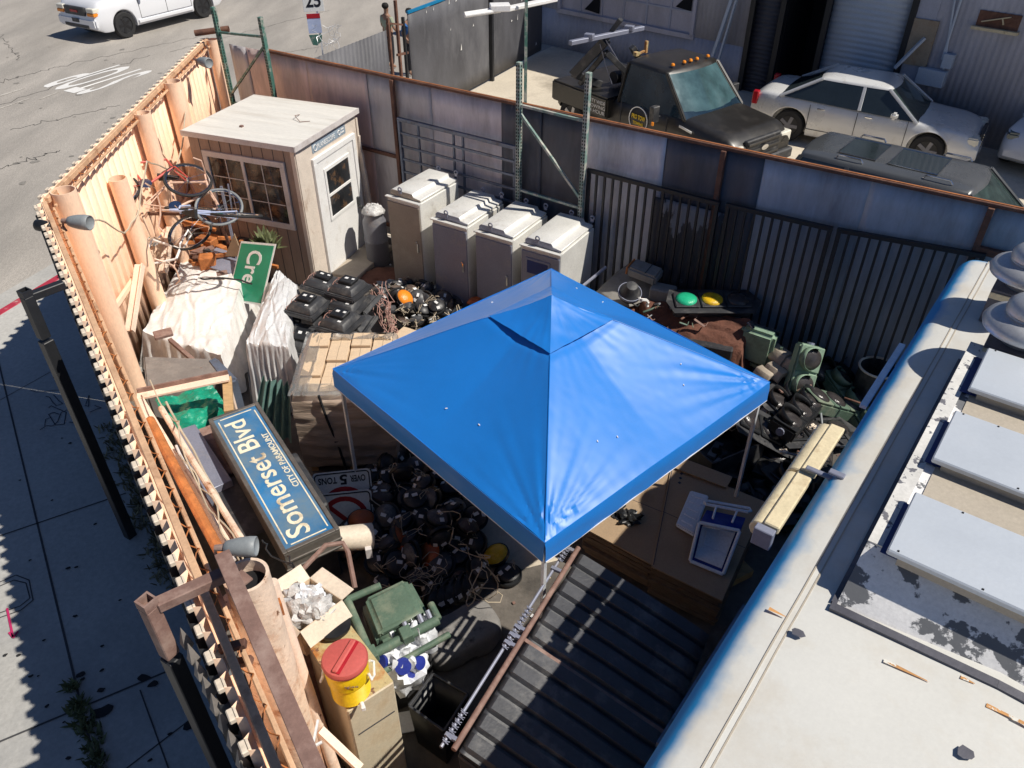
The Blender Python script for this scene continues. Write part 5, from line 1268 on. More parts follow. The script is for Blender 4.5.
# ================================================================ BICYCLES AND SCRAP IN THE CORNER
def wheel_b(mb, mr, c, ax_, R=.33):
    z = V(ax_).normalized(); x = z.orthogonal().normalized(); y = z.cross(x); c = V(c)
    mb.path([c + x * math.cos(i * PI / 18) * R + y * math.sin(i * PI / 18) * R for i in range(36)], .019, 7, True)
    mr.path([c + x * math.cos(i * PI / 18) * (R - .025) + y * math.sin(i * PI / 18) * (R - .025) for i in range(36)], .010, 5, True)
    for i in range(14):
        a = i * 2 * PI / 14; mr.path([c + z * .03 * (-1) ** i, c + x * math.cos(a) * (R - .03) + y * math.sin(a) * (R - .03)], .0022, 3)
    mr.cyl(c - z * .05, c + z * .05, .022, n=8)
def bike(loc, rot, label, mfr, tyre='rubber', wheels=(1, 1)):
    r = root('bicycle', label, 'bicycle', loc, rot=rot, group='bicycles piled by the shed')
    rw, fw = (-.5, 0, .33), (.52, 0, .33); bb_ = (-.08, 0, .3); st_ = (-.2, 0, .78); hd1 = (.33, 0, .80); hd0 = (.38, 0, .62)
    mb = MB()
    for a, b, q in ((bb_, st_, .016), (bb_, hd0, .018), (st_, hd1, .016), (hd0, hd1, .018)): mb.path([a, b], q, 8)
    for s in (-.05, .05): mb.path([(rw[0], s, rw[2]), bb_], .009, 6); mb.path([(rw[0], s, rw[2]), st_], .009, 6); mb.path([hd0, (.40, s, .58), (fw[0], s, fw[2])], .012, 6)
    mb.build('bike_frame', mfr, r)
    for k, c in enumerate((rw, fw)):
        if wheels[k]:
            a, b = MB(), MB(); wheel_b(a, b, c, (0, 1, 0)); w_ = a.build('wheel', tyre, r, smooth=60); b.build('rim', 'chrome', w_)
    mb = MB(); mb.path([(.33, 0, .8), (.3, 0, .95)], .012, 6); mb.path([(.18, .3, 1.0), (.28, .22, 1.02), (.31, .06, .96), (.31, -.06, .96), (.28, -.22, 1.02), (.18, -.3, 1.0)], .012, 7); mb.build('handlebar', 'bike_tan' if mfr != 'bike_red' else 'chrome', r)
    mb = MB(); mb.hexa([(-.36, -.07, .86), (-.06, -.02, .86), (-.06, .02, .86), (-.36, .07, .86)], [(-.36, -.06, .91), (-.06, -.015, .90), (-.06, .015, .90), (-.36, .06, .91)]); mb.path([st_, (-.21, 0, .87)], .012, 6); mb.build('saddle', 'rubber', r, bevel=.01)
    mb = MB(); mb.lathe([(.02, -.01), (.09, -.01), (.09, .01), (.02, .01)], Matrix.Translation((bb_[0], -.05, bb_[2])) @ Matrix.Rotation(PI / 2, 4, 'X'), 18); mb.path([(bb_[0], -.06, .3), (bb_[0] + .1, -.08, .16)], .01, 5); mb.path([(bb_[0], .06, .3), (bb_[0] - .1, .08, .44)], .01, 5); mb.build('crank', 'chrome', r)
    return r
def bike_at(wc, rot, label, mfr, tyre='rubber', wheels=(1, 1)):
    """place a bicycle so that its front wheel sits at wc"""
    R3 = Euler(rot).to_matrix(); return bike(V(wc) - R3 @ V((.52, 0, .33)), rot, label, mfr, tyre, wheels)
bike_at(at(188, 180, 2.05), (-1.15, .1, .55), 'bicycle with a red frame tipped back against the fat pipe post, uppermost wheel', 'bike_red')
bike_at(at(190, 209, 1.82), (-1.2, .15, 2.6), 'bicycle with thin black tyres lying on its side below the uppermost one', 'bike_blue')
bike_at(at(219, 207, 1.75), (-1.1, .1, .2), 'bicycle with pale grey tyres half behind the handlebars, by the shed window', 'bike_tan', 'lamp_grey', (0, 1))
bike_at(at(190, 232, 1.45), (1.95, -.2, .1), 'upturned white framed bicycle with curved handlebars nearest the white tarp', 'white_paint', 'rubber', (0, 1))
# scrap rack below
r = root('scrap_rack', 'orange scrap steel rack under the bicycles in the fence corner', 'rack', (0, 0, 0))
c = at(205, 232, 1.0)
for i in range(10):
    mb = MB(); a = c + V((rnd.uniform(-.75, .75), rnd.uniform(-.55, .55), rnd.uniform(-.5, .0))); b = a + V((rnd.uniform(-.9, .9), rnd.uniform(-.6, .6), rnd.uniform(-.3, .25)))
    mb.bar(a, b, .05, .05); mb.build('bar', 'rust_orange', r)
for dx, dy in ((-.7, -.4), (.7, -.4), (-.7, .5), (.7, .5)):
    mb = MB(); mb.bar((c.x + dx, c.y + dy, 0), (c.x + dx, c.y + dy, 1.05), .06, .06); mb.build('leg', 'rust_orange', r)
mb = MB(); mb.box((c.x, c.y, .55), (1.3, .9, .05)); mb.bar((c.x - .7, c.y - .4, 1.0), (c.x - .7, c.y - .6, 1.95), .04, .04); mb.bar((c.x + .5, c.y - .4, 1.0), (c.x + .5, c.y - .6, 1.8), .04, .04); mb.bar((c.x - .7, c.y - .6, 1.6), (c.x + .5, c.y - .6, 1.6), .04, .04); mb.box((c.x, c.y, .15), (1.3, .9, .05)); mb.build('shelf', 'rust', r)
for i in range(9):
    a = c + V((rnd.uniform(-.6, .6), rnd.uniform(-.45, .3), -.35)); mb = MB(); mb.box((0, 0, 0), (rnd.uniform(.12, .35), rnd.uniform(.1, .3), rnd.uniform(.08, .25)), rnd.random() * 3); o = mb.build('scrap_block', random.choice(('rust', 'rust_brown', 'charcoal', 'rust_orange')), None, bevel=.01); o.location = a
    tag(o, 'rusty scrap block on the orange rack under the bicycles', 'scrap', 'scrap blocks under the bicycles')
mb = MB(); 
for i in range(5): mb.box((c.x + .35 + .03 * i, c.y - .5, .5 + .02 * i), (.02, .3, .8))
P_ = at(240, 258, .8)
mb = MB(); a, b, d = at(225, 256, .8), at(243, 257, .85), at(234, 234, 1.2); mb.add([a, b, d, a + V((0, .03, 0)), b + V((0, .03, 0)), d + V((0, .03, 0))], [(0, 1, 2), (3, 5, 4), (0, 3, 4, 1), (1, 4, 5, 2), (2, 5, 3, 0)]); tag(mb.build('cardboard_sheet', 'card'), 'brown cardboard corner standing between the bicycles and the green sign', 'cardboard')
mb = MB(); a = at(207, 258, .8); mb.box((a.x, a.y, .5), (.25, .2, .7), .2); tag(mb.build('orange_box', 'rust_orange', bevel=.02), 'upright rusty orange box behind the white tarp', 'box')
mb = MB(); q = at(232, 240, 1.1); mb.bar((q.x, q.y, .2), (q.x - .05, q.y + .2, 1.9), .035, .035); mb.bar((q.x + .1, q.y, 1.4), (q.x + .12, q.y + .05, 2.0), .02, .02); tag(mb.build('steel_tube', 'cab_grey'), 'grey tubes standing in front of the shed window', 'tube')
# ================================================================ BACKGROUND BUILDING
BD = V((.735, -.678)).normalized(); BP = V((1.35, 27.0)); BN = V((BD.y, -BD.x))  # BN faces the lot
BZ = math.atan2(BD.y, BD.x)
def bh(px, py): return hit(px, py, BP, BD)
bb = root('corrugated_workshop', 'blue grey corrugated metal workshop with roller doors across the car lot', 'building', (BP.x, BP.y, 0), BZ)
BH = 6.2; BL = 30
# local: x along wall, y = depth away from the lot, wall face at y = 0
def corr_wall(mb, x0, x1, z0, z1, y=0.0, pitch=.14, dep=.022):
    xs = []; x = x0
    while x < x1 - 1e-4: xs.append(x); x += pitch / 4
    xs.append(x1)
    ys = [y - dep * (.5 + .5 * math.sin(2 * PI * (q / pitch))) for q in xs]; n = len(xs)
    mb.add([(a, b, z) for z in (z0, z1) for a, b in zip(xs, ys)], [(i, i + 1, n + i + 1, n + i) for i in range(n - 1)])
def wallpart(x0, x1, z0, z1, m, name='wall'):
    mb = MB(); corr_wall(mb, x0, x1, z0, z1); return mb.build(name, m, bb, solid=.01, smooth=60)
xA = bh(745, 60)[0]; xB = bh(772, 90)[0]; xC = bh(775, 72)[0]; xD = bh(817, 65)[0]; xE = bh(893, 75)[0]; xF = bh(912, 90)[0]
wb0 = bh(560, 9); wb1 = bh(692, 38)
zb_ = (wb0[1] + wb1[1]) / 2
wallpart(-.6, xA, 0, zb_, 'wall_blue'); wallpart(-.6, wb0[0], zb_, BH, 'wall_blue'); wallpart(wb1[0], xA, zb_, BH, 'wall_blue')
wallpart(xE + .55, BL, 0, BH, 'wall_blue')
mb = MB(); mb.box(((wb0[0] + wb1[0]) / 2, .06, (zb_ + BH) / 2), (wb1[0] - wb0[0], .05, BH - zb_)); bw = mb.build('boarded_window', 'wall_grey', bb)
mb = MB(); mb.box(((wb0[0] + wb1[0]) / 2, -.03, zb_), (wb1[0] - wb0[0] + .15, .1, .12)); mb.box((wb0[0], -.03, (zb_ + BH) / 2), (.1, .1, BH - zb_)); mb.box((wb1[0], -.03, (zb_ + BH) / 2), (.1, .1, BH - zb_)); mb.build('frame', 'wall_grey', bw)
mb = MB()
for i in range(1, 6): mb.box((wb0[0] + (wb1[0] - wb0[0]) * i / 6, .02, (zb_ + BH) / 2), (.06, .03, BH - zb_ - .1))
for k in range(1, 4): mb.box(((wb0[0] + wb1[0]) / 2, .015, zb_ + .62 * k), (wb1[0] - wb0[0] - .1, .025, .05))
mb.build('mullions', 'wall_blue', bw)
for px, py, s_ in ((596, 8, .45), (688, 5, .4)):
    a = bh(px, py); mb = MB(); mb.add([(a[0] - s_, .008, a[1] - .1), (a[0] + s_ * .3, .008, a[1] - .15), (a[0] + s_ * .3, .008, a[1] + s_)], [(0, 1, 2)]); mb.build('broken_pane', 'void', bw)
# dark slatted roller, open bay, pale roller
def roller(x0, x1, z0, z1, m, lab_y=.03, pitch=.11):
    mb = MB(); zs = []; z = z0
    while z < z1: zs.append(z); z += pitch / 4
    ys = [lab_y - .022 * abs(math.sin(PI * q / pitch)) for q in zs]; n = len(zs)
    mb.add([(x, y, q) for q, y in zip(zs, ys) for x in (x0, x1)], [(2 * i, 2 * i + 1, 2 * i + 3, 2 * i + 2) for i in range(n - 1)])
    return mb.build('roller_door', m, bb, solid=.006, smooth=40)
roller(xA + .05, xC - .15, 0, BH, 'rollup_dark')
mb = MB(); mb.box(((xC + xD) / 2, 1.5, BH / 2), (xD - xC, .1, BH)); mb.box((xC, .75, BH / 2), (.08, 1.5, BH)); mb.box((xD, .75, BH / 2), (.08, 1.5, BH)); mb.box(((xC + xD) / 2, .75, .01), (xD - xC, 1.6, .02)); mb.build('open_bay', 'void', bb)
roller(xD + .05, xE, 0, BH, 'rollup', pitch=.13)
mb = MB()
for x in (xA, xC - .08, xD, xE + .08): mb.box((x, -.03, BH / 2), (.14, .12, BH))
mb.build('door_jambs', 'bar_black', bb)
mb = MB(); mb.box((xE + .35, -.02, BH / 2), (.5, .04, BH)); mb.build('pier', 'wall_blue', bb)
a = bh(920, 42); mb = MB(); mb.box((a[0], -.06, a[1]), (.62, .05, 1.0)); mb.build('rusty_plate', 'rust_plate', bb)
a = bh(933, 76); mb = MB(); mb.box((a[0], -.12, a[1]), (.62, .2, .36)); eb = mb.build('meter_box', 'lid_white' if 0 else 'rollup', bb, bevel=.01)
a2 = bh(950, 60); mb = MB(); mb.box((a2[0], -.1, a2[1]), (.22, .16, .3)); mb.path([(a2[0] - .15, -.08, a2[1]), (a2[0] - .15, -.08, BH)], .03, 6); mb.path([(a[0] + .2, -.08, a[1] + .2), (a2[0] - .3, -.08, a2[1] + 1.4), (a2[0] - .3, -.08, BH)], .025, 6); mb.build('conduit', 'rollup', bb)
a = bh(976, 25); b = bh(1017, 33); zc_ = bh(998, 12)[1]
mb = MB(); mb.box(((a[0] + b[0]) / 2, -.02, (a[1] + zc_) / 2), (b[0] - a[0], .06, zc_ - a[1])); wn_ = mb.build('window', 'rust', bb)
mb = MB(); mb.bar((a[0] + .1, -.06, a[1] + .1), (b[0] - .2, -.06, zc_ - .05), .05, .02); mb.bar((b[0] - .3, -.075, a[1] + .1), (a[0] + .5, -.075, zc_ - .1), .05, .02); mb.box(((a[0] + b[0]) / 2, -.09, a[1] - .03), (b[0] - a[0] + .1, .14, .06)); mb.build('cross_boards', 'awning_cream', wn_)
mb = MB(); mb.bar((xA - .9, -.5, 0), (xA - .2, -.1, 4.2), .1, .08); mb.bar((xA - .7, -.4, 0), (xA - .1, -.1, 4.6), .08, .05)
mb.bar((xE + .1, -.35, 1.4), (xE + .5, -.1, 2.1), .12, .05)
o = mb.build('leaning_planks', 'rollup', None); o.location = (BP.x, BP.y, 0); o.rotation_euler = (0, 0, BZ); tag(o, 'pale planks leaning on the workshop wall behind the tow truck', 'planks')
mb = MB(); mb.box((BL / 2, 6, BH + .05), (BL + 2, 12.4, .12)); mb.build('roof', 'wall_grey', bb)
mb = MB(); mb.box((-.55, 6, BH / 2), (.08, 12, BH)); mb.build('end_wall', 'bg_panel', bb)
# dark gap pier beside the lot fence
# ---------------------------------------------------------------- lot fence running back to the workshop
g0 = at(470, 92, 0).xy; g1 = at(541, 52, 0).xy; GD = (g1 - g0).normalized(); GP = g0 - GD * 7.3
gf = root('panel_fence', 'dark grey panel fence between the street and the car lot', 'fence', (GP.x, GP.y, 0), math.atan2(GD.y, GD.x))
Lg = (g1 - GP).length; sgR = hit(408, 22, GP, GD)[0]; sgL = hit(386, 30, GP, GD)[0]; sgate = (sgR + sgL) / 2; print('SG', sgR, sgL, hit(408, 22, GP, GD), hit(325, 58, GP, GD))
mb = MB()
mb.grid(lambda u, v: (sgR + (Lg - sgR) * u, .02 * noise.noise(V((u * 9, v * 2, 0))), .06 + (2.46 + .04 * noise.noise(V((u * 20, 0, 5)))) * v), 40, 6); mb.build('panel', 'bg_panel', gf, solid=.02)
mb = MB(); corr_wall(mb, -.6, sgL, .05, hit(386, 30, GP, GD)[1]); mb.build('panel', 'bg_panel', gf, solid=.01)
mb = MB(); s_ = hit(490, 60, GP, GD)[0]; mb.box((s_, -.06, 1.3), (.1, .1, 2.6)); mb.build('post', 'bar_black', gf)
mb = MB(); mb.bar((sgR, .0, 2.56), (Lg - .2, 0, 2.56), .05, .06); mb.build('top_rail', 'truck_blue', gf)
for i in range(14):
    a = random.uniform(sgate + .6, Lg - .3); mb = MB() if i == 0 else mb
    z = random.choice((random.uniform(.3, 1.9), 2.4)); mb.add([(a, -.03, z), (a + random.uniform(.03, .1), -.03, z + .02), (a + .04, -.03, z + random.uniform(.05, .2))], [(0, 1, 2)])
mb.build('torn_spots', 'road_white', gf, smooth=0)
def gp(s, o, z): n = V((-GD.y, GD.x)); p = GP + GD * s + n * o; return V((p.x, p.y, z))
r = root('rusty_gateway', 'rusty pipe gate frame standing in the gap of the dark panel fence', 'gate frame', gp(sgate, 0, 0), math.atan2(GD.y, GD.x))
for x, h_ in ((-.35, 2.6), (.0, 2.9), (.25, 2.5)):
    mb = MB(); mb.bar((x, 0, 0), (x, 0, h_), .06, .06); mb.build('post', 'rust' if x <= 0 else 'bar_black', r)
mb = MB(); mb.bar((-.4, 0, 2.5), (.2, 0, 2.35), .05, .04); mb.bar((-.1, 0, 1.75), (.35, 0, 1.7), .05, .05); mb.build('crossbar', 'rust', r)
# pole sign
p = at(311, 44, 1.2); 
p0 = V((-4.45, 19.4, 0))
r = root('speed_sign', 'speed limit sign post with blue and green plates seen at the top edge', 'sign', p0, .25)
mb = MB(); mb.bar((0, 0, 0), (0, 0, 3.3), .05, .04); mb.build('pole', 'pole_white', r)
mb = MB(); mb.box((-.06, -.035, 2.96), (.46, .01, .62)); pl = mb.build('plate', 'sign_white', r, bevel=.004)
text('lettering', '25', 'sign_ink', pl, Matrix.Translation((-.23, -.042, 2.74)) @ Matrix.Rotation(PI / 2, 4, 'X'), w=.34, h=.3, bold=.02)
mb = MB(); mb.box((-.1, -.035, 2.40), (.3, .01, .42)); pb = mb.build('plate', 'bike_blue', r)
mb = MB(); mb.box((-.1, -.042, 2.56), (.3, .006, .1)); mb.build('red_band', 'sign_red', pb)
mb = MB(); mb.prism([(-.16, -.2), (.14, -.2), (.12, -.34), (0, -.44), (-.1, -.42)], -.005, .005, Matrix.Translation((-.1, -.035, 2.36)) @ Matrix.Rotation(PI / 2, 4, 'X')); mb.build('plate', 'rack_green', r)
r = root('wire_tangle', 'tangle of loose white wire on the ground beside the sign post', 'wire', (-4.2, 19.0, 0))
mb = MB()
for i in range(6): squiggle(mb, (random.uniform(-.3, .3), random.uniform(-.3, .3), 1.9), (random.uniform(-.4, .4), .2, 2.4), .004, 12, .2, i)
mb.build('strands', 'pole_white', r)
bpy.data.objects['wire_tangle']['label'] = 'tangle of pale wire caught behind the fence beside the sign post'
# lamp head reaching in over the lot
p = at(500, 11, 3.7)
r = root('tube_lamp', 'pair of white tubes on a tall green post above the metal fence', 'lamp', (p.x, p.y, 0), .12)
mb = MB(); pa_ = at(463, 14, 3.7) - p; pb_ = at(560, 3, 3.7) - p
for dy in (-.05, .07): mb.cyl(V((pa_.x, pa_.y + dy, 3.7)), V((0, dy, 3.72)), .035, n=12)
mb.build('tube', 'white_paint', r)
mb = MB(); mb.box((.0, 0, 3.76), (.34, .26, .1)); mb.bar((.1, .02, 3.72), (pb_.x, pb_.y, 3.74), .16, .06); mb.build('housing', 'white_paint', r, bevel=.01)
q = at(525, 30, 3.4) - p
mb = MB(); mb.bar((q.x + .02, q.y, .0), (q.x + .02, q.y, 3.95), .05, .05); mb.build('post', 'rack_green', r)

# ---------------------------------------------------------------- people by the gate
def person(x, y, rz, label, top, low, lean=0):
    r = root('person', label, 'person', (x, y, 0), rz)
    def skin(nm, pts, m, parent, sub=1):
        vs = [p[0] for p in pts['v']]; me = bpy.data.meshes.new(nm); me.from_pydata([q[:3] for q in pts['v']], pts['e'], [])
        o = bpy.data.objects.new(nm, me); COL.objects.link(o); o.parent = parent
        md = o.modifiers.new('skin', 'SKIN')
        for i, q in enumerate(pts['v']): me.skin_vertices[0].data[i].radius = (q[3], q[3] * .8)
        me.skin_vertices[0].data[0].use_root = True
        sb = o.modifiers.new('sub', 'SUBSURF'); sb.levels = sub; sb.render_levels = sub
        me.materials.append(MATS[m]); me.shade_smooth(); return o
    B = [(0, 0, .95, .14), (0, 0, 1.2, .15), (0, 0, 1.42, .13), (0, 0, 1.52, .055), (0, -.01, 1.62, .09), (0, -.01, 1.72, .085),
         (.1, 0, .88, .09), (.11, -.01, .5, .06), (.11, .01, .09, .045), (.11, -.12, .04, .04), (-.1, 0, .88, .09), (-.11, -.02, .5, .06), (-.11, .01, .09, .045), (-.11, -.12, .04, .04),
         (.19, 0, 1.42, .06), (.27, -.02, 1.16, .045), (.22, -.2, 1.02, .035), (.2, -.29, 1.0, .03), (-.19, 0, 1.42, .06), (-.27, -.02, 1.16, .045), (-.2, -.2, 1.0, .035), (-.17, -.28, .98, .03)]
    E_ = [(0, 1), (1, 2), (2, 3), (3, 4), (4, 5), (0, 6), (6, 7), (7, 8), (8, 9), (0, 10), (10, 11), (11, 12), (12, 13), (2, 14), (14, 15), (15, 16), (16, 17), (2, 18), (18, 19), (19, 20), (20, 21)]
    b = bpy.data.meshes.new('b'); skin('body', {'v': B, 'e': E_}, 'skin', r)
    g = .018
    skin('shirt', {'v': [(0, 0, .93, .155), (0, 0, 1.2, .165), (0, 0, 1.42, .145), (.19, 0, 1.42, .078), (.265, -.02, 1.2, .062), (-.19, 0, 1.42, .078), (-.265, -.02, 1.2, .062)], 'e': [(0, 1), (1, 2), (2, 3), (3, 4), (2, 5), (5, 6)]}, top, r)
    skin('trousers', {'v': [(0, 0, .95, .15), (.1, 0, .85, .105), (.11, -.01, .5, .078), (.11, .01, .12, .065), (-.1, 0, .85, .105), (-.11, -.02, .5, .078), (-.11, .01, .12, .065)], 'e': [(0, 1), (1, 2), (2, 3), (0, 4), (4, 5), (5, 6)]}, low, r)
    mb = MB(); mb.lathe([(.05, -.02), (.098, .03), (.1, .08), (.07, .13), (.02, .145)], Matrix.Translation((0, .012, 1.66)), 16); mb.build('hair', 'hair', r, smooth=60)
    return r
p = at(391, 68, 0); person(p.x, p.y, 2.4, 'person in a pale green shirt and dark trousers standing in the fence gap', 'cloth_green', 'cloth_black')
n_ = V((-GD.y, GD.x)); q = at(409, 12, 1.7); person(q.x, q.y, .6, 'person with dark hair in a blue shirt, mostly hidden behind the dark fence', 'cloth_blue', 'cloth_black')

# ================================================================ VEHICLES
def lerpf(tab, x):
    for (a, b), (c, d) in zip(tab, tab[1:]):
        if x <= c: return b + (d - b) * max(0, (x - a)) / (c - a)
    return tab[-1][1]
def smooth_tab(tab, x, w=.12):
    return (lerpf(tab, x - w) + 2 * lerpf(tab, x) + lerpf(tab, x + w)) / 4
def wheel(parent, x, y, r, side, rimm='rim_silver', wd=.22):
    T = Matrix.Translation((x, y, r)) @ Matrix.Rotation(-PI / 2 * side, 4, 'X')
    mb = MB(); mb.lathe([(r * .62, -wd / 2), (r * .93, -wd / 2), (r, -wd * .33), (r, wd * .33), (r * .93, wd / 2), (r * .66, wd / 2), (r * .64, wd * .36)], T, 28)
    w_ = mb.build('wheel', 'rubber', parent, smooth=50)
    mb = MB(); mb.lathe([(r * .66, wd * .40), (r * .63, wd * .44), (r * .58, wd * .30), (r * .57, wd * .1), (.02, wd * .1)], T, 28); mb.build('rim_dish', 'bar_black', w_)
    mb = MB(); mb.T = T
    for k in range(5):
        a = 2 * PI * k / 5; mb.bar((0, 0, wd * .34), (math.cos(a) * r * .62, math.sin(a) * r * .62, wd * .38), r * .22, .03, (0, 0, 1))
    mb.cyl((0, 0, wd * .2), (0, 0, wd * .42), r * .16)
    mb.build('rim', rimm, w_, bevel=.004)
    return w_
def vehicle(name, label, cat, loc, rz, L_, W__, top, arches, gh, paint, zb=.22, wr_=.34, rimm='rim_silver', plan=.14, shade='glass_car', belt=.92, wshield='glass_screen', group=None, tumble=.06):
    """x forward. top: profile table; gh: (xa windshield foot, xb roof front, xc roof rear, xd rear foot, roof z, roof half width, n side windows pillars xs)"""
    r = root(name, label, cat, (loc[0], loc[1], 0), rz, group)
    xs = set([-L_ / 2 + L_ * i / 44 for i in range(45)])
    for xc in arches:
        for i in range(-9, 10): xs.add(xc + (wr_ + .06) * math.sin(i / 9 * PI / 2) )
        xs.add(xc - wr_ - .061); xs.add(xc + wr_ + .061)
    xs = sorted(x for x in xs if -L_ / 2 <= x <= L_ / 2)
    rs = []
    for x in xs:
        u = abs(x) / (L_ / 2); hw = W__ / 2 * (1 - plan * max(0, (u - .72) / .28) ** 2.2)
        z1 = smooth_tab(top, x); z0 = zb + .14 * max(0, (u - .9) / .1)
        za = z0
        for xc in arches:
            if abs(x - xc) < wr_ + .06: za = max(za, wr_ + math.sqrt(max(0, (wr_ + .06) ** 2 - (x - xc) ** 2)))
        za = min(za, z1 - .1)
        zr = lambda t: za + (z1 - za) * t
        inner = max(.2, hw - .26)
        half = [(inner, z0), (inner, za), (hw - .03, za), (hw - .005, zr(.05)), (hw, max(zr(.1), z0 + (z1 - z0) * .45)), (hw - .01, max(zr(.2), z0 + (z1 - z0) * .68)), (hw - .05, z1 - .075), (hw - .09, z1 - .03), (hw - .16, z1 - .005), (hw - .34, z1 + .015), (0.001, z1 + .03)]
        rs.append([V((x, -y, z)) for y, z in half] + [V((x, y, z)) for y, z in reversed(half)])
    mb = MB(); mb.rings(rs); mb.build('body', paint, r, smooth=40)
    xa, xb, xc_, xd, zr_, wr2 = gh
    zf = smooth_tab(top, xa) - .02; zrr = smooth_tab(top, xd) - .02; wb = W__ / 2 - tumble
    def gring(t, inset=0.0):
        tt = t ** .85
        x0 = xa + (xb - xa) * tt; x1 = xd + (xc_ - xd) * tt; z0 = zf + (zr_ - zf) * t; z1 = zrr + (zr_ - zrr) * t; y = wb + (wr2 - wb) * t - inset
        pts = []; n = 6
        for i in range(n + 1):
            v = -1 + 2 * i / n; bow = .10 * (1 - v * v)
            pts.append(V((x0 + bow - inset, v * y, z0)))
        zm = lambda q: z0 + (z1 - z0) * q
        for q in (.25, .5, .75): pts.append(V((x0 + (x1 - x0) * q, y + .02, zm(q))))
        for i in range(n + 1):
            v = 1 - 2 * i / n; bow = .10 * (1 - v * v); pts.append(V((x1 - bow + inset, v * y, z1)))
        for q in (.75, .5, .25): pts.append(V((x0 + (x1 - x0) * q, -y - .02, zm(q))))
        return pts
    mb = MB(); mb.rings([gring(0), gring(.35), gring(.7), gring(.93)]); mb.build('glasshouse', shade, r, smooth=30)
    # windscreen as its own pane a little proud
    A_ = gring(.08); B_ = gring(.9); n = 6
    mb = MB(); ins = lambda P: [p + V((.012, 0, .006)) for p in P[0:n + 1]]
    a_, b_ = ins(A_), ins(B_); a_ = [V((p.x, p.y * .93, p.z)) for p in a_]; b_ = [V((p.x, p.y * .93, p.z)) for p in b_]
    mb.add(a_ + b_, [(i, i + 1, n + 2 + i, n + 1 + i) for i in range(n)]); mb.build('windscreen', wshield, r, smooth=60)
    # roof
    R0 = gring(.90); R1 = gring(.97); R2 = gring(1.0, .03); cx = (xb + xc_) / 2
    R3 = [V((cx + (p.x - cx) * .8, p.y * .75, zr_ + .03)) for p in R2]
    R4 = [V((cx + (p.x - cx) * .3, p.y * .3, zr_ + .045)) for p in R2]
    up = lambda R, k: [V((cx + (p.x - cx) * k, p.y * k, p.z)) for p in R]
    mb = MB(); mb.rings([up(R0, 1.008), up(R1, 1.008), R2, R3, R4]); mb.build('roof', paint, r, smooth=50)
    mb = MB()
    g0, g1 = gring(0), gring(.93)
    for i in (0, 6, 10, 16):
        mb = MB(); mb.bar(g0[i] + V((0, 0, -.03)), g1[i] + V((0, .0, .01)), .09, .07, (1, 0, 0)); mb.build('pillar', paint, r, bevel=.02, seg=2)
    for x in gh_p:
        t = (x - xa) / (xd - xa)
        for s in (-1, 1):
            mb = MB(); zf_ = zf + (zrr - zf) * t; mb.bar((x, s * (wb + .012), zf_), (x - .03, s * (wr2 + .03), zr_ - .05), .08, .03, (0, 1, 0)); mb.build('pillar', paint, r, bevel=.01)
    for xc in arches:
        for s in (-1, 1): wheel(r, xc, s * (W__ / 2 - .12), wr_, s, rimm)
    return r
def door_lines(r, xs, W__, z0, z1, m='joint', handles=(), hm='chrome'):
    for s in (-1, 1):
        for i in range(len(xs) - 1):
            mb = MB(); a, b = xs[i], xs[i + 1]; y = s * (W__ / 2 + .0)
            for x in (a, b): mb.box((x, y, (z0 + z1) / 2), (.012, .012, z1 - z0))
            mb.box(((a + b) / 2, y, z0), (b - a, .012, .012)); d = mb.build('door', m, r)
        for x in handles:
            mb = MB(); mb.box((x, s * (W__ / 2 + .02), z1 - .06), (.17, .03, .035)); mb.build('handle', hm, r, bevel=.008)
# silver sedan parked at the workshop
gh_p = (-.05,)
cl = V((.84, -.54)).normalized(); pr = at(785, 140, 0).xy
cs = pr + cl * 1.52 + V((-cl.y, cl.x)) * .86
sedan = vehicle('parked_sedan', 'silver sedan with dusty flank parked in front of the roller door', 'car', (cs.x, cs.y), math.atan2(cl.y, cl.x), 5.0, 1.88,
    [(-2.5, .80), (-2.42, .98), (-2.2, 1.04), (-1.2, 1.03), (0, .98), (.95, .96), (1.3, .93), (2.1, .86), (2.4, .76), (2.5, .55)], (-1.52, 1.53), (1.2, .38, -.95, -1.85, 1.48, .64), 'paint_silver', wr_=.36, rimm='cab_dark')
door_lines(sedan, (-1.1, -.05, 1.02), 1.88, .38, .93, handles=(-.85, .2))
for s in (-1, 1):
    mb = MB(); mb.box((2.34, s * .68, .70), (.24, .34, .16)); mb.build('headlight', 'lamp_clear', sedan, bevel=.03, seg=2)
    mb = MB(); mb.box((-2.42, s * .80, .86), (.14, .14, .3)); mb.build('tail_light', 'tail_red', sedan, bevel=.02)
    mb = MB(); mb.box((.72, s * 1.03, 1.02), (.14, .2, .14)); mb.build('mirror', 'paint_silver', sedan, bevel=.04, seg=2)
mb = MB(); mb.box((2.46, 0, .62), (.08, .82, .34)); gr = mb.build('grille', 'charcoal', sedan, bevel=.02)
mb = MB()
for i in range(6): mb.box((2.505, 0, .48 + .055 * i), (.012, .76, .014))
mb.build('grille_bars', 'chrome', gr)
mb = MB(); mb.box((2.46, 0, .36), (.1, 1.5, .12)); mb.box((2.52, 0, .36), (.01, .34, .12)); mb.build('bumper', 'paint_silver', sedan, bevel=.03)
mb = MB(); mb.bar((.95, -.5, .985), (.8, .3, 1.0), .03, .015); mb.bar((.95, .1, .99), (.8, .7, .985), .03, .015); mb.build('wiper', 'bar_black', sedan)
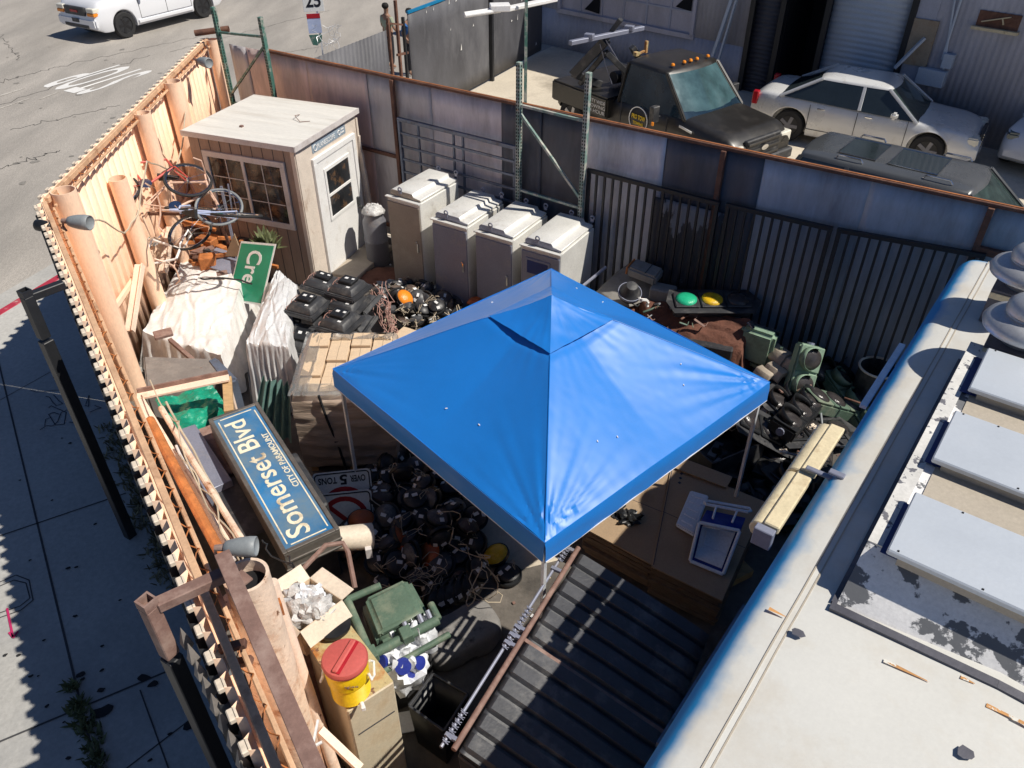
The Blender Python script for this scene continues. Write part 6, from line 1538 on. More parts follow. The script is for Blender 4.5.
# tow truck
tl2 = V((.62, -.785)).normalized()
ph_ = (at(733, 132, 1.18).xy + at(779, 117, 1.18).xy) / 2 + tl2 * .1
tc_ = V((3.48, 17.8))
gh_p = ()
Tz = math.atan2(tl2.y, tl2.x); TW = 2.0
tow = vehicle('tow_truck', 'matte black tow truck with raised boom and yellow door emblem', 'tow truck', (tc_.x, tc_.y), Tz, 5.3, TW,
    [(-2.65, 1.12), (-1.0, 1.14), (0.0, 1.26), (1.0, 1.28), (1.3, 1.26), (2.4, 1.16), (2.62, 1.02), (2.65, .9)], (1.75, -2.1), (1.32, .52, -.50, -.62, 2.04, .78), 'paint_black', zb=.45, wr_=.42, plan=.08, tumble=.08, wshield='glass_windshield', shade='glass_side')
door_lines(tow, (-.45, .9), TW, .55, 1.22)
for s in (-1, 1):
    mb = MB(); mb.box((2.55, s * .78, .90), (.2, .34, .22)); hl = mb.build('headlight', 'lamp_clear', tow, bevel=.02)
    mb = MB(); mb.box((2.52, s * .96, .82), (.16, .06, .14)); mb.build('indicator', 'amber', hl)
    mb = MB(); mb.bar((.75, s * 1.0, 1.2), (.78, s * 1.22, 1.24), .04, .03); mb.box((.78, s * 1.28, 1.3), (.12, .2, .34)); mi = mb.build('mirror', 'charcoal', tow, bevel=.03)
    mb = MB(); mb.box((.85, s * 1.38, 1.14), (.05, .03, .07)); mb.build('reflector', 'amber', mi)
    mb = MB(); mb.add([(1.25, s * 1.006, 1.15), (1.6, s * 1.006, 1.10), (1.6, s * 1.006, 1.05), (1.25, s * 1.006, 1.1)], [(0, 1, 2, 3)]); mb.build('badge_strip', 'white_paint', tow, solid=.004)
mb = MB(); mb.box((2.62, 0, .86), (.1, 1.1, .46)); gr = mb.build('grille', 'charcoal', tow, bevel=.02)
mb = MB()
for i in range(3): mb.box((2.685, 0, .7 + .15 * i), (.03, 1.04, .06))
mb.build('grille_bars', 'paint_black', gr, bevel=.01)
mb = MB(); mb.lathe([(.01, 0), (.11, 0), (.11, .02), (.01, .025)], Matrix.Translation((2.70, 0, .88)) @ Matrix.Rotation(PI / 2, 4, 'Y') @ Matrix.Rotation(PI / 2, 4, 'Z'), 20, sy=.5); mb.build('badge', 'chrome', gr)
mb = MB(); mb.box((2.66, 0, .55), (.16, 2.0, .22)); mb.build('bumper', 'charcoal', tow, bevel=.03)
for y in (-.55, -.2, 0, .2, .55):
    mb = MB(); mb.lathe([(.04, 0), (.045, .02), (.03, .05), (.01, .055)], Matrix.Translation((.5, y, 2.085)), 12); mb.build('marker_light', 'amber', tow)
# door emblem and side lettering
for s in (-1, 1):
    Te = Matrix.Translation((.1, s * 1.012, .95)) @ Matrix.Rotation(PI / 2 if s < 0 else -PI / 2, 4, 'X')
    mb = MB(); mb.T = Te; mb.path([(math.cos(i * PI / 12) * .27, math.sin(i * PI / 12) * .27, 0) for i in range(24)], .012, 4, True); em = mb.build('door_emblem', 'pole_white', tow)
    if s < 0:
        text('lettering', 'PRO TOW', 'cooler_yellow', em, Te @ Matrix.Translation((-.2, .0, 0)), w=.40, h=.10, bold=.02)
        text('lettering', 'TOWING', 'cooler_yellow', em, Te @ Matrix.Translation((-.15, -.12, 0)), w=.3, h=.07, bold=.02)
        Tt = Matrix.Translation((-1.35, -1.155, .80)) @ Matrix.Rotation(PI / 2, 4, 'X')
        for i, t_ in enumerate(('CITY WIDE', 'TOWING', '24 HOUR')): text('side_lettering', t_, 'white_paint', tow, Tt @ Matrix.Translation((0, .24 - .11 * i, 0)), w=.55, h=.08)
# wrecker bed and boom
mb = MB(); mb.box((-1.70, 0, .98), (1.9, 2.3, .46)); mb.box((-2.6, 0, 1.02), (.3, 1.8, .3)); bed = mb.build('wrecker_bed', 'paint_black', tow, bevel=.04, seg=2)
def tw(px, py, z):
    q = at(px, py, z).xy - tc_; return V((q.dot(tl2), q.dot(V((-tl2.y, tl2.x))), z))
mb = MB()
for dx in (0, 26):
    mb.bar(tw(606 + dx, 52 + dx * -.2, 2.1), tw(632 + dx * .6, 78 - dx * .2, 1.5), .16, .12)
mb.bar(tw(606, 52, 2.1), tw(580, 84, 1.3), .12, .1); mb.box((-.95, 0, 1.45), (.12, 1.0, .5)); mb.build('boom_frame', 'charcoal', bed, bevel=.01)
mb = MB(); mb.bar(tw(574, 74, 1.55), tw(606, 40, 2.35), .26, .2); mb.bar(tw(604, 42, 2.3), tw(621, 19, 2.8), .13, .1); mb.bar(tw(574, 74, 1.55), tw(600, 84, 1.25), .18, .16); mb.build('boom', 'charcoal', bed, bevel=.01)
mb = MB(); a_, b_ = tw(570, 43, 2.5), tw(643, 28, 2.5); mb.bar(a_, b_, .11, .09); mb.box(a_.lerp(b_, .25) + V((0, 0, .06)), (.2, .14, .1), .5); mb.box(a_.lerp(b_, .8) + V((0, 0, .06)), (.2, .14, .1), .5)
mb.build('wheel_lift_bar', 'cab_grey', bed, bevel=.01)
mb = MB(); mb.path([tw(606, 40, 2.4), tw(618, 60, 1.9), tw(626, 80, 1.4)], .012, 5); mb.path([tw(600, 44, 2.3), tw(606, 66, 1.8), tw(612, 84, 1.4)], .01, 5); mb.build('winch_cable', 'cab_grey', bed)
mb = MB(); mb.bar((-.8, -.3, 2.0), (-.8, .0, 2.05), .04, .04); mb.box((-.8, .0, 2.12), (.06, .06, .25)); mb.box((-.8, -.3, 2.02), (.1, .1, .08)); mb.build('work_light', 'yellow_rust', bed)
mb = MB(); mb.box((-1.0, .2, 1.3), (.5, .8, .2)); mb.cyl((-1.35, -.4, 1.4), (-1.35, .4, 1.4), .14); mb.build('winch', 'bar_black', bed)
# dark SUV whose roof shows over the fence
gh_p = (-1.25, -.1)
sc_ = (at(834, 147, 1.8).xy + at(859, 139, 1.8).xy + at(998, 177, 1.8).xy + at(990, 194, 1.8).xy) / 4
sc_ = sc_ + V((.0, .05))
s3 = vehicle('parked_suv', 'dark SUV with sunroof panels parked close behind the metal fence', 'car', (sc_.x + .35, sc_.y - .22), math.atan2(-.62, .785), 5.0, 1.95,
    [(-2.5, .9), (-2.4, 1.15), (-1, 1.15), (1, 1.12), (1.4, 1.08), (2.3, .98), (2.5, .7)], (-1.5, 1.5), (1.35, .55, -2.05, -2.38, 1.76, .66), 'paint_dark', wr_=.38, tumble=.05)
for s in (-1, 1):
    for xx in (-1.3, .1):
        mb = MB(); mb.path([(xx - .45, s * .58, 1.77), (xx - .38, s * .58, 1.83), (xx + .38, s * .58, 1.83), (xx + .45, s * .58, 1.77)], .018, 6) if 0 else mb.path([(xx - .22, s * .6, 1.78), (xx - .18, s * .6, 1.83), (xx + .18, s * .6, 1.83), (xx + .22, s * .6, 1.78)], .016, 6); mb.build('roof_rail', 'chrome', s3)
for xx, l in ((-.35, .78), (-1.25, .62)):
    mb = MB(); z = 1.812
    pts = [(xx - l / 2, -.42, z), (xx + l / 2, -.42, z), (xx + l / 2, .42, z), (xx - l / 2, .42, z)]
    mb.path([V(p) for p in pts], .009, 4, True); mb.build('sunroof_trim', 'chrome', s3)
    mb = MB(); mb.box((xx, 0, 1.806), (l - .02, .82, .012)); mb.build('sunroof', 'glass_car', s3)
# silver hatchback nose at the right edge
gh_p = (-.2,)
pc = at(1003, 158, .5).xy; hd_ = V((-.86, .1)).normalized() 
hd_ = V((-.74, -.67)).normalized()
ctr = pc - hd_ * 1.6 + V((.75, .25))
ec = vehicle('parked_hatchback', 'white hatchback with its nose at the right edge beyond the fence', 'car', (ctr.x + .35, ctr.y + .1), math.atan2(hd_.y, hd_.x), 4.2, 1.8,
    [(-2.1, .9), (-1.9, 1.0), (.8, 1.0), (1.2, .95), (1.8, .86), (2.05, .7), (2.1, .5)], (-1.3, 1.3), (1.0, .2, -1.5, -1.95, 1.5, .6), 'paint_white', wr_=.33, plan=.25)
for s in (-1, 1):
    mb = MB(); mb.box((1.78, s * .68, .74), (.42, .26, .16), s * -.35); mb.build('headlight', 'glass_windshield', ec, bevel=.04, seg=2)
mb = MB(); mb.box((2.0, 0, .5), (.16, .9, .2)); mb.build('grille', 'charcoal', ec, bevel=.02)
# white SUV on the street
gh_p = (-1.2, .0)
fw, rw = at(126, 38, 0).xy, at(206, 17, 0).xy; wd = (fw - rw).normalized(); nd = V((-wd.y, wd.x))
if nd.x > 0: nd = -nd
wc = (fw + rw) / 2 + nd * .9
s4 = vehicle('street_suv', 'white full size SUV with black wheels driving on the street', 'car', (wc.x, wc.y), math.atan2(wd.y, wd.x), 5.4, 2.0,
    [(-2.7, 1.0), (-2.6, 1.3), (-1, 1.32), (.8, 1.32), (1.2, 1.3), (2.4, 1.22), (2.64, 1.1), (2.7, .6)], (-1.67, 1.67), (1.25, .55, -2.35, -2.6, 1.95, .74), 'paint_white', zb=.3, wr_=.40, rimm='rim_black', plan=.10, tumble=.06)
door_lines(s4, (-1.15, -.1, 1.0), 2.0, .5, 1.15, handles=(-.9, .15), hm='paint_white')
for s in (-1, 1):
    mb = MB(); mb.box((2.55, s * .76, .98), (.26, .34, .14)); h_ = mb.build('headlight', 'lamp_clear', s4, bevel=.02)
    mb = MB(); mb.box((2.56, s * .76, .86), (.26, .34, .09)); mb.build('indicator', 'amber', h_, bevel=.01)
    mb = MB(); mb.box((0, s * 1.01, .42), (2.3, .08, .1)); mb.build('running_board', 'paint_white', s4, bevel=.01)
    mb = MB(); mb.box((.9, s * 1.12, 1.28), (.12, .2, .18)); mb.build('mirror', 'paint_white', s4, bevel=.03)
mb = MB(); mb.box((2.66, 0, .93), (.1, 1.02, .26)); gr = mb.build('grille', 'charcoal', s4, bevel=.02)
mb = MB(); mb.box((2.72, 0, .93), (.015, .36, .07)); mb.build('badge', 'tail_red', gr)
mb = MB(); mb.box((2.66, 0, .60), (.16, 1.9, .3)); bp = mb.build('bumper', 'paint_white', s4, bevel=.05, seg=2)
mb = MB(); mb.box((2.745, 0, .50), (.012, 1.2, .09)); mb.box((2.75, 0, .66), (.012, .34, .12)); mb.build('bumper_slot', 'charcoal', bp)
# ================================================================ RIGHT SIDE, BEHIND THE CANOPY
def signal_head(loc, rot, label, lenses, body='signal_green', plate=False, visors=True, group='traffic signal heads lying by the metal fence', n=3):
    r = root('traffic_signal', label, 'traffic signal', loc, rot=rot, group=group)
    L_ = .36 * n
    mb = MB(); mb.box((0, 0, -.10), (L_, .34, .18)); mb.build('housing', body, r, bevel=.025, seg=2)
    if plate:
        mb = MB(); e = .10
        poly = [(-L_ / 2 - e + .08, -.17 - e), (L_ / 2 + e - .08, -.17 - e), (L_ / 2 + e + .06, 0), (L_ / 2 + e - .08, .17 + e), (-L_ / 2 - e + .08, .17 + e), (-L_ / 2 - e, 0)]
        mb.prism(poly, -.03, -.02); mb.build('back_plate', 'charcoal', r)
    for i in range(n):
        x = (i - (n - 1) / 2) * .36
        mb = MB(); mb.box((x, 0, .0), (.34, .33, .03)); d = mb.build('door', body, r, bevel=.012)
        mb = MB(); mb.lathe([(.148, .01), (.145, .03), (.10, .05), (.05, .062), (.005, .065)], Matrix.Translation((x, 0, 0)), 24); mb.build('lens', lenses[i], d, smooth=60)
        if visors:
            mb = MB(); nn = 14; vs = []
            for k in range(nn + 1):
                a = -PI * .15 + PI * 1.3 * k / nn; 
                for h_, rr in ((.015, .157), (.17 - .09 * abs(k / nn - .5) * 2, .15)): vs.append((x + math.cos(a + PI / 2 - PI / 2) * rr, math.sin(a) * rr, h_))
            mb.add(vs, [(2 * k, 2 * k + 1, 2 * k + 3, 2 * k + 2) for k in range(nn)]); mb.build('visor', body, d, solid=.004)
    for x in (-L_ / 2 - .01, L_ / 2 + .01):
        mb = MB(); mb.cyl((x - .02, 0, -.1), (x + .02, 0, -.1), .05, n=10); mb.build('bracket_hub', 'cab_grey', r)
    return r
p = at(712, 300, 1.02); signal_head(p, (.1, 0, .0), 'three section signal lying face up with green and yellow lenses on brown carpet', ('lens_green', 'lens_yellow', 'lens_dark'), 'charcoal', True, False)
# brown carpet draped
c1, c2, c3, c4_ = at(640, 296, .8), at(752, 318, .92), at(742, 352, .6), at(660, 345, .55)
draped('brown_carpet', 'brown carpet draped over the pile under the long signal', [c4_, c3, c2, c1], .8, .18, 'carpet', 8, bulge=.05, out=.10, fold=.07, folds=2.5, cat='carpet', nu=50, nv=40)
draped('brown_carpet', 'smaller fold of brown carpet by the grey panel, left of the long signal', [at(612, 318, .5), at(650, 330, .5), at(648, 290, .72), at(618, 285, .7)], .6, .2, 'carpet', 9, bulge=.04, out=.08, fold=.05, folds=2, cat='carpet', nu=40, nv=30)
r = root('warped_sheet', 'warped grey panel lying behind the canopy beside the cabinets', 'panel', at(620, 292, .78))
A_, B_, C_, D_ = [at(*q, z) - at(620, 292, .78) for q, z in (((596, 292), .65), ((632, 262), .95), ((668, 290), .85), ((620, 312), .66))]
mb = MB(); mb.grid(lambda u, v: A_.lerp(B_, u).lerp(D_.lerp(C_, u), v) + V((0, 0, .04 * math.sin(u * 3 + v * 2) + .015 * noise.noise(V((u * 6, v * 6, 2))))), 16, 16); mb.build('panel', 'grey_panel', r, solid=.012)
o = mb = None
r = root('grey_junction_box', 'grey box with a rusty orange end, standing on the warped panel', 'box', at(645, 272, 1.05), .0); r.rotation_euler = (0.1, .1, -.55)
mb = MB(); mb.box((0, 0, 0), (.46, .30, .16)); mb.build('body', 'grey_panel', r, bevel=.03, seg=2)
mb = MB(); mb.box((-.24, 0, 0), (.03, .27, .13)); mb.build('end_cap', 'rust_orange', r, bevel=.01)
mb = MB(); mb.box((.05, 0, .085), (.01, .28, .008)); mb.build('seam', 'joint', r)
r = root('single_signal', 'single round black signal head with a scrap of white cloth on it', 'traffic signal', at(630, 292, .98)); r.rotation_euler = (.4, 0, .2)
mb = MB(); mb.lathe([(.02, .16), (.08, .15), (.10, .12), (.12, .04), (.16, .0), (.165, -.06), (.14, -.10), (.02, -.10)], n=24); mb.build('housing', 'charcoal', r, smooth=40)
mb = MB(); mb.tube((0, 0, -.03), (0, 0, .01), .172, .01, 24); mb.build('clamp_ring', 'cab_grey', r)
mb = MB(); squiggle(mb, (.1, -.12, .02), (.24, -.2, -.12), .022, 12, .06, 2); mb.build('cloth_scrap', 'tarp_white', r)
mb = MB(); mb.cyl(at(583, 286, .8), at(606, 267, 1.0), .025, n=10); tag(mb.build('steel_pipe', 'cab_grey'), 'short grey pipe propped beside the last cabinet', 'pipe')
mb = MB(); a = at(664, 284, 1.0); mb.box((a.x, a.y, .8), (.36, .24, .3), -.4); tag(mb.build('concrete_block', 'grey_panel', bevel=.02), 'grey block behind the left end of the long signal', 'block')
# support pile under carpets
for i, (px, py, z, w_, d_, h_) in enumerate(((690, 325, .7, 1.3, .7, .7), (628, 300, .6, .8, .6, .6))):
    a = at(px, py, z); mb = MB(); mb.box((0, 0, -h_ / 2), (w_, d_, h_)); o = mb.build('dark_crate', 'charcoal', bevel=.02); o.location = (a.x, a.y, z - .06); o.rotation_euler = (0, 0, -.35); tag(o, ('dark crate under the brown carpet and the long signal', 'dark crate under the warped grey panel')[i], 'crate')
mb = MB(); mb.box((0, 0, 0), (.2, .12, .02)); o = mb.build('foil_scrap', 'chrome'); o.location = at(752, 325, .9); o.rotation_euler = (.6, .4, 1); tag(o, 'crumpled foil scrap at the right edge of the brown carpet', 'foil')
# green lamp box on its edge
r = root('pedestrian_signal', 'green pedestrian signal housing on edge with a dark louvred face', 'traffic signal', at(757, 345, .62)); r.rotation_euler = (0, 0, .95)
mb = MB(); mb.box((0, 0, 0), (.20, .48, .52)); mb.build('housing', 'signal_pale', r, bevel=.05, seg=3)
mb = MB(); mb.box((.115, 0, 0), (.03, .46, .50)); fr_ = mb.build('face_frame', 'charcoal', r, bevel=.01)
mb = MB()
for i in range(11): mb.box((.135, 0, -.2 + .04 * i), (.01, .40, .012))
mb.build('louvres', 'mat_grey', fr_)
mb = MB(); mb.bar((0, -.35, -.35), (0, .3, -.3), .05, .05); mb.bar((0, -.35, -.35), (0, -.33, .1), .035, .035); mb.build('bracket', 'signal_pale', r)
# tan angle blocks
for i, (px, py, z, s_) in enumerate(((781, 352, .62, 1.0), (797, 364, .60, .9), (778, 370, .5, .9), (766, 383 - 10, .45, .8))):
    r = root('angle_block', ('tan angled block standing furthest back', 'tan angled block beside the green signal head', 'tan angled block in the middle of the group', 'tan angled block nearest the canopy corner')[i], 'block', at(px, py, z), .5, 'tan angled blocks right of the canopy')
    mb = MB(); T = Matrix.Rotation(PI / 2, 4, 'X'); w_ = .16 * s_
    poly = [(-.16, -.06), (-.08, .06), (.04, .06), (.14, -.04), (.14, -.16), (.08, -.10), (.02, -.02), (-.06, -.02), (-.12, -.12)]
    mb.prism([(a * s_, b * s_) for a, b in poly], -w_, w_, T); mb.build('block', 'concrete_block', r, bevel=.006)
signal_head(at(806, 372, .62), (.5, -1.0, 1.1), 'pale green two section signal head tipped up with scuffed white patch', ('lens_dark', 'lens_dark'), 'signal_pale', False, True, n=2)
dk = [(792, 395, .35, (.3, .2, .7), 'dark'), (835, 400, .35, (.1, .5, .4), ''), (770, 410, .25, (.2, .1, 1.5), ''), (815, 430, .3, (.1, .2, .3), ''), (855, 400, .2, (.2, -.3, 1.9), ''), (778, 455, .2, (.1, .1, 1.0), ''), (800, 470, .2, (.2, .3, .8), ''), (762, 480, .15, (0, .2, 2.2), ''), (845, 372, .25, (.5, .2, .2), ''), (770, 430, .5, (.3, .6, .1), ''), (800, 410, .6, (.2, .2, .9), ''), (820, 455, .25, (.3, 0, 1.2), '')]
labs = ['nearest the pale green head', 'close to the metal fence', 'beside the canopy corner', 'in the middle of the dark pile', 'next to the round bin', 'below the canopy corner', 'beside the rolled awning', 'next to the cardboard stack', 'at the foot of the bar gates', 'on top, beside the canopy corner', 'on top of the dark pile', 'under the rolled awning']
for i, (px, py, z, rot, _) in enumerate(dk):
    signal_head(at(px, py, z), rot, 'black signal head in the shaded pile, ' + labs[i], ('lens_dark',) * 3, 'signal_green' if i in (1, 4) else 'black_plastic', i % 3 == 0, i % 2 == 0, group='black signal heads in the shaded pile')
r = root('black_tote', 'shallow black tray with tools under the canopy edge', 'tray', at(722, 448, .35), .5)
mb = MB()
for c, d in (((0, 0, -.15), (.8, .55, .02)), ((0, .27, 0), (.8, .02, .3)), ((0, -.27, 0), (.8, .02, .3)), ((.4, 0, 0), (.02, .55, .3)), ((-.4, 0, 0), (.02, .55, .3))): mb.box(c, d)
mb.build('tray', 'charcoal', r)
mb = MB(); mb.box((0, .1, -.12), (.3, .1, .05), .5); mb.cyl((-.2, -.1, -.12), (.1, 0, -.1), .03); mb.build('tools', 'cab_dark', r)
for i, (px, py, z, s_) in enumerate(((745, 440, .1, .3), (790, 500, .05, .35), (770, 520, .02, .25), (735, 470, .05, .3), (800, 488, .1, .3), (752, 505, .05, .2), (810, 500, .1, .3))):
    crumple('bin_bag', 'crumpled black plastic bag on the shaded floor between cardboard and food truck', 'bag', at(px, py, z), s_, s_ * .8, s_ * .6, 'black_plastic', i + 20, amp=.7); bpy.data.objects[-1] if 0 else None
for o in list(COL.objects):
    if o.name.startswith('bin_bag'): o['group'] = 'crumpled black bags on the shaded floor'
for i, (px, py, z) in enumerate(((797, 423, .5), (783, 453, .45), (812, 478 - 50, .5))):
    crumple('paper_scrap', ('pale scrap on the dark pile beside the pale green head', 'small white scrap low on the dark pile', 'white scrap higher on the dark pile')[i], 'scrap', at(px, py, z), .05, .04, .03, 'cream_pale', i, amp=.8, n=8)
# round bin by the fence
p = at(880, 395, .0); p = at(875, 378, .45)
r = root('round_bin', 'open round dark bin with a pale rim beside the food truck corner', 'bin', (p.x, p.y, 0))
mb = MB(); mb.tube((0, 0, .02), (0, 0, .62), .24, .01, 26); mb.cyl((0, 0, 0), (0, 0, .02), .24, n=26); mb.build('body', 'charcoal', r)
mb = MB(); mb.path([(math.cos(i * PI / 14) * .24, math.sin(i * PI / 14) * .24, .625) for i in range(28)], .016, 6, True); mb.build('rim', 'cream_pale', r)

# ================================================================ FOREGROUND LEFT
def polybox(name, P_, z0, m, parent=None, bevel=.006):
    c = sum(P_, V((0, 0, 0))) / 4; mb = MB(); mb.hexa([V((p.x, p.y, z0)) for p in P_], P_); return mb.build(name, m, parent, bevel=bevel)
# tall beige cabinet carrying the cooler
P_ = [at(302, 636, 1.55), at(341, 612, 1.55), at(394, 682, 1.55), at(347, 712, 1.55)]
r = root('tall_cabinet', 'tall beige metal cabinet with rust stained top carrying the drink cooler', 'cabinet', (0, 0, 0))
polybox('body', P_, 0, 'cream_metal', r, .012)
c = sum(P_, V((0, 0, 0))) / 4
mb = MB(); mb.hexa([c + (p - c) * .985 + V((0, 0, .002)) for p in P_], [c + (p - c) * .98 + V((0, 0, .010)) for p in P_]); mb.build('rusty_top', 'yellow_rust', r, bevel=.002)
u_ = (P_[2] - P_[3]).normalized()
mb = MB(); f0 = P_[3] + (P_[2] - P_[3]) * .3; mb.bar(V((P_[3].x, P_[3].y, 1.2)) + u_ * .05 + V((0, -.006, 0)), V((P_[2].x, P_[2].y, 1.2)) - u_ * .03 + V((0, -.006, 0)), .004, .012); mb.build('seam', 'joint', r)
# beverage cooler
O = at(347, 690, 1.56); O = (P_[0] + P_[1] + P_[2] + P_[3]) / 4; O = at(352, 692, 1.562)
r = root('drink_cooler', 'round yellow drink cooler with a faded red lid', 'cooler', O, .35)
mb = MB(); prof_ = [(.115, 0), (.125, .01), (.13, .03)]
z = .03
while z < .20: prof_ += [(.139, z + .004), (.139, z + .010), (.134, z + .014)]; z += .014
prof_ += [(.148, .22), (.152, .30), (.15, .36), (.145, .38)]
mb.lathe(prof_, n=40); mb.build('body', 'cooler_yellow', r, smooth=50)
mb = MB(); mb.lathe([(.148, .375), (.158, .385), (.16, .41), (.15, .43), (.12, .437), (.005, .44)], n=40); ld = mb.build('lid', 'cooler_red', r, smooth=50)
mb = MB(); mb.box((0, 0, .448), (.04, .27, .02), -.7); mb.build('lid_grip', 'cooler_red', ld, bevel=.008)
mb = MB(); mb.box((.02, -.015, .4395), (.03, .27, .003), -.7); mb.build('grip_recess', 'sign_red', ld)
mb = MB()
for s in (-1, 1):
    T = Matrix.Rotation(-.3, 4, 'Z')
    mb.T = T; mb.path([(s * .155, -.05, .30), (s * .175, -.07, .26), (s * .18, 0, .20), (s * .175, .07, .26), (s * .155, .05, .30)], .010, 7)
mb.build('handle', 'white_paint', r)
mb = MB(); T = Matrix.Rotation(-.1, 4, 'Z'); mb.T = T; mb.cyl((.06, -.13, .05), (.07, -.18, .05), .016, n=10); mb.box((.07, -.185, .06), (.03, .02, .04)); mb.build('tap', 'white_paint', r, bevel=.004)
Tx = Matrix.Rotation(-.25, 4, 'Z') @ Matrix.Translation((.0, -.156, .29)) @ Matrix.Rotation(PI / 2, 4, 'X')
text('handwriting', 'Igloo', 'rust_brown', r, Tx, w=.09, h=.03)
mb = MB(); mb.lathe([(.02, 0), (.13, 0), (.135, .02), (.13, .035), (.02, .04)], n=24); o = mb.build('spare_lid', 'black_plastic'); o.location = at(330, 632, 1.60) + V((.02, .05, 0)); tag(o, 'black round lid on the cabinet behind the drink cooler', 'lid')
# shallow yellow rusty box behind
# carton with plastic wrapping
zc = 1.75; P_ = [at(270, 606, zc), at(310, 578, zc), at(342, 600, zc), at(300, 632, zc)]
c = sum(P_, V((0, 0, 0))) / 4; r = root('open_carton', 'open cardboard carton full of clear plastic packaging', 'carton', (c.x, c.y, 0))
Q = [V((p.x - c.x, p.y - c.y, 0)) for p in P_]
mb = MB(); h0, h1 = 1.45, 1.75
for i in range(4):
    a, b = Q[i], Q[(i + 1) % 4]; mb.add([a + V((0, 0, h0)), b + V((0, 0, h0)), b + V((0, 0, h1)), a + V((0, 0, h1))], [(0, 1, 2, 3)])
mb.add([q + V((0, 0, h0)) for q in Q], [(0, 1, 2, 3)]); mb.build('box', 'card_light', r, solid=.008, smooth=0)
mb = MB()
for i, (k, dz) in enumerate(((.55, .10), (.5, .02), (.6, -.12), (.4, -.08))):
    a, b = Q[i], Q[(i + 1) % 4]; n_ = ((a + b) / 2).normalized() * .095 * (1.3 if i == 1 else 1); mb.add([a + V((0, 0, h1)), b + V((0, 0, h1)), b + n_ * .95 + V((0, 0, h1 + dz)), a + n_ + V((0, 0, h1 + dz))], [(0, 1, 2, 3)])
mb.build('flap', 'cream_pale', r, solid=.006, smooth=0)
for i, (dx, dy, s_, m_) in enumerate(((0, 0, .2, 'clear_plastic'), (-.05, .08, .15, 'bag_plastic'), (.08, -.04, .13, 'clear_plastic'))):
    crumple('packaging', '', '', V((dx, dy, 1.62)), s_, s_ * .8, .14, m_, i + 31, amp=.45, parent=r)
mb = MB()
for i in range(8): a = V((rnd.uniform(-.13, .13), rnd.uniform(-.1, .12), 1.76)); mb.box(a, (.03, .012, .006), rnd.random() * 3)
mb.build('red_print', 'sign_red', r)
mb = MB(); mb.box((c.x, c.y, .72), (.42, .38, 1.44), .6); tag(mb.build('dark_stand', 'rust_brown', bevel=.01), 'brown stand under the open carton', 'stand')
mb = MB(); a = at(320, 560, 1.5); mb.path([at(300, 572, 1.6), at(326, 545, 1.7), at(343, 543, 1.7), at(348, 552, 1.65), at(355, 588, 1.5)], .022, 8); tag(mb.build('bent_pipe', 'rust_brown'), 'bent rusty pipe behind the open carton', 'pipe')
P_ = [at(320, 528, 1.05), at(352, 520, 1.05), at(374, 548, .95), at(352, 566, .95)]; c = sum(P_, V((0, 0, 0))) / 4
r = root('cream_duct', 'cream plastic duct section between the blue sign box and the heap', 'duct', c)
mb = MB(); mb.cyl(at(322, 540, 1.0) - c, at(372, 536, .9) - c, .11, .13, 18); mb.build('duct', 'cream_pale', r); mb = MB(); mb.box(at(368, 548, .85) - c, (.06, .16, .12), .3); mb.build('flange', 'white_trim', r)
# green signal housing with bracket arms
r = root('boxed_signal', 'green signal housing with pipe bracket arms behind the drink cooler', 'traffic signal', at(394, 608, .95)); r.rotation_euler = (.10, -.12, .48)
mb = MB(); mb.hexa([(-.26, -.24, -.22), (.26, -.24, -.22), (.26, .24, -.22), (-.26, .24, -.22)], [(-.25, -.23, .0), (.25, -.23, .0), (.23, .23, .0), (-.23, .23, .0)]); mb.build('housing', 'signal_green', r, bevel=.05, seg=3)
mb = MB(); mb.hexa([(-.24, -.22, 0), (.24, -.22, 0), (.22, .22, 0), (-.22, .22, 0)], [(-.19, -.19, .05), (.19, -.19, .05), (.18, .18, .05), (-.18, .18, .05)]); mb.build('back_cover', 'signal_green', r, bevel=.03, seg=3)
mb = MB(); mb.cyl((-.34, -.30, -.02), (.30, -.30, .0), .045, n=12); mb.cyl((-.34, -.30, -.02), (-.34, .30, -.02), .04, n=12); mb.cyl((-.34, .30, -.02), (-.02, .27, 0), .035, n=12); mb.cyl((.30, -.30, 0), (.30, -.12, 0), .035, n=10); mb.cyl((-.4, -.45, -.1), (.34, -.42, -.1), .03, n=10)
mb.box((-.34, -.30, -.02), (.12, .12, .12)); mb.box((.0, -.29, 0), (.1, .12, .12)); mb.build('bracket_arm', 'signal_green', r, bevel=.008)
mb = MB()
for x in (.02, .16, .24): mb.cyl((x, -.26, .02), (x, -.20, .06), .022, n=8)
mb.build('clamp', 'cab_grey', r)
mb = MB(); mb.cyl((-.48, .45, -.05), (-.36, .1, -.05), .035, n=10); mb.bar((-.5, .5, 0), (-.42, -.3, .02), .05, .015); mb.build('strut', 'signal_pale', r)
p = at(395, 620, .7); mb = MB(); mb.box((p.x, p.y, .35), (.5, .5, .7), .4); tag(mb.build('dark_crate', 'charcoal', bevel=.02), 'dark crate under the green signal housing', 'crate')
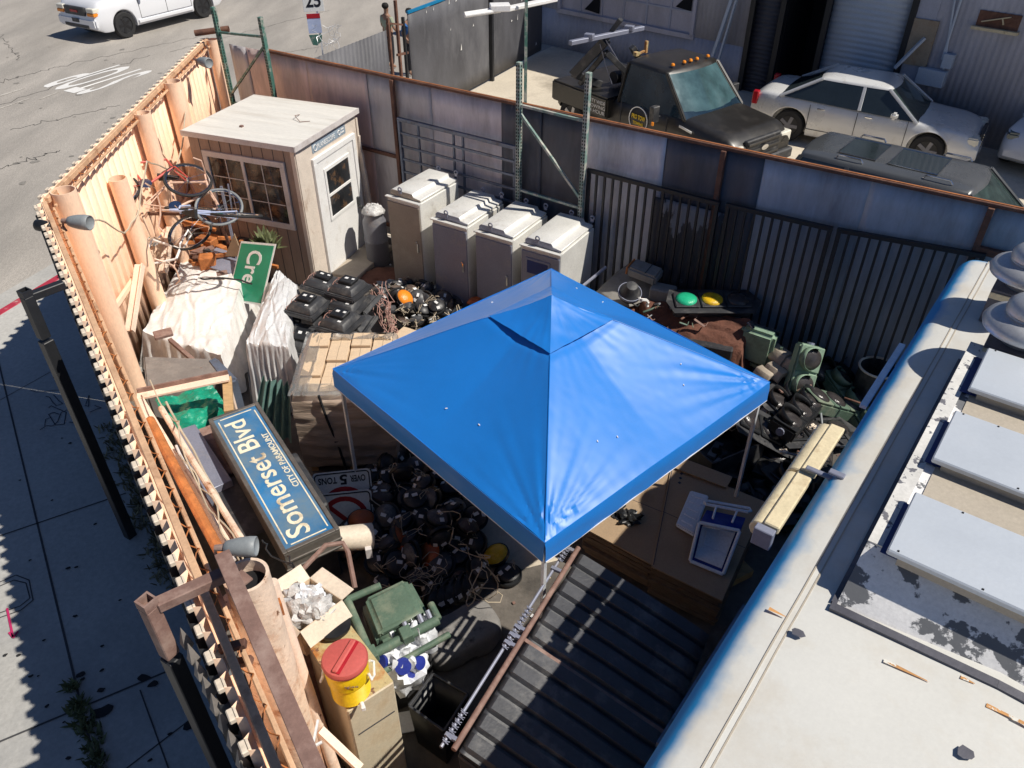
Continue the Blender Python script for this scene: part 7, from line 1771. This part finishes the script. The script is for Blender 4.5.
# plastic shopping bag
r = root('shopping_bag', 'white plastic bag printed with dark blue circles beside the cooler', 'bag', at(402, 668, .55))
crumple('bag_body', '', '', V((0, 0, -.12)), .24, .21, .30, 'bag_plastic', 4, amp=.45, parent=r)
crumple('bag_neck', '', '', V((.15, .20, .02)), .13, .13, .26, 'bag_plastic', 9, amp=.5, parent=r)
mb = MB()
bm_ = [c_ for c_ in r.children if c_.name.startswith('bag_body')][0]
for i, (th, ph_, rr) in enumerate(((-1.3, .75, .072), (-2.4, .8, .06), (-.5, .95, .06), (-1.7, .25, .05), (-1.0, 1.25, .055))):
    d = V((math.cos(th) * math.sin(ph_), math.sin(th) * math.sin(ph_), math.cos(ph_))); k = 1 + .45 * noise.noise(d * 2.2 + V((4 * 3.3, 0, 0))) + .225 * noise.noise(d * 6 + V((4, 0, 0)))
    q = V((d.x * .24 * k, d.y * .21 * k, (d.z * .9 + .5) * .30 * k - .12)); o_, x, y, z_, l = mb.frame(q, q + V((d.x, d.y, d.z * .8)))
    mb.lathe([(.01, .006), (rr, .002), (rr, -.03), (.01, -.03)], Matrix(((x.x, y.x, z_.x, q.x), (x.y, y.y, z_.y, q.y), (x.z, y.z, z_.z, q.z), (0, 0, 0, 1))), 16)
mb.build('printed_circle', 'bag_blue', r)
p = at(402, 672, .3); mb = MB(); mb.box((p.x, p.y, .18), (.4, .34, .36), .5); tag(mb.build('dark_crate', 'charcoal', bevel=.02), 'dark crate under the printed plastic bag', 'crate')
mb = MB(); mb.box((0, 0, 0), (.13, .2, .01)); o = mb.build('paper_label', 'label_white'); o.location = at(406, 722, .08); o.rotation_euler = (0, 0, .2); tag(o, 'white paper sheet with a black code beside the bin', 'paper')
# grey canvas lump
P_ = [at(428, 612, .34), at(468, 608, .34), at(496, 632, .3), at(436, 672, .34)]
r = root('canvas_bundle', 'dirty grey canvas covered box on the floor beside the dumpster', 'bundle', at(462, 645, .0))
mb = MB()
def cb(u, v):
    th = u * 2 * PI; ph = v * PI; p_ = V((math.cos(th) * math.sin(ph), math.sin(th) * math.sin(ph), math.cos(ph)))
    q = V([math.copysign(abs(t) ** .45, t) for t in p_]); q = V((q.x * .38, q.y * .24, q.z * .15 + .15)); return q + noise.noise_vector(q * 5) * .03
mb.grid(cb, 48, 24); mb.build('canvas', 'canvas_grey', r, smooth=60); r.rotation_euler = (0, 0, .55)
# black square bin
P_ = [at(409, 706, .62), at(433, 674, .62), at(468, 694, .62), at(444, 731, .62)]; c = sum(P_, V((0, 0, 0))) / 4
r = root('black_bin', 'open square black bin in front of the canvas bundle', 'bin', (c.x, c.y, 0)); Q = [V((p.x - c.x, p.y - c.y, 0)) for p in P_]
mb = MB(); bt = [q * .86 + V((0, 0, .02)) for q in Q]; tp = [q + V((0, 0, .62)) for q in Q]
mb.add(bt + tp, [(0, 1, 5, 4), (1, 2, 6, 5), (2, 3, 7, 6), (3, 0, 4, 7), (3, 2, 1, 0)]); mb.build('body', 'black_plastic', r, solid=.012)
mb = MB()
for i in range(4): mb.bar(tp[i], tp[(i + 1) % 4], .022, .02)
mb.build('rim', 'charcoal', r, bevel=.004)
# pipes and posts by the fence
def post_at(px, py, z, r_, m, label, tilt=(0, 0), wall=.015, open_=True, nm='pipe_post', zb=0.0):
    p = at(px, py, z); q = V((p.x + tilt[0], p.y + tilt[1], zb)); rt = root(nm, label, 'pipe', q, 0, 'pipe posts along the peach fence')
    mb = MB(); (mb.tube((0, 0, 0), p - q, r_, wall, 24) if open_ else mb.cyl((0, 0, 0), p - q, r_, n=20)); mb.build('pipe', m, rt)
    if open_: a = MB(); a.cyl((p - q) * .965, (p - q) * .968, r_ - wall, n=20); a.build('dark_plug', 'void', rt)  # near-black disc set a little below the open pipe end
    return rt
post_at(246, 575, 3.0, .135, 'rust_pipe', 'fat rust streaked pipe post with an open top in the foreground', (.03, -.05), .02)
post_at(232, 600, 2.75, .07, 'rust_pipe', 'pale slimmer pipe post between the channel beam and the fat post', (.0, -.02), open_=False)
post_at(271, 583, 2.7, .045, 'peach_pale', 'thin pale pipe leaning right of the fat rusty post', (.22, -.25), open_=False)
r = root('pipe_clamp', 'short pale brackets on the thin leaning pipe', 'bracket', (0, 0, 0)); mb = MB(); a = at(280, 607, 2.55); mb.box(a, (.03, .05, .12), .5); mb.build('clamp', 'rust_orange', r)
mb = MB(); mb.bar(at(320, 730, 2.1), at(360, 768, 1.9), .05, .04); tag(mb.build('timber', 'peach_pale'), 'pale timber end sticking out at the bottom edge beside the cabinet', 'timber')
mb = MB(); mb.bar(at(310, 760, 2.6), at(318, 720, 2.6), .012, .012); mb.bar(at(303, 752, 2.6), at(322, 742, 2.6), .012, .012); tag(mb.build('wire_clip', 'white_paint'), 'bright twisted wire clip on the thin pipe near the bottom edge', 'clip')
# black post on the pavement with an arm
def street_post(ptop, zt, arm, label, mtop, mbody, w=.10):
    p = at(*ptop, zt); rt = root('square_post', label, 'post', (p.x, p.y, .05)); p0 = V((p.x, p.y, .05))
    mb = MB(); x = w / 2
    mb.box((0, 0, zt - .05 - .03 - .22), (w, w, .44), -.55); mb.build('post', mtop, rt, bevel=.006)
    mb = MB(); mb.box((0, 0, (zt - .55) / 2), (w * 1.12, w * 1.12, zt - .55), -.55); mb.build('lower_post', 'bar_black', rt, bevel=.006)  # on the rusty post this black is the fence's shade, painted in
    mb = MB()
    for c, d in (((0, x - .006, 0), (w, .012, .06)), ((0, -x + .006, 0), (w, .012, .06)), ((x - .006, 0, 0), (.012, w - .024, .06)), ((-x + .006, 0, 0), (.012, w - .024, .06))): mb.box(V((0, 0, zt - .05)) + Matrix.Rotation(-.55, 3, 'Z') @ V(c), d, -.55)
    mb.build('open_top', mtop, rt)
    a = at(*arm, zt - .05) - p0; b0 = V((0, 0, zt - .10))
    mb = MB(); mb.bar(b0 + (a - b0).normalized() * .04, a, w * .9, w * .8); mb.build('arm', mtop, rt, bevel=.006)
    return rt
street_post((25, 293), 3.2, (64, 284), 'tall black square post on the pavement with a short arm at its top', 'bar_black', 'bar_black', .09)
street_post((147, 603), 3.2, (230, 572), 'rusty square post on the pavement with a long arm to the fence', 'rust_brown', 'rust_brown', .085)
r = root('channel_beam', 'flat brown channel beam running above the peach fence toward the bottom edge', 'beam', (0, 0, 0))
A_, B_ = at(222, 553, 3.28), at(322, 785, 3.28)
mb = MB(); mb.bar(A_, B_, .085, .02); mb.build('web', 'rust_brown', r, bevel=.002)
mb = MB(); d = (B_ - A_).normalized(); n_ = V((-d.y, d.x, 0)) * .035; mb.bar(A_ + n_ - V((0, 0, .03)), B_ + n_ - V((0, 0, .03)), .012, .06); mb.bar(A_ - n_ - V((0, 0, .03)), B_ - n_ - V((0, 0, .03)), .012, .06); mb.build('flange', 'rust', r)
mb = MB(); mb.box(at(240, 580, 3.2), (.10, .10, .012), .9); mb.build('end_plate', 'rust_brown', r)
# hinge barrel on the fence
r = root('hinge_barrel', 'grey hinge barrel with two rusty lugs on top of the fence', 'hinge', at(222, 655, 2.9))
mb = MB(); mb.cyl((0, 0, -.14), (0, 0, .04), .05, n=16); mb.build('barrel', 'lamp_grey', r)
mb = MB(); mb.bar((.0, 0, .05), at(246, 643, 2.98) - at(222, 655, 2.9), .05, .04); mb.bar((.06, .0, -.08), at(252, 660, 2.85) - at(222, 655, 2.9), .05, .04); mb.build('lug', 'rust', r, bevel=.004)
# spear topped gate outside the fence
r = root('spear_gate', 'black spear topped picket gate standing outside the fence at the bottom edge', 'gate', (0, 0, 0))
G0, G1_ = at(183, 634, 2.9), at(256, 790, 2.9); G0z = .2
d = (G1_ - G0).normalized(); off = V((-d.y, d.x, 0)) * .0
mb = MB(); mb.bar(V((G0.x, G0.y, 2.72)) + V((.06, .03, 0)), V((G1_.x, G1_.y, 2.72)) + V((.06, .03, 0)), .05, .05); mb.build('rail', 'lamp_grey', r)
mb = MB(); mb.bar(V((G0.x, G0.y, .4)), V((G1_.x, G1_.y, .4)), .04, .04); mb.build('rail', 'bar_black', r)
L_ = (G1_ - G0).length; k = int(L_ / .125)
for i in range(k + 1):
    p = G0 + d * (i * .125)
    mb = MB(); mb.bar((p.x, p.y, .2), (p.x, p.y, 2.76), .022, .022); pk = mb.build('picket', 'bar_black', r)
    mb = MB(); c = V((p.x, p.y, 2.75)); e = V((d.x, d.y, 0)); mb.T = Matrix.Identity(4)
    mb.lathe([(.012, 0), (.042, .06), (.036, .08), (.001, .21)], Matrix.Translation(c), 4); mb.build('spear_tip', 'mat_grey', pk)  # grey on black pickets: sunlight on the tips is put into their colour
# floor litter
for i in range(26):
    px, py = rnd.choice(((rnd.uniform(385, 450), rnd.uniform(680, 760)), (rnd.uniform(500, 570), rnd.uniform(560, 640)), (rnd.uniform(360, 400), rnd.uniform(255, 290))))
    p = at(px, py, .01); mb = MB(); s_ = rnd.uniform(.015, .05); mb.box((0, 0, .004), (s_, s_ * rnd.uniform(.3, 1), .008)); o = mb.build('litter', rnd.choice(('label_white', 'wire_pale', 'rust_brown', 'charcoal', 'card'))); o.location = p; o.rotation_euler = (0, 0, rnd.random() * 3)
    tag(o, 'tiny scrap of litter on the yard floor', 'litter', 'scraps of litter on the yard floor')
p = at(385, 280, 0); crumple('floor_mat', 'brown crumpled mat on the floor in front of the drum', 'mat', at(388, 278, 0), .5, .3, .04, 'carpet', 51)
crumple('grey_rag', 'grey rag beside the tallest cabinet base', 'rag', at(396, 288, .05), .22, .12, .08, 'lamp_grey', 52, amp=.8)

# small oddments over the two dark piles and the floor
for i in range(70):
    if i < 30: px, py, z = rnd.uniform(755, 860), rnd.uniform(385, 480), rnd.uniform(.25, .5)
    elif i < 50: px, py, z = rnd.uniform(745, 815), rnd.uniform(450, 535), rnd.uniform(.03, .12)
    else: px, py, z = rnd.uniform(600, 700), rnd.uniform(300, 340), rnd.uniform(.75, .95)
    mb = MB(); k = rnd.random(); s_ = rnd.uniform(.03, .09)
    if k < .4: mb.cyl((-s_ * 1.6, 0, 0), (s_ * 1.6, 0, 0), s_ * .22, n=8)
    elif k < .7: mb.box((0, 0, 0), (s_ * 2, s_, s_ * .35))
    else: mb.bar((-s_, 0, 0), (s_, 0, 0), s_ * .4, .01); mb.bar((s_, 0, 0), (s_, s_, 0), .01, s_ * .4)
    o = mb.build('oddment', rnd.choice(('charcoal', 'signal_green', 'cab_dark', 'rust_brown', 'lamp_grey', 'black_plastic', 'rust')), None, bevel=.003); o.location = at(px, py, z); o.rotation_euler = (rnd.uniform(-.6, .6), rnd.uniform(-.6, .6), rnd.random() * 6)
    g = 0 if i < 50 else 1
    tag(o, ('small metal offcut in the shaded pile beside the food truck', 'small metal offcut on the carpet pile by the long signal')[g], 'scrap metal', ('metal offcuts beside the food truck', 'metal offcuts on the carpet pile')[g])
# ================================================================ CAMERA, SUN, SKY
cd_ = bpy.data.cameras.new('camera'); cam = bpy.data.objects.new('camera', cd_); COL.objects.link(cam)
cd_.sensor_width = 36; cd_.sensor_fit = 'HORIZONTAL'; cd_.lens = 36 * F / 1024; cd_.clip_end = 800
cam.location = (0, 0, H); cam.rotation_euler = (PI / 2 - TH, 0, 0); scene.camera = cam
sd = V((.974 * math.cos(math.radians(52.5)), -.228 * math.cos(math.radians(52.5)), math.sin(math.radians(52.5)))).normalized()
ld_ = bpy.data.lights.new('sun', 'SUN'); ld_.energy = SUN; ld_.angle = math.radians(.53); ld_.color = (1, .94, .84)
so = bpy.data.objects.new('sun', ld_); COL.objects.link(so); so.rotation_euler = sd.to_track_quat('Z', 'Y').to_euler(); so.location = (20, -5, 30)
w = bpy.data.worlds.new('World'); scene.world = w; w.use_nodes = True
nt = w.node_tree; bg = nt.nodes['Background']; sk = nt.nodes.new('ShaderNodeTexSky'); sk.sky_type = 'NISHITA'; sk.sun_disc = False
sk.sun_elevation = math.radians(52.5); sk.sun_rotation = math.atan2(sd.x, sd.y); sk.air_density = 1.0; sk.dust_density = .6; sk.ozone_density = 1.5
tn = nt.nodes.new('ShaderNodeMix'); tn.data_type = 'RGBA'; tn.blend_type = 'MULTIPLY'; tn.inputs['Factor'].default_value = 1; tn.inputs[7].default_value = (.80, .95, 1.22, 1)
nt.links.new(sk.outputs[0], tn.inputs[6]); nt.links.new(tn.outputs[2], bg.inputs[0]); bg.inputs[1].default_value = SKY
scene.view_settings.view_transform = 'Standard'; scene.view_settings.look = 'None'; scene.view_settings.exposure = 0
scene.render.resolution_x = 1024; scene.render.resolution_y = 768
scene.render.engine = 'CYCLES'
